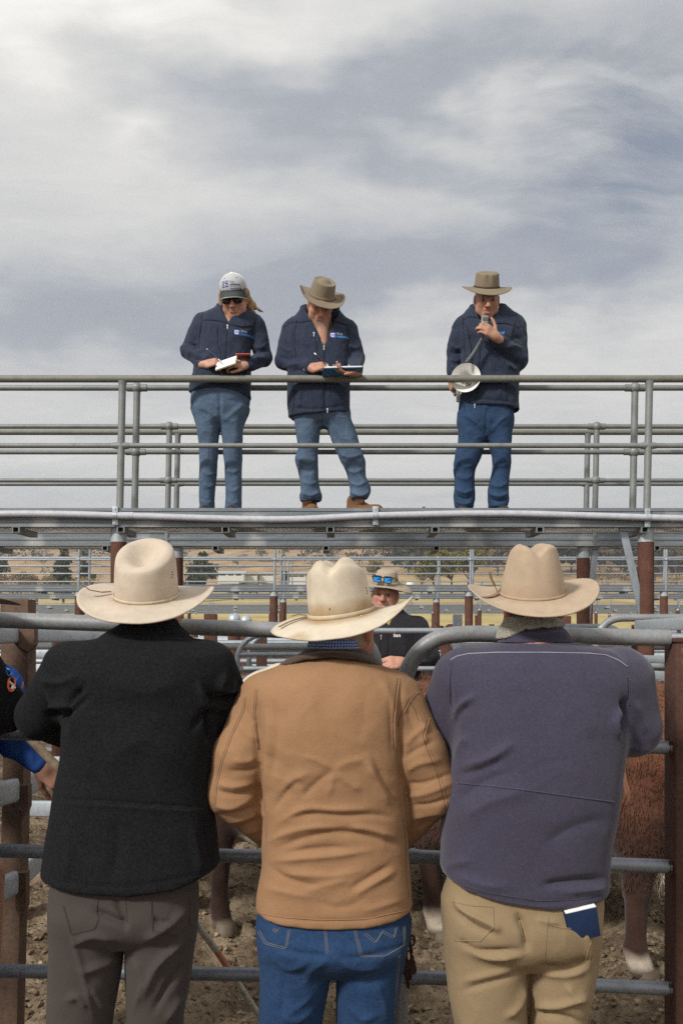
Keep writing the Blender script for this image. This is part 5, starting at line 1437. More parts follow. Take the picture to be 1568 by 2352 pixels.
    fl = [([(1040, 2065), (1070, 2095), (1130, 2125), (1150, 2140)], .010, 9), ([(1045, 2090), (1085, 2125), (1140, 2150)], -.009, 8), ([(1050, 2160), (1100, 2185), (1200, 2182)], -.010, 8), ([(1060, 2172), (1120, 2198), (1200, 2196)], .009, 9), ([(1185, 2095), (1205, 2140), (1209, 2190)], -.014, 9), ([(1060, 2255), (1120, 2240), (1180, 2225)], .006, 9),
          ([(1060, 2275), (1130, 2255), (1190, 2240)], -.006, 7), ([(1160, 2340), (1190, 2310), (1205, 2260)], .009, 9), ([(1240, 2220), (1300, 2225), (1355, 2200)], -.010, 9), ([(1240, 2235), (1300, 2240), (1350, 2225)], .008, 9), ([(1215, 2328), (1270, 2330), (1340, 2352)], -.012, 8), ([(1220, 2312), (1280, 2312), (1345, 2290)], .010, 9), ([(1340, 2130), (1352, 2180), (1350, 2230)], .007, 8), ([(1232, 2110), (1255, 2118), (1290, 2120)], .005, 7), ([(1300, 2260), (1320, 2290), (1350, 2300)], .008, 9)]
    o, V, F = sdf_part('trousers', s, (.24, 2.70, .03), (.80, 3.22, 1.02), .0060, M['khaki'], t, fl, (.0035, (7, 7, 5), 25.))
    bv = bvh_of(V, F)
    for q in ([(1040, 2072), (1080, 2080), (1132, 2083), (1134, 2130), (1102, 2162), (1044, 2160)], [(1258, 2108), (1262, 2124), (1290, 2132), (1320, 2132), (1366, 2128)], [(1258, 2108), (1250, 2195), (1262, 2215), (1290, 2222), (1345, 2204), (1366, 2128)], [(1186, 2092), (1194, 2130), (1205, 2165)], [(1024, 2120), (1034, 2230), (1052, 2352)]):
        seam('seam', bv, q, .0015, M['khaki'], o, .0005, 70)
    boots(t, [(an[0][0], Y0, 12, .2), (an[1][0], Y0, -12, .2)], M['boot_dark'])
    HA = rotm(yaw=2, pitch=14, roll=-3)
    rib = [(np.array([(-.104, .0, .010), (-.112, .0, .03), (-.124, -.004, .055), (-.128, -.006, .075)]), .012), (np.array([(-.104, -.01, .010), (-.125, -.03, .006), (-.15, -.05, .008), (-.170, -.06, .012)]), .014)]
    make_hat(t, W(1222, 1364, 2.99), HA, .0965, .115, .150, .206, .215, M['felt_worn'], M['band_tan'], stain=((.42, .32, .225), (.34, .24, .155), .5), curl=.030, dip=.018, taper=.30, crease=('cattleman', .024), bandh=.009, ribbon=rib, pw=2.6)
    # the pocket notebook
    nb = thing('notebook', 'small navy notebook with white pages sticking out of the khaki back pocket', 'notebook', W(1335, 2110, 2.79))
    fr = np.array((.96, .06, .20)); fr /= np.linalg.norm(fr); up = np.array((.16, -.22, 1.)); up -= fr * (fr @ up); up /= np.linalg.norm(up); nn = np.cross(fr, up)
    Mx = Matrix(((fr[0], nn[0], up[0], 0), (fr[1], nn[1], up[1], 0), (fr[2], nn[2], up[2], 0), (0, 0, 0, 1)))
    Mx.translation = Vector(tuple(W(1334, 2114, 2.800)))
    MB().box((-.046, -.010, -.055), (.046, -.008, .042), .001, Mx).box((-.046, .008, -.055), (.046, .010, .036), .001, Mx).box((-.046, -.010, -.055), (-.043, .010, .037), .001, Mx).build('cover', M['notebook'], nb)
    MB().box((-.043, -.0078, -.05), (.0445, .0078, .0385), .001, Mx).build('pages', M['paper'], nb)
man_black(); man_brown(); man_navy()
# ---------------------------------------------------------------- the three sellers on the catwalk
YP = 7.42
def text_mesh(txt, size, bold=False):
    cu = bpy.data.curves.new('lettering', 'FONT'); cu.body = txt; cu.size = size; cu.align_x = 'LEFT'
    if bold: cu.offset = size * .022
    o = bpy.data.objects.new('lettering', cu); COL.objects.link(o)
    dg = bpy.context.evaluated_depsgraph_get(); dg.update()
    me = o.evaluated_get(dg).to_mesh()
    V = np.array([v.co for v in me.vertices]).reshape(-1, 3); F = [tuple(p.vertices) for p in me.polygons]
    o.evaluated_get(dg).to_mesh_clear()
    bpy.data.objects.remove(o); bpy.data.curves.remove(cu)
    return V, F

def stick_on(bv, V, F, c, ax, up, lift, name, mat, parent):
    """flat artwork (x, y) laid on a garment around c"""
    ax, up = np.array(ax, float), np.array(up, float); nn = np.cross(ax, up); nn /= np.linalg.norm(nn)
    out = []
    for v in V:
        p = c + ax * v[0] + up * v[1]
        hit = bv.ray_cast(Vector(tuple(p + nn * .15)), Vector(tuple(-nn)), .4)
        q = np.array(hit[0]) + nn * (lift + v[2]) if hit[0] is not None else p + nn * lift
        out.append(q)
    return part(name, np.array(out), F, mat, parent, False)

def disc(cx, cy, r0, r1, a0=0, a1=360, n=20, ry=1.):
    a = np.radians(np.linspace(a0, a1, n)); V = []; F = []
    for q in a: V += [(cx + r0 * math.cos(q), cy + ry * r0 * math.sin(q), 0), (cx + r1 * math.cos(q), cy + ry * r1 * math.sin(q), 0)]
    for i in range(n - 1): F.append((2 * i, 2 * i + 1, 2 * i + 3, 2 * i + 2))
    return V, F

M['logo_white'] = mat_plain('logo_white', (.70, .74, .82), .7, bump=0)
M['logo_violet'] = mat_plain('logo_violet', (.10, .12, .50), .7, bump=0)
M['logo_blue'] = mat_plain('logo_blue', (.06, .28, .75), .7, bump=0)
M['logo_grey'] = mat_plain('logo_grey', (.30, .34, .42), .7, bump=0)
M['logo_navy'] = mat_plain('logo_navy', (.02, .03, .16), .7, bump=0)

def chest_logo(bv, c, parent, ax=(1, 0, 0), k=1.0, up=(0, 0, 1)):
    """eye-shaped emblem, a rule, and two lines of lettering"""
    kx = np.array(ax, float) * k; ku = np.array(up, float) * k
    sq = [(-.022, -.022, 0), (.022, -.022, 0), (.022, .022, 0), (-.022, .022, 0)]
    g = np.linspace(-.022, .022, 5); V = [(x, y, 0) for y in g for x in g]; F = [(5 * j + i, 5 * j + i + 1, 5 * j + i + 6, 5 * j + i + 5) for j in range(4) for i in range(4)]
    stick_on(bv, V, F, c, kx, ku, .0012, 'emblem_square', M['logo_violet'], parent)
    V1, F1 = disc(0, -.001, .0125, .0195, 25, 335, 22, .86); V2, F2 = disc(-.001, .004, .0165, .0205, 20, 165, 12, .7)
    V = V1 + V2 + [(-.008, -.009, 0), (.008, -.009, 0), (0, .006, 0)]; F = F1 + [tuple(i + len(V1) for i in f) for f in F2] + [(len(V1) + len(V2), len(V1) + len(V2) + 1, len(V1) + len(V2) + 2)]
    stick_on(bv, V, F, c, kx, ku, .0022, 'emblem', M['logo_white'], parent)
    V = [(.030, -.026, 0), (.0325, -.026, 0), (.0325, .024, 0), (.030, .024, 0)]
    stick_on(bv, V, [(0, 1, 2, 3)], c, kx, ku, .0016, 'emblem_rule', M['logo_grey'], parent)
    for txt, sz, dx, dy, mt in (('first', .030, .040, .004, 'logo_grey'), ('national', .032, .040, -.020, 'logo_blue')):
        V, F = text_mesh(txt, sz, True); stick_on(bv, V + (dx, dy, 0), F, c, kx, ku, .0016, 'lettering', M[mt], parent)

def zipper(bv, pts, parent, pulls=()):
    q = drape(bv, pts, 60, .0006)
    if len(q) > 3: MB().pipe(q, .0028, 6).build('zip', M['shell_dark'], parent, True)
    for p in pulls:
        h = drape(bv, [p, (p[0], p[1] + .4)], 2, .004)
        if len(h):
            c = h[0]; MB().box(c + (-.005, -.004, -.008), c + (.005, .004, .008), .002).box(c + (-.0035, -.004, -.026), (c[0] + .0035, c[1] + .002, c[2] - .009), .002).build('zip_pull', M['zip'], parent)

def open_collar(s, Y0, rings, inner, vcut):
    """stand collar with an open neck: outer loft, hollow, V cut in front (all photograph coordinates)"""
    s.add(loft(ringpx(Y0, rings), 2.2), .012)
    s.sub(loft(ringpx(Y0, inner), 2.2), .006)
    zc = ZC + (1436 - rings[0][0]) / 2308 * Y0
    s.sub(plane((0, Y0 - .10, zc - .055), (0, .50, -1.0)), .01) if False else None
    xa, ya, xb, yb, xc, yc, dep = vcut
    Yf = Y0 - .11
    a, b, c = W(xa, ya, Yf), W(xb, yb, Yf), W(xc, yc, Yf)
    def wedge(P):
        n1 = np.array((-(c[2] - a[2]), 0, (c[0] - a[0]))); n1 /= np.linalg.norm(n1)
        n2 = np.array(((c[2] - b[2]), 0, -(c[0] - b[0]))); n2 /= np.linalg.norm(n2)
        if ((b - a) @ n1) < 0: n1 = -n1
        if ((a - b) @ n2) < 0: n2 = -n2
        d = np.maximum(-((P - a) @ n1), -((P - b) @ n2))
        return np.maximum(d, P[:, 1] - (Y0 + dep)).astype(np.float32)
    s.sub(wedge, .004)

def legs(s, Y0, L, zb, dys=(0, 0)):
    for q, d in zip(L, dys):
        s.add(loft(ringpx(Y0, [(*r, d) if len(r) == 4 else r for r in q]), 2.2), .03)

ZF = ZD - .053                                   # where the sellers stand
def shoe(parent, x, y, yaw, mat, k=1.):
    k = k * 1.12
    s = SDF(); A = rotm(yaw=yaw); T = lambda p: np.array((x, y, ZF)) + A @ (np.array(p, float) * k)
    s.add(rc(T((0, -.05, .045)), T((0, .14, .036)), .044 * k, .040 * k), 0).add(rc(T((0, -.06, .05)), T((0, -.055, .11)), .044 * k, .046 * k), .03).add(rc(T((0, .0, .085)), T((0, -.02, .115)), .030 * k, .036 * k), .02)
    s.inter(plane((0, 0, ZF + .002), (0, 0, -1)), .003)
    c = T((0, 0, 0))
    o, V, F = sdf_part('shoe', s, c - (.25, .25, .03), c + (.25, .25, .2), .0065, mat, parent)
    mb = MB(); 
    out = [T((.046 * math.sin(a) * (1.05 if abs(a) < 1.6 else .95), .045 + .137 * math.cos(a), 0)) for a in np.linspace(0, 2 * np.pi, 20, endpoint=False)]
    n = 20; mb.raw(out + [p + (0, 0, .022) for p in out], [tuple(range(n))[::-1], tuple(range(n, 2 * n))] + [(i, (i + 1) % n, n + (i + 1) % n, n + i) for i in range(n)])
    mb.build('sole', M['black_plastic'], o)
    for i in range(4):
        a, b = T((-.026, .035 + .02 * i, .088 - .009 * i)), T((.026, .045 + .02 * i, .088 - .009 * i))
        MB().pipe([a, (a + b) / 2 + (0, 0, .008), b], .0035, 6).build('lace', M['boot'], o)

def seller_woman():
    FOLD_GAIN[0] = 1.25
    Y0 = YP; w = lambda x, y, d=0.: W(x, y, Y0 + d)
    t = thing('person', 'woman in a grey and white cap and sunglasses writing in a notebook on the catwalk', 'person', (w(508, 1100)[0], Y0, ZF), group='sellers on the catwalk')
    K = 1.13; hc = W(538, 686, Y0 - .07); A = rotm(yaw=180 - 3, pitch=-25, roll=3)
    sh = [w(462, 738), w(590, 745)]; el = [w(433, 806), w(605, 822)]; wr = [W(472, 836, 7.27), W(566, 838, 7.25)]
    s = SDF(); add_head(s, hc, A, K, jowl=.5)
    s.add(rc(w(530, 760, .0), w(508, 930), .08, .10), .03)
    for i in (0, 1): s.add(rc(w(530, 745), sh[i], .06, .04), .03); s.add(rc(sh[i], el[i], .040, .034), .02); s.add(rc(el[i], wr[i], .034, .027), .01)
    for x in (478, 532): s.add(rc(w(x, 935), np.array((w(x, 0)[0], Y0, ZF + .08)), .075, .035), .02)
    s.add(rc(w(529, 735, -.045), w(526, 770, -.065), .05, .04), .02)        # chest in the open collar
    add_hand(s, wr[0], (.80, -.30, .10), (-.25, -.75, .6), (48, 52, 30), thumb=(.5, .7, .3), mirror=1, scale=1.0)
    add_hand(s, wr[1], (-.86, -.25, .05), (.1, -.8, .6), (32, 42, 30), thumb=(.55, .75, -.2), mirror=-1, scale=1.05)
    sdf_part('body', s, (w(405, 0)[0], 6.95, ZF), (w(630, 0)[0], 7.8, w(0, 610)[2]), .0058, M['skin'], t, tint=lambda V: head_tint(V, hc, A, K, skin=(.48, .265, .185), hair=(.34, .22, .11), brow=(.3, .2, .12)))
    s = SDF()
    s.add(loft(ringpx(Y0, [(700, 503, 560, .065, .02), (712, 484, 572, .085, .01), (724, 462, 588, .10, .0), (745, 450, 598, .118, -.005), (790, 455, 577, .135, -.01), (840, 447, 575, .145, -.01), (880, 438, 576, .150, -.005), (925, 434, 578, .150, 0)]), 2.5), 0)
    s.add(rc(w(463, 742), el[0], .066, .060), .035); s.add(rc(el[0], W(466, 832, 7.30), .058, .043), .015)
    s.add(rc(w(589, 748), el[1], .066, .062), .035); s.add(rc(el[1], W(575, 838, 7.27), .060, .043), .015)
    s.inter(hemcut([(420, 892), (436, 893), (470, 890), (504, 889), (540, 897), (575, 907), (590, 908)], Y0), .006)
    open_collar(s, Y0, [(698, 497, 563, .080, .02), (710, 492, 567, .086, .015), (724, 488, 574, .09, .01)], [(680, 503, 557, .066, .005), (735, 505, 557, .07, .005)], (494, 682, 567, 682, 524, 741, -.06))
    fl = [([(445, 810), (470, 825), (480, 815)], .010, 5), ([(425, 800), (450, 812), (468, 800)], .012, 6), ([(430, 815), (450, 826), (470, 822)], -.012, 5), ([(428, 780), (445, 790), (455, 785)], .009, 6), ([(575, 790), (595, 800), (612, 790)], .010, 6), ([(578, 812), (595, 808), (616, 806)], -.010, 5), ([(575, 830), (592, 822), (612, 826)], .012, 6), ([(582, 842), (598, 834), (612, 838)], -.008, 5),
          ([(465, 712), (462, 740), (460, 790)], -.008, 4), ([(590, 735), (582, 760), (578, 800)], -.008, 4), ([(470, 734), (500, 737), (517, 741)], -.005, 2.6), ([(535, 748), (560, 754), (580, 752)], -.005, 2.6), ([(462, 800), (480, 840), (490, 870)], .008, 8), ([(540, 790), (560, 820), (565, 870)], .008, 9), ([(440, 885), (500, 880), (570, 893)], -.006, 4)]
    o, V, F = sdf_part('jacket', s, (w(400, 0)[0], 7.0, w(0, 925)[2]), (w(640, 0)[0], 7.7, w(0, 680)[2]), .0062, M['shell'], t, fl, (.008, (9, 9, 7), 31.))
    bv = bvh_of(V, F)
    zipper(bv, [(524, 738), (520, 780), (516, 830), (510, 890)], o, [(523, 749)])
    for q in ([(466, 712), (463, 740), (458, 775), (456, 800)], [(588, 730), (580, 760), (575, 790)], [(466, 735), (490, 735), (519, 741)], [(528, 745), (555, 750), (583, 747)], [(500, 748), (499, 790), (507, 812)]):
        seam('seam', bv, q, .0034, M['shell_dark'], o, .0002, 60)
    chest_logo(bv, W(543.5, 762, Y0 - .15), o, (.98, 0, -.03), .85)
    s = SDF()
    s.add(loft(ringpx(Y0, [(875, 446, 574, .135, 0), (930, 440, 572, .145, 0), (955, 447, 566, .13, 0), (972, 465, 548, .10, 0), (982, 490, 525, .05, 0)]), 2.4), 0)
    legs(s, Y0, [[(940, 442, 506, .115), (973, 450, 505, .11), (1020, 458, 501, .095), (1076, 458, 499, .088), (1130, 458, 493, .08), (1172, 458, 491, .078), (1184, 458, 491, .078)], [(940, 506, 571, .115), (973, 507, 561, .11), (1020, 512, 557, .095), (1076, 516, 555.5, .088), (1130, 519, 555, .08), (1172, 517, 554, .078), (1184, 517, 554, .078)]], 0)
    fl = [([(462, 1080), (480, 1090), (500, 1085)], .008, 5), ([(465, 1110), (480, 1118), (492, 1110)], .007, 5), ([(515, 1078), (535, 1085), (552, 1075)], .008, 5), ([(518, 1120), (535, 1128), (552, 1118)], .007, 5), ([(504, 900), (505, 940), (506, 975)], -.010, 4), ([(450, 935), (480, 945), (500, 965)], .006, 6), ([(560, 930), (535, 948), (512, 970)], .006, 6), ([(475, 1010), (478, 1050), (470, 1070)], .006, 6), ([(460, 1150), (475, 1155), (490, 1150)], .006, 4), ([(520, 1150), (535, 1156), (550, 1150)], .006, 4)]
    sdf_part('jeans', s, (w(430, 0)[0], 7.2, ZF), (w(585, 0)[0], 7.66, w(0, 870)[2]), .0062, M['jeans_pale'], t, fl, (.006, (10, 10, 7), 35.))
    for x in (474, 536): shoe(t, w(x, 0)[0], Y0 + .03, 180, M['boot_dark'])
    # hair: bob, blown to one side
    s = SDF(); T = lambda p: hc + A @ (np.array(p, float) * K)
    s.add(ell(T((0, -.030, .025)), np.array((.085, .095, .095)) * K, A), 0)
    s.add(rc(T((.078, -.01, .03)), T((.092, -.015, -.10)), .026, .020), .02); s.add(rc(T((-.078, -.02, .03)), T((-.086, -.035, -.06)), .026, .018), .02)
    s.add(rc(T((.05, -.07, 0)), T((.055, -.06, -.11)), .045, .030), .03); s.add(rc(T((-.04, -.08, 0)), T((-.05, -.07, -.09)), .045, .030), .03)
    for (b1, b2, r) in (((-.125, -.05, -.075), (-.175, -.055, -.105), .012), ((-.105, -.03, -.09), (-.112, -.04, -.145), .011), ((-.115, -.06, -.05), (-.155, -.06, -.10), .012), ((-.10, -.045, -.08), (-.135, -.05, -.125), .008)):
        s.add(rc(T((-.080, -.03, .0)), T(b1), .020, r), .01); s.add(rc(T(b1), T(b2), r, .003), .004)
    s.inter(plane(T((0, .035, 0)), A @ (0, 1., 0)), .01)
    sdf_part('hair', s, hc - .27, hc + .25, .0055, M['hair_dark'], t, None, (.005, (45, 45, 12), 8.), tint=lambda V: np.tile((.33, .215, .105), (len(V), 1)) * (.8 + .5 * (vnoise(V * (60, 60, 10))[:, None] * .5 + .5)))
    # cap
    s = SDF(); C = lambda p: T(p)
    s.add(ell(C((0, -.008, .070)), np.array((.089, .106, .090)) * K, A), 0)
    s.inter(plane(C((0, 0, .058)), A @ (0, .0, -1.)), .006)
    s.sub(ell(C((0, -.008, .055)), np.array((.081, .098, .085)) * K, A), .003)
    s.add(ell(C((0, -.008, .160)), np.array((.010, .010, .005)) * K, A), .002)
    m, nt, p = newmat('cap_cloth')
    co = nt.node('ShaderNodeTexCoord').outputs['Object']; n = nt.noise(co, 150, 3, .6)
    at = nt.node('ShaderNodeAttribute'); at.attribute_name = 'tint'
    pset(nt, p, color=nt.mix(.2, at.outputs['Color'], nt.ramp(n, [(.3, .6), (.7, 1.)]), 'MULTIPLY'), rough=.9, normal=nt.bump(n, .2, .002))
    def ct(V):
        q = ((V - hc) @ A) / K; c = np.tile((.44, .45, .46), (len(V), 1)); c[q[:, 1] < .015] = (.68, .68, .62); return c
    cap, Vc, Fc = sdf_part('cap', s, hc - .22, hc + .30, .005, m, t, tint=ct)
    g = []; Fp = []; nu, nv = 17, 8
    for j in range(nv):
        for i in range(nu):
            u = -1 + 2 * i / (nu - 1); v = j / (nv - 1); a = u * 1.18
            ro = (.094 + .068 * v * math.cos(a * .95)**.7)
            g.append(C((.088 * math.sin(a) * (1 + .06 * v), ro * math.cos(a) - .008 if v else .103 * math.cos(a) - .008, .062 - .034 * v - .030 * (u * u) * (.35 + .65 * v))))
    g = np.array(g); Fq = [(j * nu + i, j * nu + i + 1, (j + 1) * nu + i + 1, (j + 1) * nu + i) for j in range(nv - 1) for i in range(nu - 1)]
    o = part('peak', g, Fq, mat_fabric('cap_peak', (.055, .065, .07), .2, 300, .3), cap); md = o.modifiers.new('thick', 'SOLIDIFY'); md.thickness = .004
    rim = MB().pipe([g[(nv - 1) * nu + i] for i in range(nu)], .0025, 6).build('peak_piping', mat_plain('cap_piping', (.55, .56, .42), .8), o)
    bvc = bvh_of(Vc, Fc)
    ax, up = A @ (1., 0, 0) * -1, A @ (0, 0, 1.)
    ax = -(A @ (1., 0, 0)); ax = ax if ax[0] > 0 else -ax
    up2 = A @ (0, -.35, .93)
    cc = C((0, .10, .105)); off = cc + ax * -.040 + up2 * .004
    gq = np.linspace(-.023, .023, 5); V_ = [(x, y, 0) for y in gq for x in gq]; F_ = [(5 * j + i, 5 * j + i + 1, 5 * j + i + 6, 5 * j + i + 5) for j in range(4) for i in range(4)]
    stick_on(bvc, V_, F_, off, ax, up2, .0012, 'emblem_square', M['logo_navy'], cap)
    V1, F1 = disc(.001, .002, .0160, .0205, 10, 200, 14, .75); V2, F2 = disc(.0, -.004, .018, .022, 200, 350, 12, .65)
    V_ = V1 + V2 + [(-.008, -.009, 0), (.008, -.009, 0), (0, .007, 0)]; k0 = len(V1) + len(V2)
    stick_on(bvc, V_, F1 + [tuple(i + len(V1) for i in f) for f in F2] + [(k0, k0 + 1, k0 + 2)], off, ax, up2, .0024, 'emblem', M['logo_white'], cap)
    stick_on(bvc, [(.030, -.022, 0), (.032, -.022, 0), (.032, .022, 0), (.030, .022, 0)], [(0, 1, 2, 3)], off, ax, up2, .0016, 'emblem_rule', M['logo_navy'], cap)
    for txt, sz, dx, dy, b in (('first', .021, .037, .005, 0), ('national', .0215, .037, -.013, 1), ('REAL ESTATE', .007, .038, -.0225, 0), ('We put you 1st', .0115, .039, -.040, 1)):
        V_, F_ = text_mesh(txt, sz, b); stick_on(bvc, V_ + (dx, dy, 0), F_, off, ax, up2, .0016, 'lettering', M['logo_navy'], cap)
    for g_ in (-1, 1):
        p_ = bvc.ray_cast(Vector(C((g_ * .038, .2, .150))), Vector(tuple(A @ (0, -1., -.12))))[0]
        if p_ is not None: MB().lathe([(0, .002), (.004, .0015), (.004, 0)], p_, 8, Matrix.Rotation(R(60), 4, 'X')).build('eyelet', M['black_plastic'], cap)
    # sunglasses
    gl_ = None
    for g_ in (-1, 1):
        a = np.linspace(0, 2 * np.pi, 20, endpoint=False)
        V_ = [C((g_ * .036 + .030 * math.copysign(abs(math.cos(q))**.8, math.cos(q)), .101 - .010 * abs(math.cos(q)) * (1 if g_ * math.cos(q) > 0 else .2), .004 + .021 * math.copysign(abs(math.sin(q))**.8, math.sin(q)) - (.003 if g_ * math.cos(q) > 0 else -.001))) for q in a]
        cen = C((g_ * .036, .105, .004))
        o = part('sunglass_lens', np.array(V_ + [cen]), [(i, (i + 1) % 20, 20) for i in range(20)], M['lens_dark'], t)
        o.modifiers.new('thick', 'SOLIDIFY').thickness = .003
        MB().pipe([C((g_ * .066, .092, .012)), C((g_ * .083, .03, .010)), C((g_ * .086, -.02, .004))], .003, 6).build('sunglass_arm', M['black_plastic'], o)
    MB().pipe([C((-.010, .106, .008)), C((0, .110, .011)), C((.010, .106, .008))], .003, 6).build('sunglass_bridge', M['black_plastic'], t)
    # notebook and pen
    nb = thing('notebook', 'open white notepad in the hands of the woman in the cap', 'notepad', W(519, 834, 7.16))
    c = W(519, 835, 7.19); B = oriented((.80, -.25, .20), (-.2, -.80, .8))
    Mx = Matrix(((*B[0], 0), (*B[1], 0), (*B[2], 0), (0, 0, 0, 1))); Mx.translation = Vector(tuple(c))
    MB().box((-.05, -.075, -.003), (.055, .085, .0), .001, Mx).build('cover', mat_plain('pad_cover', (.45, .42, .15), .6), nb)
    MB().box((-.049, -.074, .0004), (.054, .083, .008), .001, Mx).build('pages', M['paper'], nb)
    c2 = W(560, 817, 7.23); q = MB().box(c2 - (.055, .05, .002), c2 + (.05, .05, .003), .001).build('clip_sheet', mat_plain('red_sheet', (.55, .12, .08), .6), nb)
    pn = thing('pen', 'dark pen in the right hand of the woman in the cap', 'pen', W(490, 820, 7.2))
    a, b = W(477, 803, 7.24), W(513, 835, 7.15)
    MB().pipe([a, a * .3 + b * .7], .0042, 10).build('barrel', M['notebook'], pn); MB().pipe([a * .3 + b * .7, b], [.004, .0012], 10).build('tip', M['zip'], pn); MB().pipe([a + (a - b) * .05, a], .0035, 8).build('clicker', M['zip'], pn)

def seller_writer():
    Y0 = YP; w = lambda x, y, d=0.: W(x, y, Y0 + d)
    t = thing('person', 'man in a wide olive hat bent over a ring binder on the catwalk', 'person', (w(755, 1100)[0], Y0, ZF), group='sellers on the catwalk')
    K = 1.10; hc = W(736, 700, Y0 - .12); A = rotm(yaw=180 + 6, pitch=-36, roll=-5)
    sh = [w(668, 752), w(800, 755)]; el = [w(652, 828), w(818, 825)]; wr = [W(714, 845, 7.24), W(802, 853, 7.14)]
    s = SDF(); add_head(s, hc, A, K, jowl=.6)
    s.add(rc(w(735, 765), w(733, 940), .09, .11), .03)
    for i in (0, 1): s.add(rc(w(735, 750), sh[i], .06, .045), .03); s.add(rc(sh[i], el[i], .045, .038), .02); s.add(rc(el[i], wr[i], .036, .028), .01)
    s.add(rc(w(702, 960), w(707, 1150), .070, .035), .02); s.add(rc(w(772, 960), w(812, 1060), .065, .045), .02); s.add(rc(w(812, 1060), w(824, 1150), .045, .035), .02)
    s.add(rc(w(736, 740, -.07), w(740, 790, -.10), .065, .05), .03)
    add_hand(s, wr[0], (.80, -.35, .05), (-.2, -.8, .55), (45, 50, 30), thumb=(.4, .8, .35), mirror=1, scale=1.08)
    add_hand(s, wr[1] + (.035, 0, -.01), (-.65, -.4, -.08), (0, .3, -1), (20, 30, 25), thumb=(.5, .8, .2), mirror=1, scale=1.05)
    sdf_part('body', s, (w(630, 0)[0], 6.9, ZF), (w(850, 0)[0], 7.8, w(0, 630)[2]), .0058, M['skin'], t, tint=lambda V: head_tint(V, hc, A, K, skin=(.46, .235, .16), hair=(.32, .28, .25), stubble=.45, brow=(.25, .2, .17)))
    s = SDF()
    s.add(loft(ringpx(Y0, [(706, 693, 775, .080, .02), (722, 682, 786, .10, .01), (738, 664, 804, .118, 0), (765, 655, 812, .135, -.01), (820, 660, 806, .150, -.015), (880, 661, 802, .155, -.01), (930, 661, 803, .158, -.005), (975, 663, 806, .158, 0)]), 2.5), 0)
    s.add(rc(w(668, 758), el[0], .072, .064), .035); s.add(rc(el[0], W(708, 843, 7.27), .062, .047), .015)
    s.add(rc(w(799, 760), el[1], .072, .062), .035); s.add(rc(el[1], W(812, 850, 7.20), .058, .046), .015)
    s.inter(hemcut([(640, 950), (661, 949), (676, 951), (730, 948), (803, 942), (820, 941)], Y0), .006)
    open_collar(s, Y0, [(703, 690, 779, .090, .02), (715, 688, 778, .096, .015), (730, 684, 782, .10, .005)], [(690, 699, 769, .075, 0), (745, 702, 768, .078, 0)], (692, 690, 786, 694, 744, 799, -.05))
    fl = [([(655, 770), (672, 800), (672, 830)], .009, 7), ([(640, 790), (660, 805), (678, 800)], .010, 6), ([(640, 815), (660, 825), (682, 820)], -.010, 6), ([(650, 845), (670, 838), (690, 835)], .010, 6), ([(665, 858), (685, 850), (700, 856)], -.008, 5), ([(798, 790), (812, 800), (826, 795)], .010, 6), ([(800, 815), (815, 822), (828, 818)], -.010, 5), ([(805, 838), (818, 840), (830, 836)], .008, 5),
          ([(680, 745), (672, 775), (676, 815)], -.010, 4.5), ([(793, 750), (800, 780), (797, 830)], -.010, 4.5), ([(652, 748), (670, 740), (690, 741), (712, 737)], -.005, 2.6), ([(762, 742), (785, 745), (808, 750)], -.005, 2.6), ([(675, 880), (690, 910), (680, 945)], .008, 8), ([(790, 880), (780, 910), (790, 940)], .008, 8), ([(690, 800), (705, 840), (700, 880)], .007, 9), ([(662, 936), (730, 939), (802, 930)], -.006, 4), ([(745, 800), (746, 860), (744, 940)], -.006, 3)]
    o, V, F = sdf_part('jacket', s, (w(622, 0)[0], 7.0, w(0, 965)[2]), (w(846, 0)[0], 7.72, w(0, 690)[2]), .0062, M['shell'], t, fl, (.008, (9, 9, 7), 41.))
    bv = bvh_of(V, F)
    zipper(bv, [(744, 796), (746, 850), (745, 900), (744, 944)], o, [(744, 797), (752, 941)])
    zipper(bv, [(721, 769), (727, 800), (732, 815)], o, [(721, 766)])
    for q in ([(682, 735), (677, 765), (676, 800), (680, 820)], [(798, 745), (800, 780), (797, 820)], [(650, 752), (668, 742), (690, 741), (716, 736)], [(766, 738), (785, 742), (806, 752)], [(672, 880), (676, 915), (672, 950)]):
        seam('seam', bv, q, .0034, M['shell_dark'], o, .0002, 60)
    chest_logo(bv, W(764, 770, Y0 - .15), o, (.98, 0, .03), .82)
    s = SDF(); s.add(ell(w(738, 752, -.05), (.10, .07, .10)), 0); s.inter(plane(w(0, 800), (0, 0, -1)), .01)
    s = SDF()
    s.add(loft(ringpx(Y0, [(930, 668, 803, .140, 0), (955, 674, 803, .14, 0), (972, 690, 790, .10, 0), (982, 715, 765, .05, 0)]), 2.4), 0)
    legs(s, Y0, [[(950, 674, 738, .115), (1000, 681, 733, .105), (1030, 684, 731, .095), (1057, 678, 730, .092), (1080, 683, 730, .086), (1108, 690, 731, .084), (1128, 691, 735, .088), (1140, 688, 739, .088), (1151, 690, 737, .085)],
                 [(950, 738, 803, .115), (1000, 757, 820, .105), (1031, 770, 829, .10), (1060, 783, 838, .095), (1095, 799, 840, .088), (1120, 803, 851, .088), (1134, 803, 850, .09), (1146, 806, 842, .085)]], 0)
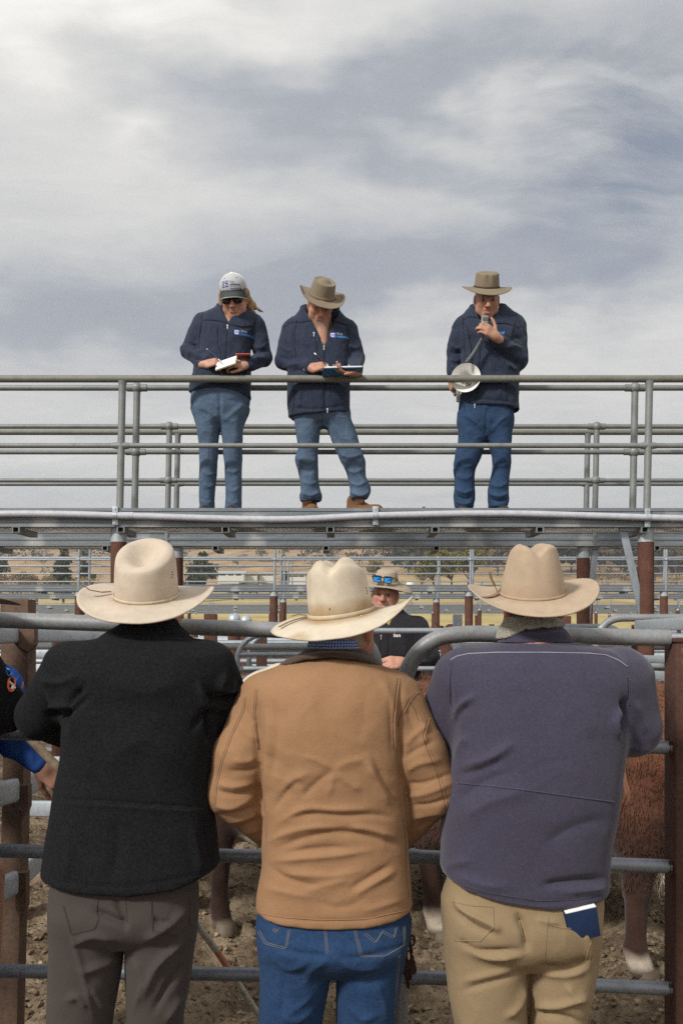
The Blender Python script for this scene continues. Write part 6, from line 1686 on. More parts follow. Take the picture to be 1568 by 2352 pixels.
    fl = [([(680, 1050), (705, 1062), (728, 1055)], .012, 6), ([(685, 1075), (708, 1082), (729, 1074)], -.010, 5), ([(692, 1105), (712, 1112), (730, 1106)], .010, 5), ([(690, 1130), (712, 1138), (736, 1130)], .014, 5), ([(690, 1145), (712, 1151), (738, 1146)], -.012, 4), ([(740, 965), (760, 1000), (790, 1060)], .007, 6), ([(780, 1040), (805, 1052), (835, 1040)], .010, 6), ([(792, 1075), (815, 1085), (838, 1072)], .010, 6), ([(800, 1105), (822, 1115), (842, 1105)], .012, 5), ([(803, 1128), (828, 1138), (850, 1126)], .014, 5), ([(805, 1142), (828, 1150), (846, 1142)], -.012, 4), ([(738, 948), (739, 965), (738, 975)], -.008, 4)]
    sdf_part('jeans', s, (w(664, 0)[0], 7.2, w(0, 1170)[2]), (w(866, 0)[0], 7.66, w(0, 922)[2]), .0062, M['jeans_pale'], t, fl, (.006, (10, 10, 7), 45.))
    shoe(t, w(712, 0)[0], Y0 + .03, 186, M['boot'], 1.1); shoe(t, w(828, 0)[0], Y0 + .02, 222, M['boot'], 1.1)
    HA = rotm(yaw=180 + 8, pitch=-37, roll=-9)
    rib = [(np.array([(-.098, -.01, .012), (-.110, .02, .010), (-.125, .035, .0), (-.140, .045, -.004)]), .012)]
    make_hat(t, W(738, 681, Y0 - .13), HA, .094, .108, .128, .190, .195, M['felt_olive'], M['felt_olive'], curl=.040, dip=.012, taper=.16, crease=('telescope',), bandh=.022, ribbon=rib, pw=3)
    # binder and pen
    b = thing('ring_binder', 'open blue ring binder held by the man in the olive hat', 'binder', W(782, 852, 7.12))
    B = oriented((-.03, .86, -.10), (-.04, .18, 1.)); Mx = Matrix(((*B[0], 0), (*B[1], 0), (*B[2], 0), (0, 0, 0, 1))); Mx.translation = Vector(tuple(W(784, 853, 7.13)))
    MB().box((-.135, -.09, -.010), (.150, .10, -.004), .002, Mx).build('cover', mat_plain('binder_blue', (.05, .16, .30), .45), b)
    MB().box((-.120, -.085, -.0036), (.140, .09, .006), .001, Mx).build('pages', M['paper'], b)
    for x in (-.052, .075):
        q = np.array([(x, -.02 + .020 * math.cos(a), .004 + .026 * math.sin(a)) for a in np.linspace(0, math.pi, 10)]) @ B.T + np.array(Mx.translation)
        MB().pipe(q, .003, 6).build('ring', M['zip'], b)
    pn = thing('pen', 'pale pen in the writing hand of the man in the olive hat', 'pen', W(740, 830, 7.15))
    a, c = W(726, 815, 7.22), W(760, 848, 7.12)
    MB().pipe([a, a * .3 + c * .7], .0042, 10).build('barrel', M['black_plastic'], pn); MB().pipe([a * .3 + c * .7, c], [.004, .0012], 10).build('tip', M['zip'], pn); MB().pipe([a + (a - c) * .12, a], .0046, 8).build('cap', M['paper'], pn)

def seller_caller():
    Y0 = YP; w = lambda x, y, d=0.: W(x, y, Y0 + d)
    t = thing('person', 'man in a brown hat speaking into a handset, megaphone hanging at his side', 'person', (w(1110, 1100)[0], Y0, ZF), group='sellers on the catwalk')
    K = 1.10; hc = W(1117, 689, Y0 - .08); A = rotm(yaw=180 - 2, pitch=-21, roll=0)
    sh = [w(1060, 745), w(1186, 742)]; el = [w(1043, 810, .04), w(1190, 828, -.05)]; wr = [W(1036, 868, 7.44), W(1139, 774, 7.17)]
    s = SDF(); add_head(s, hc, A, K, mouth_open=.006, nose=1.03, jowl=.6)
    s.add(rc(w(1118, 760), w(1118, 920), .09, .11), .03)
    for i in (0, 1): s.add(rc(w(1118, 745), sh[i], .06, .045), .03); s.add(rc(sh[i], el[i], .045, .038), .02); s.add(rc(el[i], wr[i], .036, .028), .01)
    s.add(rc(w(1080, 940), w(1066, 1160), .075, .035), .02); s.add(rc(w(1150, 940), w(1145, 1160), .075, .035), .02)
    add_hand(s, wr[1], (-.78, -.42, .42), (.45, -.88, .0), (28, 55, 45), thumb=(.9, .35, -.1), mirror=1, scale=1.10)
    add_hand(s, wr[0], (.1, -.35, -.85), (-.8, -.3, 0), (60, 60, 40), mirror=1, scale=1.05)
    hm = W(1069, 867.5, 7.22); s.sub(rc(hm, hm + np.array((-.035, .07, 0)), .128, .095), .01)
    sdf_part('body', s, (w(1015, 0)[0], 6.95, ZF), (w(1222, 0)[0], 7.8, w(0, 640)[2]), .0058, M['skin'], t, tint=lambda V: head_tint(V, hc, A, K, skin=(.44, .235, .16), hair=(.42, .40, .38), brow=(.22, .15, .11), stubble=.12))
    make_eyes(t, hc, A, K)
    s = SDF()
    s.add(loft(ringpx(Y0, [(702, 1080, 1160, .080, .02), (716, 1066, 1178, .10, .01), (732, 1052, 1194, .118, 0), (760, 1048, 1200, .135, -.01), (820, 1056, 1194, .150, -.015), (870, 1058, 1190, .152, -.01), (915, 1057, 1189, .155, -.005), (955, 1058, 1191, .155, 0)]), 2.5), 0)
    s.add(rc(w(1060, 750), el[0], .068, .062), .035); s.add(rc(el[0], W(1040, 858, 7.44), .058, .044), .012)
    s.add(rc(w(1184, 748), el[1], .074, .068), .035); s.add(rc(el[1], W(1147, 784, 7.22), .064, .048), .02)
    s.inter(hemcut([(1040, 919), (1057, 921), (1085, 928), (1120, 929), (1160, 930), (1176, 935), (1191, 938), (1205, 938)], Y0), .006)
    hm = W(1069, 867.5, 7.22); s.sub(rc(hm, hm + np.array((-.035, .07, 0)), .128, .095), .02); s.sub(rc(hm, hm + np.array((-.05, .20, 0)), .09, .075), .02)
    open_collar(s, Y0, [(701, 1077, 1163, .088, .025), (713, 1074, 1164, .094, .018), (730, 1068, 1170, .10, .01)], [(680, 1087, 1152, .076, .005), (735, 1090, 1152, .076, .005)], (1080, 684, 1160, 684, 1112, 762, -.06))
    fl = [([(1060, 730), (1064, 770), (1066, 830)], -.009, 4.5), ([(1068, 740), (1076, 790), (1080, 850)], .010, 7), ([(1090, 760), (1092, 800), (1086, 850)], -.008, 7), ([(1034, 790), (1048, 800), (1062, 795)], .014, 5), ([(1032, 806), (1046, 812), (1062, 806)], -.014, 5), ([(1032, 825), (1046, 830), (1058, 822)], .012, 5), ([(1034, 842), (1046, 846), (1056, 840)], .010, 4),
          ([(1180, 740), (1172, 770), (1185, 785)], .010, 6), ([(1160, 790), (1185, 775), (1200, 785)], -.012, 6), ([(1155, 800), (1180, 795), (1200, 805)], .012, 6), ([(1140, 810), (1165, 825), (1195, 838)], -.012, 6), ([(1130, 802), (1150, 822), (1180, 845)], .010, 6), ([(1160, 835), (1175, 845), (1190, 848)], .008, 5), ([(1120, 810), (1130, 850), (1120, 900)], .009, 9), ([(1140, 850), (1150, 880), (1145, 915)], .008, 8), ([(1058, 735), (1080, 728), (1098, 731)], -.005, 2.6), ([(1135, 745), (1160, 745), (1185, 750)], -.005, 2.6), ([(1060, 912), (1120, 918), (1188, 925)], -.006, 4), ([(1105, 770), (1100, 840), (1092, 925)], -.007, 3)]
    o, V, F = sdf_part('jacket', s, (w(1012, 0)[0], 7.0, w(0, 945)[2]), (w(1222, 0)[0], 7.72, w(0, 685)[2]), .0062, M['shell'], t, fl, (.008, (9, 9, 7), 51.))
    bv = bvh_of(V, F)
    zipper(bv, [(1111, 762), (1104, 800), (1098, 860), (1091, 926)], o, [(1090, 929)])
    for q in ([(1062, 728), (1066, 770), (1068, 820)], [(1182, 740), (1174, 765), (1178, 780)], [(1062, 736), (1080, 728), (1100, 731)], [(1130, 742), (1160, 742), (1190, 752)], [(1070, 745), (1080, 790), (1084, 840)], [(1160, 875), (1164, 900), (1160, 922)]):
        seam('seam', bv, q, .0034, M['shell_dark'], o, .0002, 60)
    V_, F_ = text_mesh('national', .034, True); stick_on(bv, V_, F_, W(1123, 768, Y0 - .15), (1, 0, 0), (0, 0, 1), .0016, 'lettering', M['logo_blue'], o)
    V_, F_ = text_mesh('first', .030, True); stick_on(bv, V_, F_, W(1123, 759, Y0 - .15), (1, 0, 0), (0, 0, 1), .0016, 'lettering', M['logo_grey'], o)
    s = SDF()
    s.add(loft(ringpx(Y0, [(905, 1056, 1186, .140, 0), (950, 1053, 1177, .14, 0), (980, 1054, 1174, .12, 0), (1000, 1075, 1155, .09, 0), (1012, 1100, 1130, .05, 0)]), 2.4), 0)
    legs(s, Y0, [[(950, 1053, 1117, .115), (1012, 1051, 1113, .105), (1056, 1043, 1101, .10), (1076, 1041, 1092, .095), (1116, 1043, 1089, .088), (1140, 1041, 1090, .09), (1155, 1043, 1088, .088), (1168, 1045, 1085, .085)],
                 [(950, 1115, 1177, .115), (1012, 1119, 1173, .105), (1056, 1130, 1172, .10), (1076, 1131, 1171, .095), (1108, 1124, 1168, .088), (1130, 1119, 1166, .09), (1150, 1120, 1168, .09), (1166, 1125, 1163, .085)]], 0)
    fl = [([(1050, 1060), (1070, 1072), (1095, 1062)], .010, 6), ([(1045, 1090), (1066, 1100), (1088, 1090)], .008, 6), ([(1045, 1122), (1066, 1132), (1088, 1124)], .014, 5), ([(1044, 1138), (1066, 1146), (1088, 1140)], -.012, 4), ([(1046, 1152), (1066, 1158), (1086, 1152)], .010, 4), ([(1128, 1062), (1150, 1070), (1170, 1060)], .010, 6), ([(1122, 1110), (1145, 1118), (1166, 1108)], .012, 5), ([(1120, 1132), (1145, 1140), (1167, 1132)], .014, 5), ([(1122, 1146), (1145, 1152), (1166, 1147)], -.012, 4), ([(1116, 940), (1116, 970), (1116, 1000)], -.010, 4), ([(1060, 950), (1085, 965), (1108, 990)], .008, 6), ([(1170, 950), (1145, 970), (1125, 995)], .008, 6)]
    sdf_part('jeans', s, (w(1032, 0)[0], 7.2, w(0, 1172)[2]), (w(1200, 0)[0], 7.66, w(0, 895)[2]), .0062, M['jeans_dark'], t, fl, (.006, (10, 10, 7), 55.))
    shoe(t, w(1064, 0)[0], Y0 + .03, 172, M['boot_dark']); shoe(t, w(1143, 0)[0], Y0 + .03, 188, M['boot_dark'])
    HA = rotm(yaw=180, pitch=-24, roll=-1)
    make_hat(t, W(1117, 661, Y0 - .085), HA, .091, .106, .112, .186, .190, M['felt_khaki'], M['band_brown'], curl=.008, dip=.030, taper=.10, crease=('pinch',), bandh=.013, pw=2.5)
    # handset
    hs = thing('handset', 'grey megaphone handset held up to the mouth of the man in the brown hat', 'microphone', W(1111, 732, 7.15))
    B = oriented((.02, -.35, .94), (.0, -.94, -.35)); Mx = Matrix(((*B[0], 0), (*B[1], 0), (*B[2], 0), (0, 0, 0, 1))); Mx.translation = Vector(tuple(W(1112, 742, 7.17)))
    MB().box((-.024, -.048, -.016), (.024, .050, .016), .009, Mx).build('handset_body', mat_plain('handset_grey', (.33, .35, .36), .4), hs)
    MB().box((-.017, .022, .0155), (.017, .044, .0185), .004, Mx).build('grille', M['galv_dull'], hs)
    # curly lead
    a, b = W(1107, 775, 7.17), W(1070, 832, 7.20); q = []
    d = b - a; L = np.linalg.norm(d); d /= L; u = np.cross(d, (0, 1., 0)); u /= np.linalg.norm(u); v = np.cross(d, u)
    for i in np.linspace(0, 1, 420):
        ang = i * 2 * np.pi * 34; q.append(a + d * L * i + .009 * (u * math.cos(ang) + v * math.sin(ang)) + (0, 0, -.012 * math.sin(math.pi * i)))
    MB().pipe(q, .0028, 5).build('curly_lead', M['galv_dull'], hs)
    # megaphone
    mg = thing('megaphone', 'white megaphone horn hanging behind the top rail at the right of the writers', 'megaphone', W(1069, 868, 7.30))
    c = W(1069, 867.5, 7.238); Mx = Matrix.Rotation(R(-16), 4, 'Z') @ Matrix.Rotation(R(90 - 5), 4, 'X')
    pr = [(.104, .004), (.108, .002), (.109, -.003), (.105, -.006), (.090, .010), (.070, .035), (.052, .062), (.040, .095), (.036, .12), (.030, .16), (.001, .165)]
    pr = [(.109, .0), (.1075, .004), (.104, .001), (.088, -.012), (.070, -.026), (.052, -.043), (.042, -.066), (.037, -.09), (.0, -.092)]
    mw = mat_plain('horn_white', (.76, .75, .71), .45, var=.08)
    MB().lathe(pr + [], c, 40, Mx).build('horn_inside', mw, mg)
    MB().lathe([(.1085, .0), (.094, -.024), (.077, -.046), (.058, -.072), (.047, -.105), (.046, -.14), (.040, -.16), (.001, -.162)], c, 40, Mx).build('horn_shell', mw, mg)
    MB().lathe([(.001, -.035), (.018, -.037), (.029, -.048), (.032, -.065), (.030, -.117)], c, 24, Mx).build('horn_throat', mat_plain('horn_inner', (.42, .41, .37), .5), mg)
    MB().lathe([(.001, -.028), (.006, -.031), (.009, -.036)], c, 12, Mx).build('centre_knob', mw, mg)
    cc = c + (-.04, .12, -.09); MB().box(cc - (.014, .016, .06), cc + (.014, .016, .055), .008).build('pistol_grip', mat_plain('grip', (.30, .29, .27), .5), mg)
    MB().pipe([c + (-.06, .03, -.11), c + (-.075, .0, -.125), c + (-.09, -.02, -.12)], .004, 6).build('strap_clip', M['zip'], mg)
seller_woman(); seller_writer(); seller_caller()

# ---------------------------------------------------------------- the man behind the pen, and two buyers at the left edge
def man_behind():
    Y0 = 6.80; w = lambda x, y, d=0.: W(x, y, Y0 + d)
    t = thing('person', 'smiling man in a sand coloured hat leaning on the gate behind the pen', 'person', (w(925, 1500)[0], Y0, .25))
    K = 1.06; hc = W(884, 1367, Y0 - .06); A = rotm(yaw=180 - 10, pitch=-2, roll=-6)
    sh = [w(838, 1440), w(960, 1436)]; el = [w(822, 1520, -.08), w(985, 1508, -.06)]; wr = [W(868, 1524, 6.48), W(918, 1524, 6.46)]
    s = SDF(); add_head(s, hc, A, K, mouth_open=.004, jowl=.8)
    s.add(rc(w(900, 1450), w(905, 1640), .09, .12), .03)
    for i in (0, 1): s.add(rc(w(900, 1430), sh[i], .06, .045), .03); s.add(rc(sh[i], el[i], .045, .038), .02); s.add(rc(el[i], wr[i], .036, .028), .01)
    for x in (870, 940): s.add(rc(w(x, 1640), np.array((w(x, 0)[0], Y0, .33)), .08, .04), .02)
    add_hand(s, wr[0], (.80, -.35, -.1), (-.1, -.9, .45), (18, 30, 25), spread=1., thumb=(.35, .75, .45), mirror=1, scale=1.08)
    add_hand(s, wr[1] + (.02, 0, .01), (-.8, -.25, .05), (.1, -.8, .6), (35, 45, 30), thumb=(.5, .8, .2), mirror=-1, scale=1.05)
    sdf_part('body', s, (w(800, 0)[0], 6.2, .25), (w(1020, 0)[0], 7.15, w(0, 1300)[2]), .0055, M['skin'], t, tint=lambda V: head_tint(V, hc, A, K, skin=(.48, .25, .175), hair=(.30, .2, .12), brow=(.30, .19, .12)))
    make_eyes(t, hc, A, K)
    s = SDF()
    s.add(loft(ringpx(Y0, [(1402, 862, 922, .085, .02), (1418, 846, 946, .11, .01), (1436, 832, 968, .13, 0), (1470, 832, 968, .145, 0), (1540, 835, 970, .155, .0), (1600, 838, 972, .16, 0), (1660, 838, 972, .16, 0)]), 2.5), 0)
    s.add(rc(w(840, 1444), el[0], .072, .062), .035); s.add(rc(el[0], W(858, 1524, 6.52), .060, .046), .012)
    s.add(rc(w(958, 1440), el[1], .074, .070), .035); s.add(rc(el[1], W(932, 1527, 6.52), .066, .048), .015)
    open_collar(s, Y0, [(1394, 858, 922, .092, .01), (1410, 852, 932, .1, .01), (1426, 848, 940, .1, .01)], [(1380, 866, 912, .076, .0), (1430, 866, 912, .076, .0)], (868, 1385, 915, 1385, 892, 1440, -.02))
    fl = [([(965, 1450), (975, 1480), (992, 1495)], .010, 6), ([(955, 1490), (975, 1505), (998, 1500)], -.010, 6), ([(950, 1515), (972, 1522), (995, 1515)], .012, 5), ([(945, 1420), (952, 1440), (950, 1475)], -.008, 5), ([(893, 1445), (892, 1500), (890, 1560)], -.006, 3), ([(920, 1440), (930, 1480), (925, 1520)], .007, 8)]
    o, V, F = sdf_part('jacket', s, (w(790, 0)[0], 6.3, w(0, 1662)[2]), (w(1028, 0)[0], 7.1, w(0, 1375)[2]), .0062, M['jacket_char'], t, fl, (.006, (9, 9, 9), 61.))
    bv = bvh_of(V, F)
    V_, F_ = text_mesh('llen', .034, True); stick_on(bv, V_, F_, W(903, 1463, Y0 - .15), (1, 0, 0), (0, 0, 1), .0016, 'lettering', M['paper'], o)
    zipper(bv, [(893, 1444), (892, 1500), (890, 1600)], o, [(875, 1461)])
    zipper(bv, [(872, 1464), (871, 1500), (870, 1540)], o, [])
    s = SDF(); cc = w(890, 1412, -.02)
    s.add(loft([(cc[2] - .09, cc[0], cc[1], .090, .085), (cc[2] + .02, cc[0], cc[1] + .005, .080, .080), (cc[2] + .045, cc[0], cc[1] + .01, .076, .078)], 2.1), 0)
    s.sub(loft([(cc[2] - .2, cc[0], cc[1], .080, .075), (cc[2] + .2, cc[0], cc[1] + .01, .068, .066)], 2.1), .004)
    sdf_part('shirt_collar', s, cc - (.12, .12, .11), cc + (.12, .12, .07), .006, mat_fabric('yellow_shirt', (.55, .45, .12), .1, 300, .1), t)
    s = SDF(); s.add(loft(ringpx(Y0, [(1630, 840, 970, .15, 0), (1720, 842, 968, .14, 0)]), 2.4), 0)
    for x in (872, 938): s.add(rc(w(x, 1690), np.array((w(x, 0)[0], Y0, .36)), .095, .07), .03)
    sdf_part('jeans', s, (w(815, 0)[0], 6.5, .28), (w(1000, 0)[0], 7.1, w(0, 1625)[2]), .010, M['jeans_dark'], t)
    for x in (872, 938):
        s = SDF(); q = np.array((w(x, 0)[0], Y0, .29)); s.add(rc(q + (0, .05, 0), q + (0, -.14, -.01), .05, .042), 0); sdf_part('shoe', s, q - .22, q + .22, .010, M['boot_dark'], t)
    HA = rotm(yaw=180 - 12, pitch=-9, roll=-6)
    h = make_hat(t, W(886, 1342, Y0 - .05), HA, .088, .102, .100, .182, .185, M['felt_sand'], M['felt_sand'], curl=-.028, dip=-.004, asym=-.6, taper=.28, crease=('plain',), bandh=.02, pw=2, sag=0)
    # mirrored sunglasses resting on the brim
    sg = thing('sunglasses', 'blue mirrored sunglasses resting on the sand hat of the smiling man', 'sunglasses', W(877, 1333, Y0 - .17))
    B = rotm(yaw=180 - 12, pitch=-4, roll=-6); c0 = W(878, 1331, Y0 - .185)
    C = lambda p: c0 + B @ np.array(p, float)
    for g_ in (-1, 1):
        V_ = [C((g_ * .036 + x, .0 - .006 * (abs(x) > .02), z)) for x, z in ((-.027, .017), (-.018, .021), (.018, .021), (.027, .017), (.026, -.010), (.018, -.020), (-.014, -.021), (-.024, -.012))]
        o = part('lens', np.array(V_), [tuple(range(8))], M['lens_blue'], sg, False); o.modifiers.new('thick', 'SOLIDIFY').thickness = .003
        MB().pipe(V_ + [V_[0]], .0034, 6, False).build('rim', M['black_plastic'], sg)
        MB().pipe([C((g_ * .064, -.004, .014)), C((g_ * .080, -.05, .012)), C((g_ * .082, -.10, .0))], .0035, 6).build('arm', M['black_plastic'], sg)
    MB().pipe([C((-.012, .001, .012)), C((0, .005, .014)), C((.012, .001, .012))], .0034, 6).build('bridge', M['black_plastic'], sg)

def left_edge_people():
    # buyer in a dark softshell, mostly outside the frame
    Y0 = 3.0; w = lambda x, y, d=0.: W(x, y, Y0 + d)
    t = thing('person', 'buyer at the left edge in a black jacket with an orange ringed sleeve badge', 'person', (w(-200, 2000)[0], Y0, 0))
    s = SDF(); hc = w(-170, 1400, .08); A = rotm(yaw=-10, pitch=5); add_head(s, hc, A, 1.04)
    sh = [w(-345, 1535), w(-40, 1545)]; el = [w(-400, 1650), w(14, 1630, .06)]; wr = [W(-250, 1690, 3.3), W(-75, 1685, 3.32)]
    body_core(s, Y0, w(-190, 1500), sh, el, wr, [w(-280, 2080), w(-120, 2080)], [np.array((w(-280, 0)[0], Y0, .5)), np.array((w(-120, 0)[0], Y0, .5))], [np.array((w(-280, 0)[0], Y0, .08)), np.array((w(-120, 0)[0], Y0, .08))])
    for i, m in ((0, 1), (1, -1)): add_hand(s, wr[i], (.6 * m, .6, -.2), (0, .1, 1), (30, 40, 25), mirror=-m)
    sdf_part('body', s, (-1.75, 2.6, 0), (-.85, 3.5, 1.95), .010, M['skin'], t, tint=lambda V: head_tint(V, hc, A, 1.04, hair=(.12, .08, .05)))
    s = SDF()
    s.add(loft(ringpx(Y0, [(1450, -260, -95, .10, .03), (1480, -330, -50, .13, .01), (1520, -360, -25, .145, 0), (1700, -350, -40, .15, 0), (2040, -370, -20, .16, 0)]), 2.6), 0)
    s.add(rc(w(-335, 1545), el[0], .08, .07), .04); s.add(rc(el[0], W(-240, 1688, 3.28), .066, .05), .02)
    s.add(rc(w(-52, 1545), el[1], .080, .066), .04); s.add(rc(el[1], W(-90, 1690, 3.28), .064, .05), .02)
    o, V, F = sdf_part('jacket', s, (-1.9, 2.6, .85), (-.85, 3.45, 1.75), .008, M['wool'], t, None, (.004, (6, 6, 6), 71.))
    bv = bvh_of(V, F)
    s = SDF(); s.add(loft(ringpx(Y0, [(2000, -350, -45, .13, 0), (2120, -350, -45, .13, 0)]), 2.5), 0)
    for x in (-275, -120): s.add(rc(w(x, 2120), np.array((w(x, 0)[0], Y0, .10)), .10, .08), .03)
    sdf_part('trousers', s, (-1.85, 2.7, .03), (-.9, 3.3, 1.1), .012, M['jeans_dark'], t)
    boots(t, [(w(-275, 0)[0], Y0, 8, .2), (w(-120, 0)[0], Y0, -8, .2)], M['boot_dark'])
    make_hat(t, W(-170, 1372, 3.04), rotm(yaw=-10, pitch=8), .0985, .116, .14, .205, .215, M['felt_tan'], M['band_tan'], curl=.04, dip=.015, taper=.2, crease=('cattleman', .035))
    q = drape(bv, [(38 - 14 * math.cos(a) * .55 - 12, 1572 - 16 * math.sin(a)) for a in np.linspace(0, 2 * np.pi, 30)], 40, .002)
    if len(q) > 5: MB().pipe(q, .0032, 6).build('badge_ring', mat_plain('badge_orange', (.75, .14, .04), .7), o)
    q = drape(bv, [(20, 1566), (30, 1574), (26, 1582), (34, 1580)], 20, .002)
    if len(q) > 3: MB().pipe(q, .004, 6).build('badge_mark', M['paper'], o)
    for i, ch in enumerate('TURN'):
        V_, F_ = text_mesh(ch, .024); h = drape(bv, [(6 + i * 6.2 , 1545 + i * 5), (6 + i * 6.2, 1545.2 + i * 5)], 2, .002)
        if len(h): stick_on(bv, V_, F_, h[0], (.85, .25, -.35), (.38, .1, .9), .002, 'lettering', M['logo_blue'], o)
    # buyer in a blue work shirt just beyond, hand on a wooden stick
    Y0 = 3.62; w = lambda x, y, d=0.: W(x, y, Y0 + d)
    t = thing('person', 'buyer in a bright blue work shirt at the left edge gripping a wooden stick', 'person', (w(-110, 2000)[0], Y0, 0))
    hc = w(-95, 1420, -.02); A = rotm(yaw=-60, pitch=5); s = SDF(); add_head(s, hc, A, 1.04)
    sh = [w(-215, 1545), w(20, 1575)]; el = [w(-260, 1690), w(50, 1662, .06)]; wr = [W(-150, 1760, 3.7), W(98, 1758, 3.72)]
    el[1] = w(30, 1705, .10)
    body_core(s, Y0, w(-95, 1500), sh, el, wr, [w(-165, 2000), w(-30, 2000)], [np.array((w(-165, 0)[0], Y0, .5)), np.array((w(-30, 0)[0], Y0, .5))], [np.array((w(-165, 0)[0], Y0, .08)), np.array((w(-30, 0)[0], Y0, .08))], .95)
    add_hand(s, wr[1] + (-.005, 0, .003), (.55, .05, -.5), (.2, -.95, .25), (42, 52, 35), thumb=(.5, .6, -.35), mirror=1, scale=1.08)
    add_hand(s, wr[0], (.5, .1, -.8), (0, -1, 0), (30, 40, 20))
    sdf_part('body', s, (-1.75, 3.2, 0), (-.80, 4.1, 1.95), .007, M['skin'], t, tint=lambda V: head_tint(V, hc, A, 1.04, hair=(.12, .08, .05)))
    s = SDF()
    s.add(loft(ringpx(Y0, [(1475, -150, -45, .10, .0), (1510, -215, -10, .13, 0), (1545, -230, 15, .14, 0), (1620, -228, -5, .14, 0), (1700, -225, -25, .14, 0), (1960, -215, -30, .145, 0)]), 2.6), 0)
    s.add(rc(sh[0], el[0], .068, .058), .03); s.add(rc(el[0], wr[0], .054, .045), .02)
    s.add(rc(w(8, 1575), el[1], .070, .058), .03); s.add(rc(el[1], W(90, 1752, 3.72), .050, .040), .015)
    sdf_part('shirt', s, (-1.85, 3.3, .85), (-.80, 4.0, 1.75), .008, M['blue_shirt'], t, [([(20, 1600), (40, 1630), (30, 1660)], .008, 8), ([(50, 1720), (70, 1735), (80, 1750)], .006, 6)], (.005, (7, 7, 7), 81.))
    s = SDF(); s.add(loft(ringpx(Y0, [(1930, -210, -32, .13, 0), (2010, -210, -34, .13, 0)]), 2.5), 0)
    for x in (-165, -82): s.add(rc(w(x, 2030), np.array((w(x, 0)[0], Y0, .10)), .10, .075), .03)
    sdf_part('jeans', s, (-1.85, 3.3, .03), (-.9, 3.95, 1.05), .012, M['jeans_dark'], t)
    boots(t, [(w(-160, 0)[0], Y0, 0, .2), (w(-38, 0)[0], Y0, -10, .2)], M['boot_dark'])
    make_hat(t, W(-95, 1392, 3.62), rotm(yaw=-60, pitch=6), .0985, .116, .14, .205, .215, M['felt_khaki'], M['band_brown'], curl=.03, dip=.015, taper=.2, crease=('pinch',))
    o = MB().pipe([W(-60, 1560, 3.62), W(85, 1712, 3.665), W(133, 1762, 3.68), W(150, 1780, 3.685)], .0165, 14).build('wooden_stick', mat_fabric('stick_wood', (.27, .20, .14), .25, 40, .3))
    tag(o, 'worn wooden stick held in the hand at the left edge', 'stick')
man_behind(); left_edge_people()
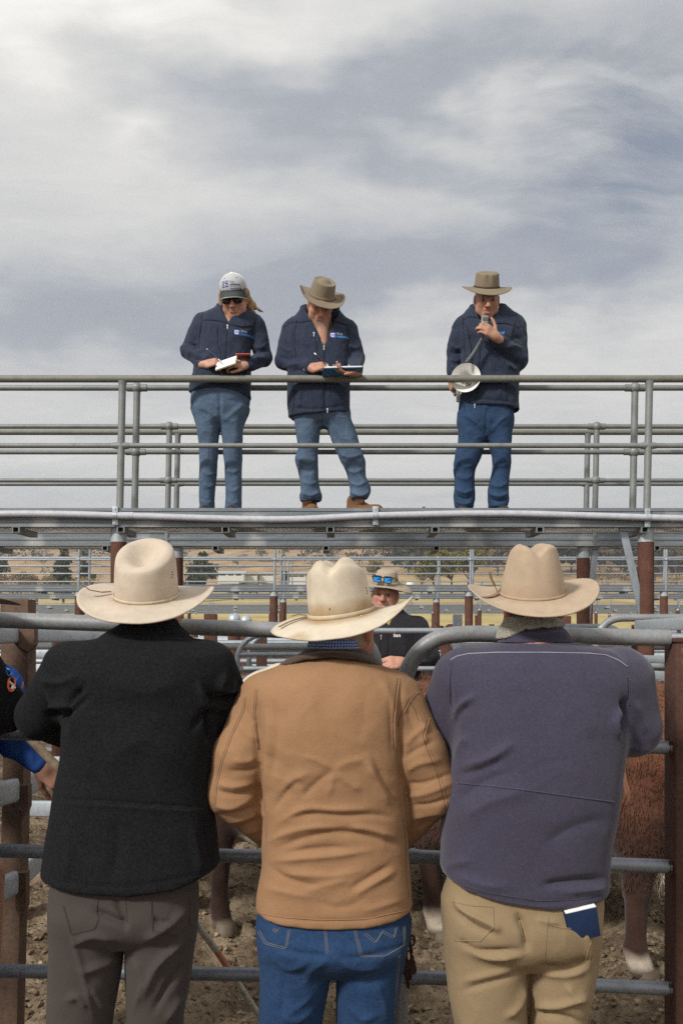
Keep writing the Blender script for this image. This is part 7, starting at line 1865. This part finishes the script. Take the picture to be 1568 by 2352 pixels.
# ---------------------------------------------------------------- cattle
M['hide'] = mat_attr('hide', .75, noise_amp=.42, nscale=38, bump=.5, bdist=.012, sheen=.15, fur=True, stretch=(1, 1, .45))
M['hoof'] = mat_plain('hoof', (.12, .09, .06), .6)
def cow(label, x, y, yaw, colour='hereford', k=1., h=.016, group='cattle in the pens', head=(0, 0, 0), z0=0., tailw=True, hair=.010, sock=.17):
    t = thing('cow', label, 'cow', (x, y, z0), group=group)
    A = rotm(yaw=yaw); O = np.array((x, y, z0))
    T = lambda p: O + A @ (np.array(p, float) * k)
    s = SDF(); r_ = lambda a, b, ra, rb, kk=.05: s.add(rc(T(a), T(b), ra * k, rb * k), kk * k)
    e = lambda c, r, kk=.08: s.add(ell(T(c), np.array(r) * k, A), kk * k)
    s.add(ell(T((.40, 0, .90)), np.array((.38, .27, .42)) * k, A), 0)
    e((-.08, 0, .90), (.62, .33, .41)); e((-.62, 0, 1.00), (.30, .27, .33)); e((.66, 0, .70), (.17, .15, .22))
    r_((.52, 0, 1.24), (-.80, 0, 1.22), .13, .12, .10); r_((.52, .13, 1.00), (.45, .16, .72), .17, .12); r_((.52, -.13, 1.00), (.45, -.16, .72), .17, .12)
    hx, hy, hz = head
    H = lambda p: (p[0] + hx, p[1] + hy, p[2] + hz)
    r_((.58, 0, 1.06), H((.96, 0, 1.18)), .27, .165, .10)
    r_(H((.98, 0, 1.24)), H((1.10, 0, 1.20)), .135, .125, .05); r_(H((1.10, 0, 1.19)), H((1.33, 0, .99)), .115, .085, .05); r_(H((1.05, 0, 1.08)), H((1.28, 0, .96)), .075, .06, .04)
    for g in (-1, 1):
        s.add(ell(T(H((.96, g * .215, 1.25))), np.array((.035, .115, .060)) * k, A @ rotm(roll=g * -18)), .02)
        s.add(ell(T(H((1.10, g * .105, 1.215))), np.array((.03, .02, .022)) * k, A), .01)
        s.sub(ell(T(H((1.385, g * .045, .99))), np.array((.025, .018, .014)) * k, A), .01)
    for g in (-1, 1):
        dx = .05 * g
        r_((.47, g * .165, .78), (.50 + dx, g * .165, .43), .115, .066, .06); r_((.50 + dx, g * .165, .43), (.49 + dx, g * .165, .16), .056, .046, .03); r_((.49 + dx, g * .165, .15), (.52 + dx, g * .165, .05), .052, .060, .03)
        dx = -.09 * g
        r_((-.60, g * .15, .95), (-.46 + dx * .5, g * .19, .68), .20, .13, .08); r_((-.47 + dx * .5, g * .19, .68), (-.76 + dx, g * .165, .50), .12, .065, .05); r_((-.76 + dx, g * .165, .50), (-.72 + dx, g * .165, .16), .058, .046, .03); r_((-.72 + dx, g * .165, .15), (-.69 + dx, g * .165, .05), .052, .058, .03)
    if tailw: r_((-.88, 0, 1.18), (-.96, 0, .95), .035, .028, .03); r_((-.96, 0, .95), (-.95, .02, .58), .025, .02, .01); r_((-.95, .02, .60), (-.95, .02, .42), .035, .045, .02)
    s.inter(plane((0, 0, z0 + .004), (0, 0, -1)), .004)
    def tint(V):
        q = ((V - O) @ A) / k; X, Y, Z = q.T
        n = fbm(q * 6, 3) * .08; n2 = fbm(q * 16 + 3, 3)
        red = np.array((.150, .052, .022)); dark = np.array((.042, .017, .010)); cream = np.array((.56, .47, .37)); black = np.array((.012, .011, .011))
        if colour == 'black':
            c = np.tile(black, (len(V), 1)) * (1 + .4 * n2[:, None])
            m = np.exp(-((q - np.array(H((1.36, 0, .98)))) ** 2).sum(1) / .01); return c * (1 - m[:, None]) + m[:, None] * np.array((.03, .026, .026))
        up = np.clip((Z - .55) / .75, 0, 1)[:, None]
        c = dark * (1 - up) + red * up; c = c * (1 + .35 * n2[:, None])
        def w(m, col):
            m = np.clip(m, 0, 1)[:, None]; c[:] = c * (1 - m) + np.array(col) * (1 + .25 * n2[:, None]) * m
        w((X - hx - .96 + n * 1.5) * 14, cream)
        w((sock + n * .7 - Z) * 20, cream)
        w((.60 + n * 1.3 - Z) * 12 * (np.abs(Y) < .13) * (X > -.5) * (Z > .47), cream)
        w((X - .60 + n) * 14 * (Z < .80 + n) * (Z > .45), cream)
        w((Z < .72) * (X < -.90), cream)
        w(np.exp(-((q - np.array(H((1.38, 0, .97)))) ** 2).sum(1) / .006) * 1.4, (.42, .22, .18))
        w((.085 - Z) * 30, (.10, .075, .05))
        if colour == 'dark': c *= .75
        return c
    lo = np.minimum.reduce([T((a, b, 0)) for a in (-1.1, 1.5) for b in (-.5, .5)]); hi = np.maximum.reduce([T((a, b, 1.5)) for a in (-1.1, 1.5) for b in (-.5, .5)])
    V, F = mesh_sdf(s, lo - (.05, .05, 0), hi + (.05, .05, .1), h)
    V = smooth(V, F, 2, .5); N = vnormals(V, F)
    q = (V - O) @ A / k
    cr = fbm(q * np.array((11, 11, 14)) + 2, 4, .6); w_ = np.clip((q[:, 2] - .35) * 3, .15, 1)
    V2 = V + N * (hair * cr * w_)[:, None]
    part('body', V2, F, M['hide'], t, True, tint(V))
    for g in (-1, 1):
        ec = T(H((1.115, g * .118, 1.215))); MB().lathe([(.001, -.02), (.014, -.014), (.02, 0), (.014, .014), (.001, .02)], ec, 10).build('eye', M['lens_dark'], t, True)
        for px_, dx in ((.53, .05 * g), (-.68, -.09 * g)):
            c = T((px_ + dx, g * .165, 0)); f = A @ (1., 0, 0); l = A @ (0, 1., 0)
            ring = lambda r, z: [c + f * (r * math.cos(a) + .012) + l * r * .9 * math.sin(a) + (0, 0, z) for a in np.linspace(0, 2 * np.pi, 14, endpoint=False)]
            Vh = ring(.066 * k, .0) + ring(.060 * k, .065 * k) + ring(.02, .068 * k); Fh = [(i + 14 * j, (i + 1) % 14 + 14 * j, (i + 1) % 14 + 14 * (j + 1), i + 14 * (j + 1)) for j in range(2) for i in range(14)]
            part('hoof', Vh, Fh, M['hoof'], t)
    return t
def tufts(parent, label_n, pts, n, L, mat, seed=1):
    """loose hair: short tapering strands along a line of world points"""
    r = np.random.default_rng(seed); pts = np.array(pts); mb = MB()
    V = []; F = []
    for i in range(n):
        u = r.random() * (len(pts) - 1); k = int(u); p = pts[k] + (pts[min(k + 1, len(pts) - 1)] - pts[k]) * (u - k) + r.normal(0, .012, 3)
        d = np.array((r.normal(0, .4), r.normal(-.2, .3), L[1])); d /= np.linalg.norm(d); l = L[0] * (.5 + r.random())
        q = p + d * l; s_ = np.cross(d, (0, 1., 0)); s_ = s_ / (np.linalg.norm(s_) + 1e-6) * .0016
        b = len(V); V += [p - s_, p + s_, q]; F.append((b, b + 1, b + 2))
    part(label_n, np.array(V), F, mat, parent, True)

c1 = cow('red brown and white Hereford cow behind the right gate, white socks on its forelegs', 1.17, 5.40, -35, k=1.07, h=.012, hair=.016, z0=-.045)
c1['label'] = 'red and white cow behind the right gate, white socks on its forelegs'
def coat_hair(root, n, L, seed, ymax=99):
    """curly winter coat: clumped strands over the body mesh"""
    b = [o for o in root.children if o.name.startswith('body')][0]; me = b.data; r = np.random.default_rng(seed)
    V = np.empty(len(me.vertices) * 3); me.vertices.foreach_get('co', V); V = V.reshape(-1, 3) + origin(root)
    N = np.empty(len(me.vertices) * 3); me.vertices.foreach_get('normal', N); N = N.reshape(-1, 3)
    T = np.empty(len(me.vertices) * 4); me.color_attributes['tint'].data.foreach_get('color', T); T = T.reshape(-1, 4)[:, :3]
    ok = np.where((V[:, 2] > .42) & (N[:, 1] < .35))[0]; i = r.choice(ok, n)
    p = V[i] + r.normal(0, .006, (n, 3)); nn = N[i]
    fl = np.stack([vnoise(p * 13 + 1), vnoise(p * 13 + 40), vnoise(p * 13 + 80) - .75], 1); fl -= nn * (fl * nn).sum(1)[:, None]; fl /= np.linalg.norm(fl, axis=1)[:, None] + 1e-6
    l = (L * (.6 + .8 * r.random(n)))[:, None]; s_ = np.cross(fl, nn); s_ /= np.linalg.norm(s_, axis=1)[:, None] + 1e-6; s_ = s_ * .0017
    q1 = p + nn * l * .38 + fl * l * .45; q2 = p + nn * l * .32 + fl * l
    VV = np.stack([p - s_, p + s_, q1 + s_ * .8, q1 - s_ * .8, q2], 1).reshape(-1, 3)
    k = np.arange(n) * 5; F = [(a, a + 1, a + 2, a + 3) for a in k] + [(a + 3, a + 2, a + 4) for a in k]
    t = np.repeat(T[i] * (.60 + .70 * r.random((n, 1))), 5, 0)
    part('coat_hair', VV, F, M['hide'], root, True, t)
hair_red = mat_plain('hair_red', (.20, .075, .03), .8); hair_white = mat_plain('hair_white', (.60, .52, .42), .8)
A_ = rotm(yaw=-35); Tq = lambda p: np.array((1.17, 5.40, -.045)) + A_ @ np.array(p, float) * 1.07
coat_hair(c1, 30000, .021, 3)
tufts(c1, 'back_hair', [Tq((a, -.03, 1.35)) for a in np.linspace(.7, -.8, 8)], 900, (.04, .9), hair_red)
tufts(c1, 'brisket_hair', [Tq((a, -.10, b)) for a, b in ((.45, .55), (.6, .50), (.75, .52), (.8, .62))], 500, (.09, -1.1), hair_white, 2)
cow('dark brown calf half hidden behind the fleece jacket, whitish lower legs', 1.36, 6.12, -3, 'dark', .8, h=.02, sock=.34)
cow('dark red cow in the left of the pen, foreleg showing past the black coat', -.84, 6.08, -50, 'dark', 1., h=.013, sock=.10, head=(.0, -.05, -.22))
cow('white faced cow looking left behind the brown jacket, pale curly brisket', .62, 6.05, 186, 'hereford', 1.0, h=.016, head=(0, 0, .12), sock=.0)
blk = cow('black cow with a furry back below the elbow of the smiling man', 1.42, 7.42, 0, 'black', 1.04, h=.018)
cow('black cow facing the front in a pen at the far right', 2.68, 10.3, -92, 'black', 1., h=.025, head=(.05, 0, .1))
def field_cow(label, xx, yy, Y, yaw):
    c = copy_tree(blk); X = px(xx, Y); c.location = (X, Y, float(terrain(np.array([X]), np.array([float(Y)]))[0])); c.rotation_euler = (0, 0, R(yaw)); c['label'] = label; c['group'] = 'cattle out in the pasture'
    c.scale = (1.25,) * 3
field_cow('tiny black cow grazing in the pasture right of the left cream hat', 584, 0, 240, 10)
field_cow('tiny black cow lying low in the pasture just left of the middle hat', 694, 0, 245, 170)
field_cow('tiny black cow lying low in the pasture, second left of the middle hat', 706, 0, 247, 10)
# ---------------------------------------------------------------- trees, farm buildings, far wood
def leaf_mat(name):
    m, nt, p = newmat(name)
    a = nt.node('ShaderNodeAttribute'); a.attribute_name = 'tint'
    co = nt.node('ShaderNodeTexCoord').outputs['Object']
    n = nt.noise(co, 2.5, 3, .6)
    pset(nt, p, color=nt.mix(1., a.outputs['Color'], nt.ramp(n, [(.3, .72), (.7, 1.25)]), 'MULTIPLY'), rough=.85, spec=.15)
    return m
M['leaf'] = leaf_mat('foliage'); M['bark'] = mat_fabric('bark', (.085, .068, .052), .3, 30, .3, wr=3)
M['bark_pale'] = mat_fabric('pale_bark', (.22, .19, .16), .3, 30, .3, wr=3)
TR = np.random.default_rng(21)
def leaf_cloud(lobes, n, size, col, var=.35, gap=.45, r=TR, flat=.0):
    """small leaf-sized quads spread through the shells of several lobes"""
    V = []; T = []
    lobes = np.array(lobes); w = lobes[:, 3] * lobes[:, 4] * lobes[:, 5]; pick = r.choice(len(lobes), n, p=w**.7 / (w**.7).sum())
    d = r.normal(size=(n, 3)); d /= np.linalg.norm(d, axis=1)[:, None]
    rad = (.45 + .6 * r.random(n)**.6)[:, None]
    C = lobes[pick, :3] + d * rad * lobes[pick, 3:6]
    sc_ = lobes[:, 3:6].mean()
    keep = vnoise(C / sc_ * 2.1 + 5) > -gap
    C = C[keep]; d = d[keep]; n = len(C)
    a = r.normal(size=(n, 3)); a /= np.linalg.norm(a, axis=1)[:, None]; b = np.cross(a, r.normal(size=(n, 3))); b /= np.linalg.norm(b, axis=1)[:, None] + 1e-9
    s_ = (size * (.55 + .9 * r.random(n)))[:, None]
    V = np.stack([C - a * s_ - b * s_ * .6, C + a * s_ * .8 - b * s_, C + a * s_ + b * s_ * .7, C - a * s_ * .7 + b * s_], 1).reshape(-1, 3)
    F = np.arange(4 * n, dtype=np.int32).reshape(-1, 4)
    f = 1 + var * (2 * r.random(n) - 1) + .25 * vnoise(C / sc_ * 3)
    hue = r.normal(0, .07, (n, 3))
    t = 1.45 * np.array(col) * f[:, None] * (1 + hue)
    return V, F, np.repeat(np.clip(t, .004, 1), 4, 0)

def tree(label, x, ytop, ybase, wpx, Y, kind, col, n=1700, group='trees on the pasture'):
    X = px(x, Y); gz_ = float(terrain(np.array([X]), np.array([float(Y)]))[0])
    k = Y / 2308.; H = (ybase - ytop) * k; Wd = wpx * k / 2
    zb = min(gz_, ZC + (1436 - ybase) * k); H = (ZC + (1436 - ytop) * k) - zb
    t = thing('tree', label, 'tree', (X, Y, zb), group=group)
    O = np.array((X, Y, zb)); r = np.random.default_rng(int(x * 7 + 100000) % 99991)
    mb = MB()
    if kind == 'pine':
        mb.pipe([O - (0, 0, .5), O + (0, 0, H * .5), O + (.02 * H, 0, H * .97)], [H * .025, H * .017, H * .004], 8)
        lobes = []
        for i in range(26):
            f = .22 + .76 * i / 25; rr = Wd * (1.05 - .85 * ((f - .22) / .78)**1.3); a = r.random() * 6.28
            c = O + (rr * .55 * math.cos(a), rr * .55 * math.sin(a), H * f); lobes.append((*(c + r.normal(0, .03 * H, 3)), rr * .6, rr * .6, H * .075))
            mb.pipe([O + (0, 0, H * f * .97), c], [H * .008, H * .003], 5)
    elif kind == 'bare':
        lobes = []
        def limb(p, d, L, rr, dep):
            q = p + d * L; mb.pipe([p, (p + q) / 2 + r.normal(0, .04 * L, 3), q], [rr, rr * .8, rr * .6], 5, False)
            if dep == 0: lobes.append((*q, L * .7, L * .7, L * .55)); return
            for _ in range(3 if dep > 1 else 3):
                e = d + r.normal(0, .55, 3); e[2] = abs(e[2]) * .7 + .15; e /= np.linalg.norm(e); limb(q, e, L * .72, rr * .6, dep - 1)
        for _ in range(4):
            e = r.normal(0, .5, 3) * (Wd / H * 1.6, .6, .3); e[2] = 1.; e /= np.linalg.norm(e); limb(O + r.normal(0, .12 * Wd, 3) * (1, 1, 0), e, H * .32, H * .018, 3)
    else:
        lobes = []; nt_ = 3 if kind == 'spread' else 1
        for j in range(nt_):
            bx_ = (j - (nt_ - 1) / 2) * Wd * .45 if nt_ > 1 else 0
            p0 = O + (bx_, r.normal(0, .1 * Wd), -.4); p1 = p0 + (bx_ * .25, 0, H * .38)
            mb.pipe([p0, (p0 + p1) / 2 + (r.normal(0, .02 * H), 0, 0), p1], [H * .030, H * .024, H * .018], 8)
            for i in range(7):
                a = r.random() * 6.28; rr = Wd * (.25 + .55 * r.random()) / (nt_ ** .5); c = p1 + (rr * math.cos(a), rr * math.sin(a) * .8, H * (.10 + .42 * r.random()))
                mb.pipe([p1, (p1 + c) / 2 + (0, 0, -.03 * H), c], [H * .014, H * .010, H * .005], 6)
                lobes.append((*(c), Wd * .34, Wd * .34, H * .13))
        for i in range(8):
            a = r.random() * 6.28; lobes.append((*(O + (Wd * .6 * math.cos(a) * r.random()**.5, Wd * .6 * math.sin(a) * r.random()**.5, H * (.62 + .26 * r.random()))), Wd * .38, Wd * .38, H * .13))
    lobes = np.array(lobes)
    top = (lobes[:, 2] + lobes[:, 5]).max(); lobes[:, 2] += 0
    mb.build('trunk', M['bark_pale'] if kind == 'bare' else M['bark'], t)
    lobes[:, 2] = np.minimum(lobes[:, 2], zb + H - lobes[:, 5] * .8)
    if kind == 'bare':
        V, F, T = leaf_cloud(lobes, n, H * .012, col, .4, .9, r)
    else: V, F, T = leaf_cloud(lobes, n, max(H * .020, k * 1.3), col, .40, .35, r)
    part('crown', V, F, M['leaf'], t, False, T)
    return t
def oak_c(*a): return a
tree('broad olive green tree with several trunks standing in the pasture near the middle', 1035, 1258, 1340, 150, 215, 'spread', (.105, .095, .028), 5200)
tree('tall dark pine left of the cream hat of the man in black', 146, 1257, 1340, 56, 220, 'pine', (.050, .055, .026), 2600)
tree('lighter open pine right beside the tall dark pine', 195, 1267, 1340, 44, 225, 'pine', (.070, .068, .030), 1600)
tree('wide dark pine between the two cream hats', 466, 1268, 1344, 92, 215, 'pine', (.045, .048, .026), 3400)
tree('bare grey brown thicket tree low at the left edge', 30, 1296, 1347, 90, 190, 'bare', (.14, .105, .065), 2200)
tree('bare brown thicket tree under the tall pine', 84, 1298, 1347, 60, 192, 'bare', (.15, .11, .06), 1800)
tree('dark tree at the extreme left edge of the pasture', 2, 1276, 1330, 46, 260, 'broad', (.05, .05, .028), 1300)
tree('yellowing shrub tree at the foot of the pines', 196, 1312, 1345, 40, 200, 'bare', (.26, .17, .06), 1200)
tree('rusty olive tree above the hat of the smiling man', 858, 1280, 1324, 52, 270, 'broad', (.13, .10, .035), 1500)
tree('bare brown tree beside the brace of the right rusty post', 1393, 1286, 1342, 58, 240, 'bare', (.20, .145, .09), 2200)
tree('bare grey tree at the right edge of the pasture', 1548, 1306, 1342, 46, 245, 'bare', (.19, .15, .09), 1500)
tree('dark round tree by the farmhouse left of the middle hat', 655, 1306, 1344, 30, 225, 'broad', (.05, .05, .024), 1100)
tree('low round bush in the green paddock', 557, 1333, 1345, 22, 210, 'broad', (.085, .085, .025), 500)
tree('thin tree beside the broad olive tree', 968, 1290, 1341, 20, 222, 'bare', (.16, .12, .06), 700)
for i, (x, yt, w_, lab) in enumerate(((36, 1204, 20, 'leafless skyline tree at the far left of the ridge'), (136, 1208, 22, 'small round skyline tree on the ridge, first of three'), (168, 1205, 34, 'wide skyline tree on the ridge, middle of three'), (208, 1203, 40, 'dense skyline tree on the ridge, last of three before the post'),
                                   (448, 1208, 24, 'lone skyline tree between the two left posts'), (1430, 1205, 28, 'skyline tree on the right ridge beside the brace'), (1365, 1206, 34, 'skyline tree on the right ridge over the second post'))):
    tree(lab, x, yt, 1226, w_, 1150, 'broad', (.032, .034, .030), 420, 'trees along the ridge')

def far_wood():
    r = np.random.default_rng(5); Vs = []; Fs = []; Ts = []; nv = 0
    bm = bmesh.new()
    def add(X, Y, Hh, Wd, col, n):
        nonlocal nv
        z = float(terrain(np.array([X]), np.array([Y]))[0])
        lobes = [(X + r.normal(0, Wd * .3), Y + r.normal(0, Wd * .3), z + Hh * (.35 + .5 * r.random()), Wd * .38, Wd * .38, Hh * .24) for _ in range(6)]
        V, F, T = leaf_cloud(lobes, n, Hh * .062, col, .35, .5, r)
        Vs.append(V); Fs.append(F + nv); Ts.append(T); nv += len(V)
        q = MB().pipe([(X, Y, z - 1), (X, Y, z + Hh * .55)], [Hh * .022, Hh * .012], 4, False); V = np.concatenate(q.V)
        Vs.append(V); Fs.append(np.array(q.F, np.int32) + nv); Ts.append(np.tile((.10, .085, .07), (len(V), 1))); nv += len(V)
    for i in range(560):                                     # wooded right half
        x = 820 + 1050 * r.random(); y = 1316 - 112 * r.random()**.85
        if x < 1000 and r.random() < (1000 - x) / 220: continue
        Y = float(np.interp(1436 - (y + 6), [118, 148, 181, 214, 228], [400, 550, 750, 1000, 1150])) * (1 + .06 * r.normal())
        c = np.array((.040, .038, .024)) * (.7 + .7 * r.random()) * (1 + .15 * r.normal(size=3))
        if r.random() < .12: c = np.array((.10, .065, .04))
        add(px(x, Y), Y, 12 + 8 * r.random(), 9 + 6 * r.random(), c, 110)
    for i in range(150):                                     # scattered trees and scrub of the left slope
        x = -250 + 1150 * r.random(); y = 1222 + 75 * r.random()
        Y = float(np.interp(1436 - y, [118, 148, 181, 214, 228], [400, 550, 750, 1000, 1150]))
        s_ = .35 + .65 * r.random()**1.5
        add(px(x, Y), Y, 13 * s_, 11 * s_, np.array((.055, .05, .034)) * (.6 + .8 * r.random()), 70)
    o = part('far_wood', np.concatenate(Vs), np.concatenate(Fs), M['leaf'], None, False, np.concatenate(Ts))
    tag(o, 'grey green bushland covering the far hills', 'far wood', kind='stuff')
far_wood()

M['white_wall'] = mat_plain('farm_wall', (.55, .54, .50), .7); M['tin_roof'] = mat_metal('tin_roof', (.45, .47, .48), .12, .2, .5, 2.)
M['window_glass'] = mat_plain('farm_window', (.03, .035, .04), .2)
def farm(label, x0, x1, ytop, ybase, Y, depth, nwin, cat='house', name='farmhouse'):
    X0, X1 = px(x0, Y), px(x1, Y); zb = ZC + (1436 - ybase) * Y / 2308; zt = ZC + (1436 - ytop) * Y / 2308; ze = zb + (zt - zb) * .58
    t = thing(name, label, cat, ((X0 + X1) / 2, Y, zb), group='farm buildings')
    MB().box((X0, Y, zb - 1.5), (X1, Y + depth, ze)).build('wall', M['white_wall'], t)
    e = .4; V = [(X0 - e, Y - e, ze), (X1 + e, Y - e, ze), (X1 + e, Y + depth + e, ze), (X0 - e, Y + depth + e, ze), (X0 - e, Y + depth / 2, zt), (X1 + e, Y + depth / 2, zt)]
    MB().raw(V, [(0, 1, 5, 4), (2, 3, 4, 5), (0, 4, 3), (1, 2, 5), (0, 3, 2, 1)]).build('roof', M['tin_roof'], t)
    for i in range(nwin):
        cx = X0 + (X1 - X0) * (i + .7) / (nwin + .4); MB().box((cx - .7, Y - .06, zb + .6), (cx + .7, Y + .02, ze - .3)).build('window', M['window_glass'], t)
farm('long low white shed with a tin roof behind the pines', 500, 560, 1309, 1327, 262, 10, 3, 'shed', 'shed')
farm('small white house right of the long shed', 561, 590, 1314, 1327, 268, 8, 2)
farm('white house with dark windows beyond the third catwalk posts', 596, 628, 1313, 1327, 272, 8, 3)
farm('pale farmhouse with a low roof left of the middle hat', 654, 702, 1312, 1330, 268, 9, 3)
farm('small pale cabin half hidden behind the far post', 176, 194, 1312, 1326, 270, 7, 1, 'cabin', 'cabin')
Y = 205; c = np.array((px(942, Y), Y, ZC + (1436 - 1344) * Y / 2308))
tag(MB().lathe([(.82, -1), (.82, .62), (.86, .66), (.70, .78), (.2, .86), (.001, .87)], c, 20).build('water_tank', M['paper']), 'white water tank in the pasture beside the smiling man', 'tank')
for x, yt, yb, Y, lab in ((671, 1288, 1340, 255, 'thin power pole standing beside the pale farmhouse'), (738, 1278, 1322, 330, 'thin power pole on the slope above the middle hat')):
    X = px(x, Y); zb, zt = ZC + (1436 - yb) * Y / 2308, ZC + (1436 - yt) * Y / 2308
    mb = MB(); mb.pipe([(X, Y, zb - 1), (X, Y, zt)], .16, 8); mb.box((X - 1., Y - .06, zt - .7), (X + 1., Y + .06, zt - .55))
    tag(mb.build('power_pole', M['bark_pale']), lab, 'pole', 'power poles')
# ---------------------------------------------------------------- the air
def build_haze():
    m = bpy.data.materials.new('haze'); m.use_nodes = True
    nt = NT(m.node_tree); nt.n.clear(); out = nt.node('ShaderNodeOutputMaterial'); v = nt.node('ShaderNodeVolumePrincipled')
    v.inputs['Color'].default_value = (.82, .86, .93, 1); v.inputs['Density'].default_value = .00042; v.inputs['Anisotropy'].default_value = .2
    nt.l.new(v.outputs[0], out.inputs['Volume'])
    mb = MB(); fastbox(mb, (-2300, -62, -12), (2300, 2650, 175)); o = mb.build('haze', m); o['kind'] = 'stuff'
    o['label'] = 'thin pale haze in the air towards the far hills'; o['category'] = 'haze'
build_haze()
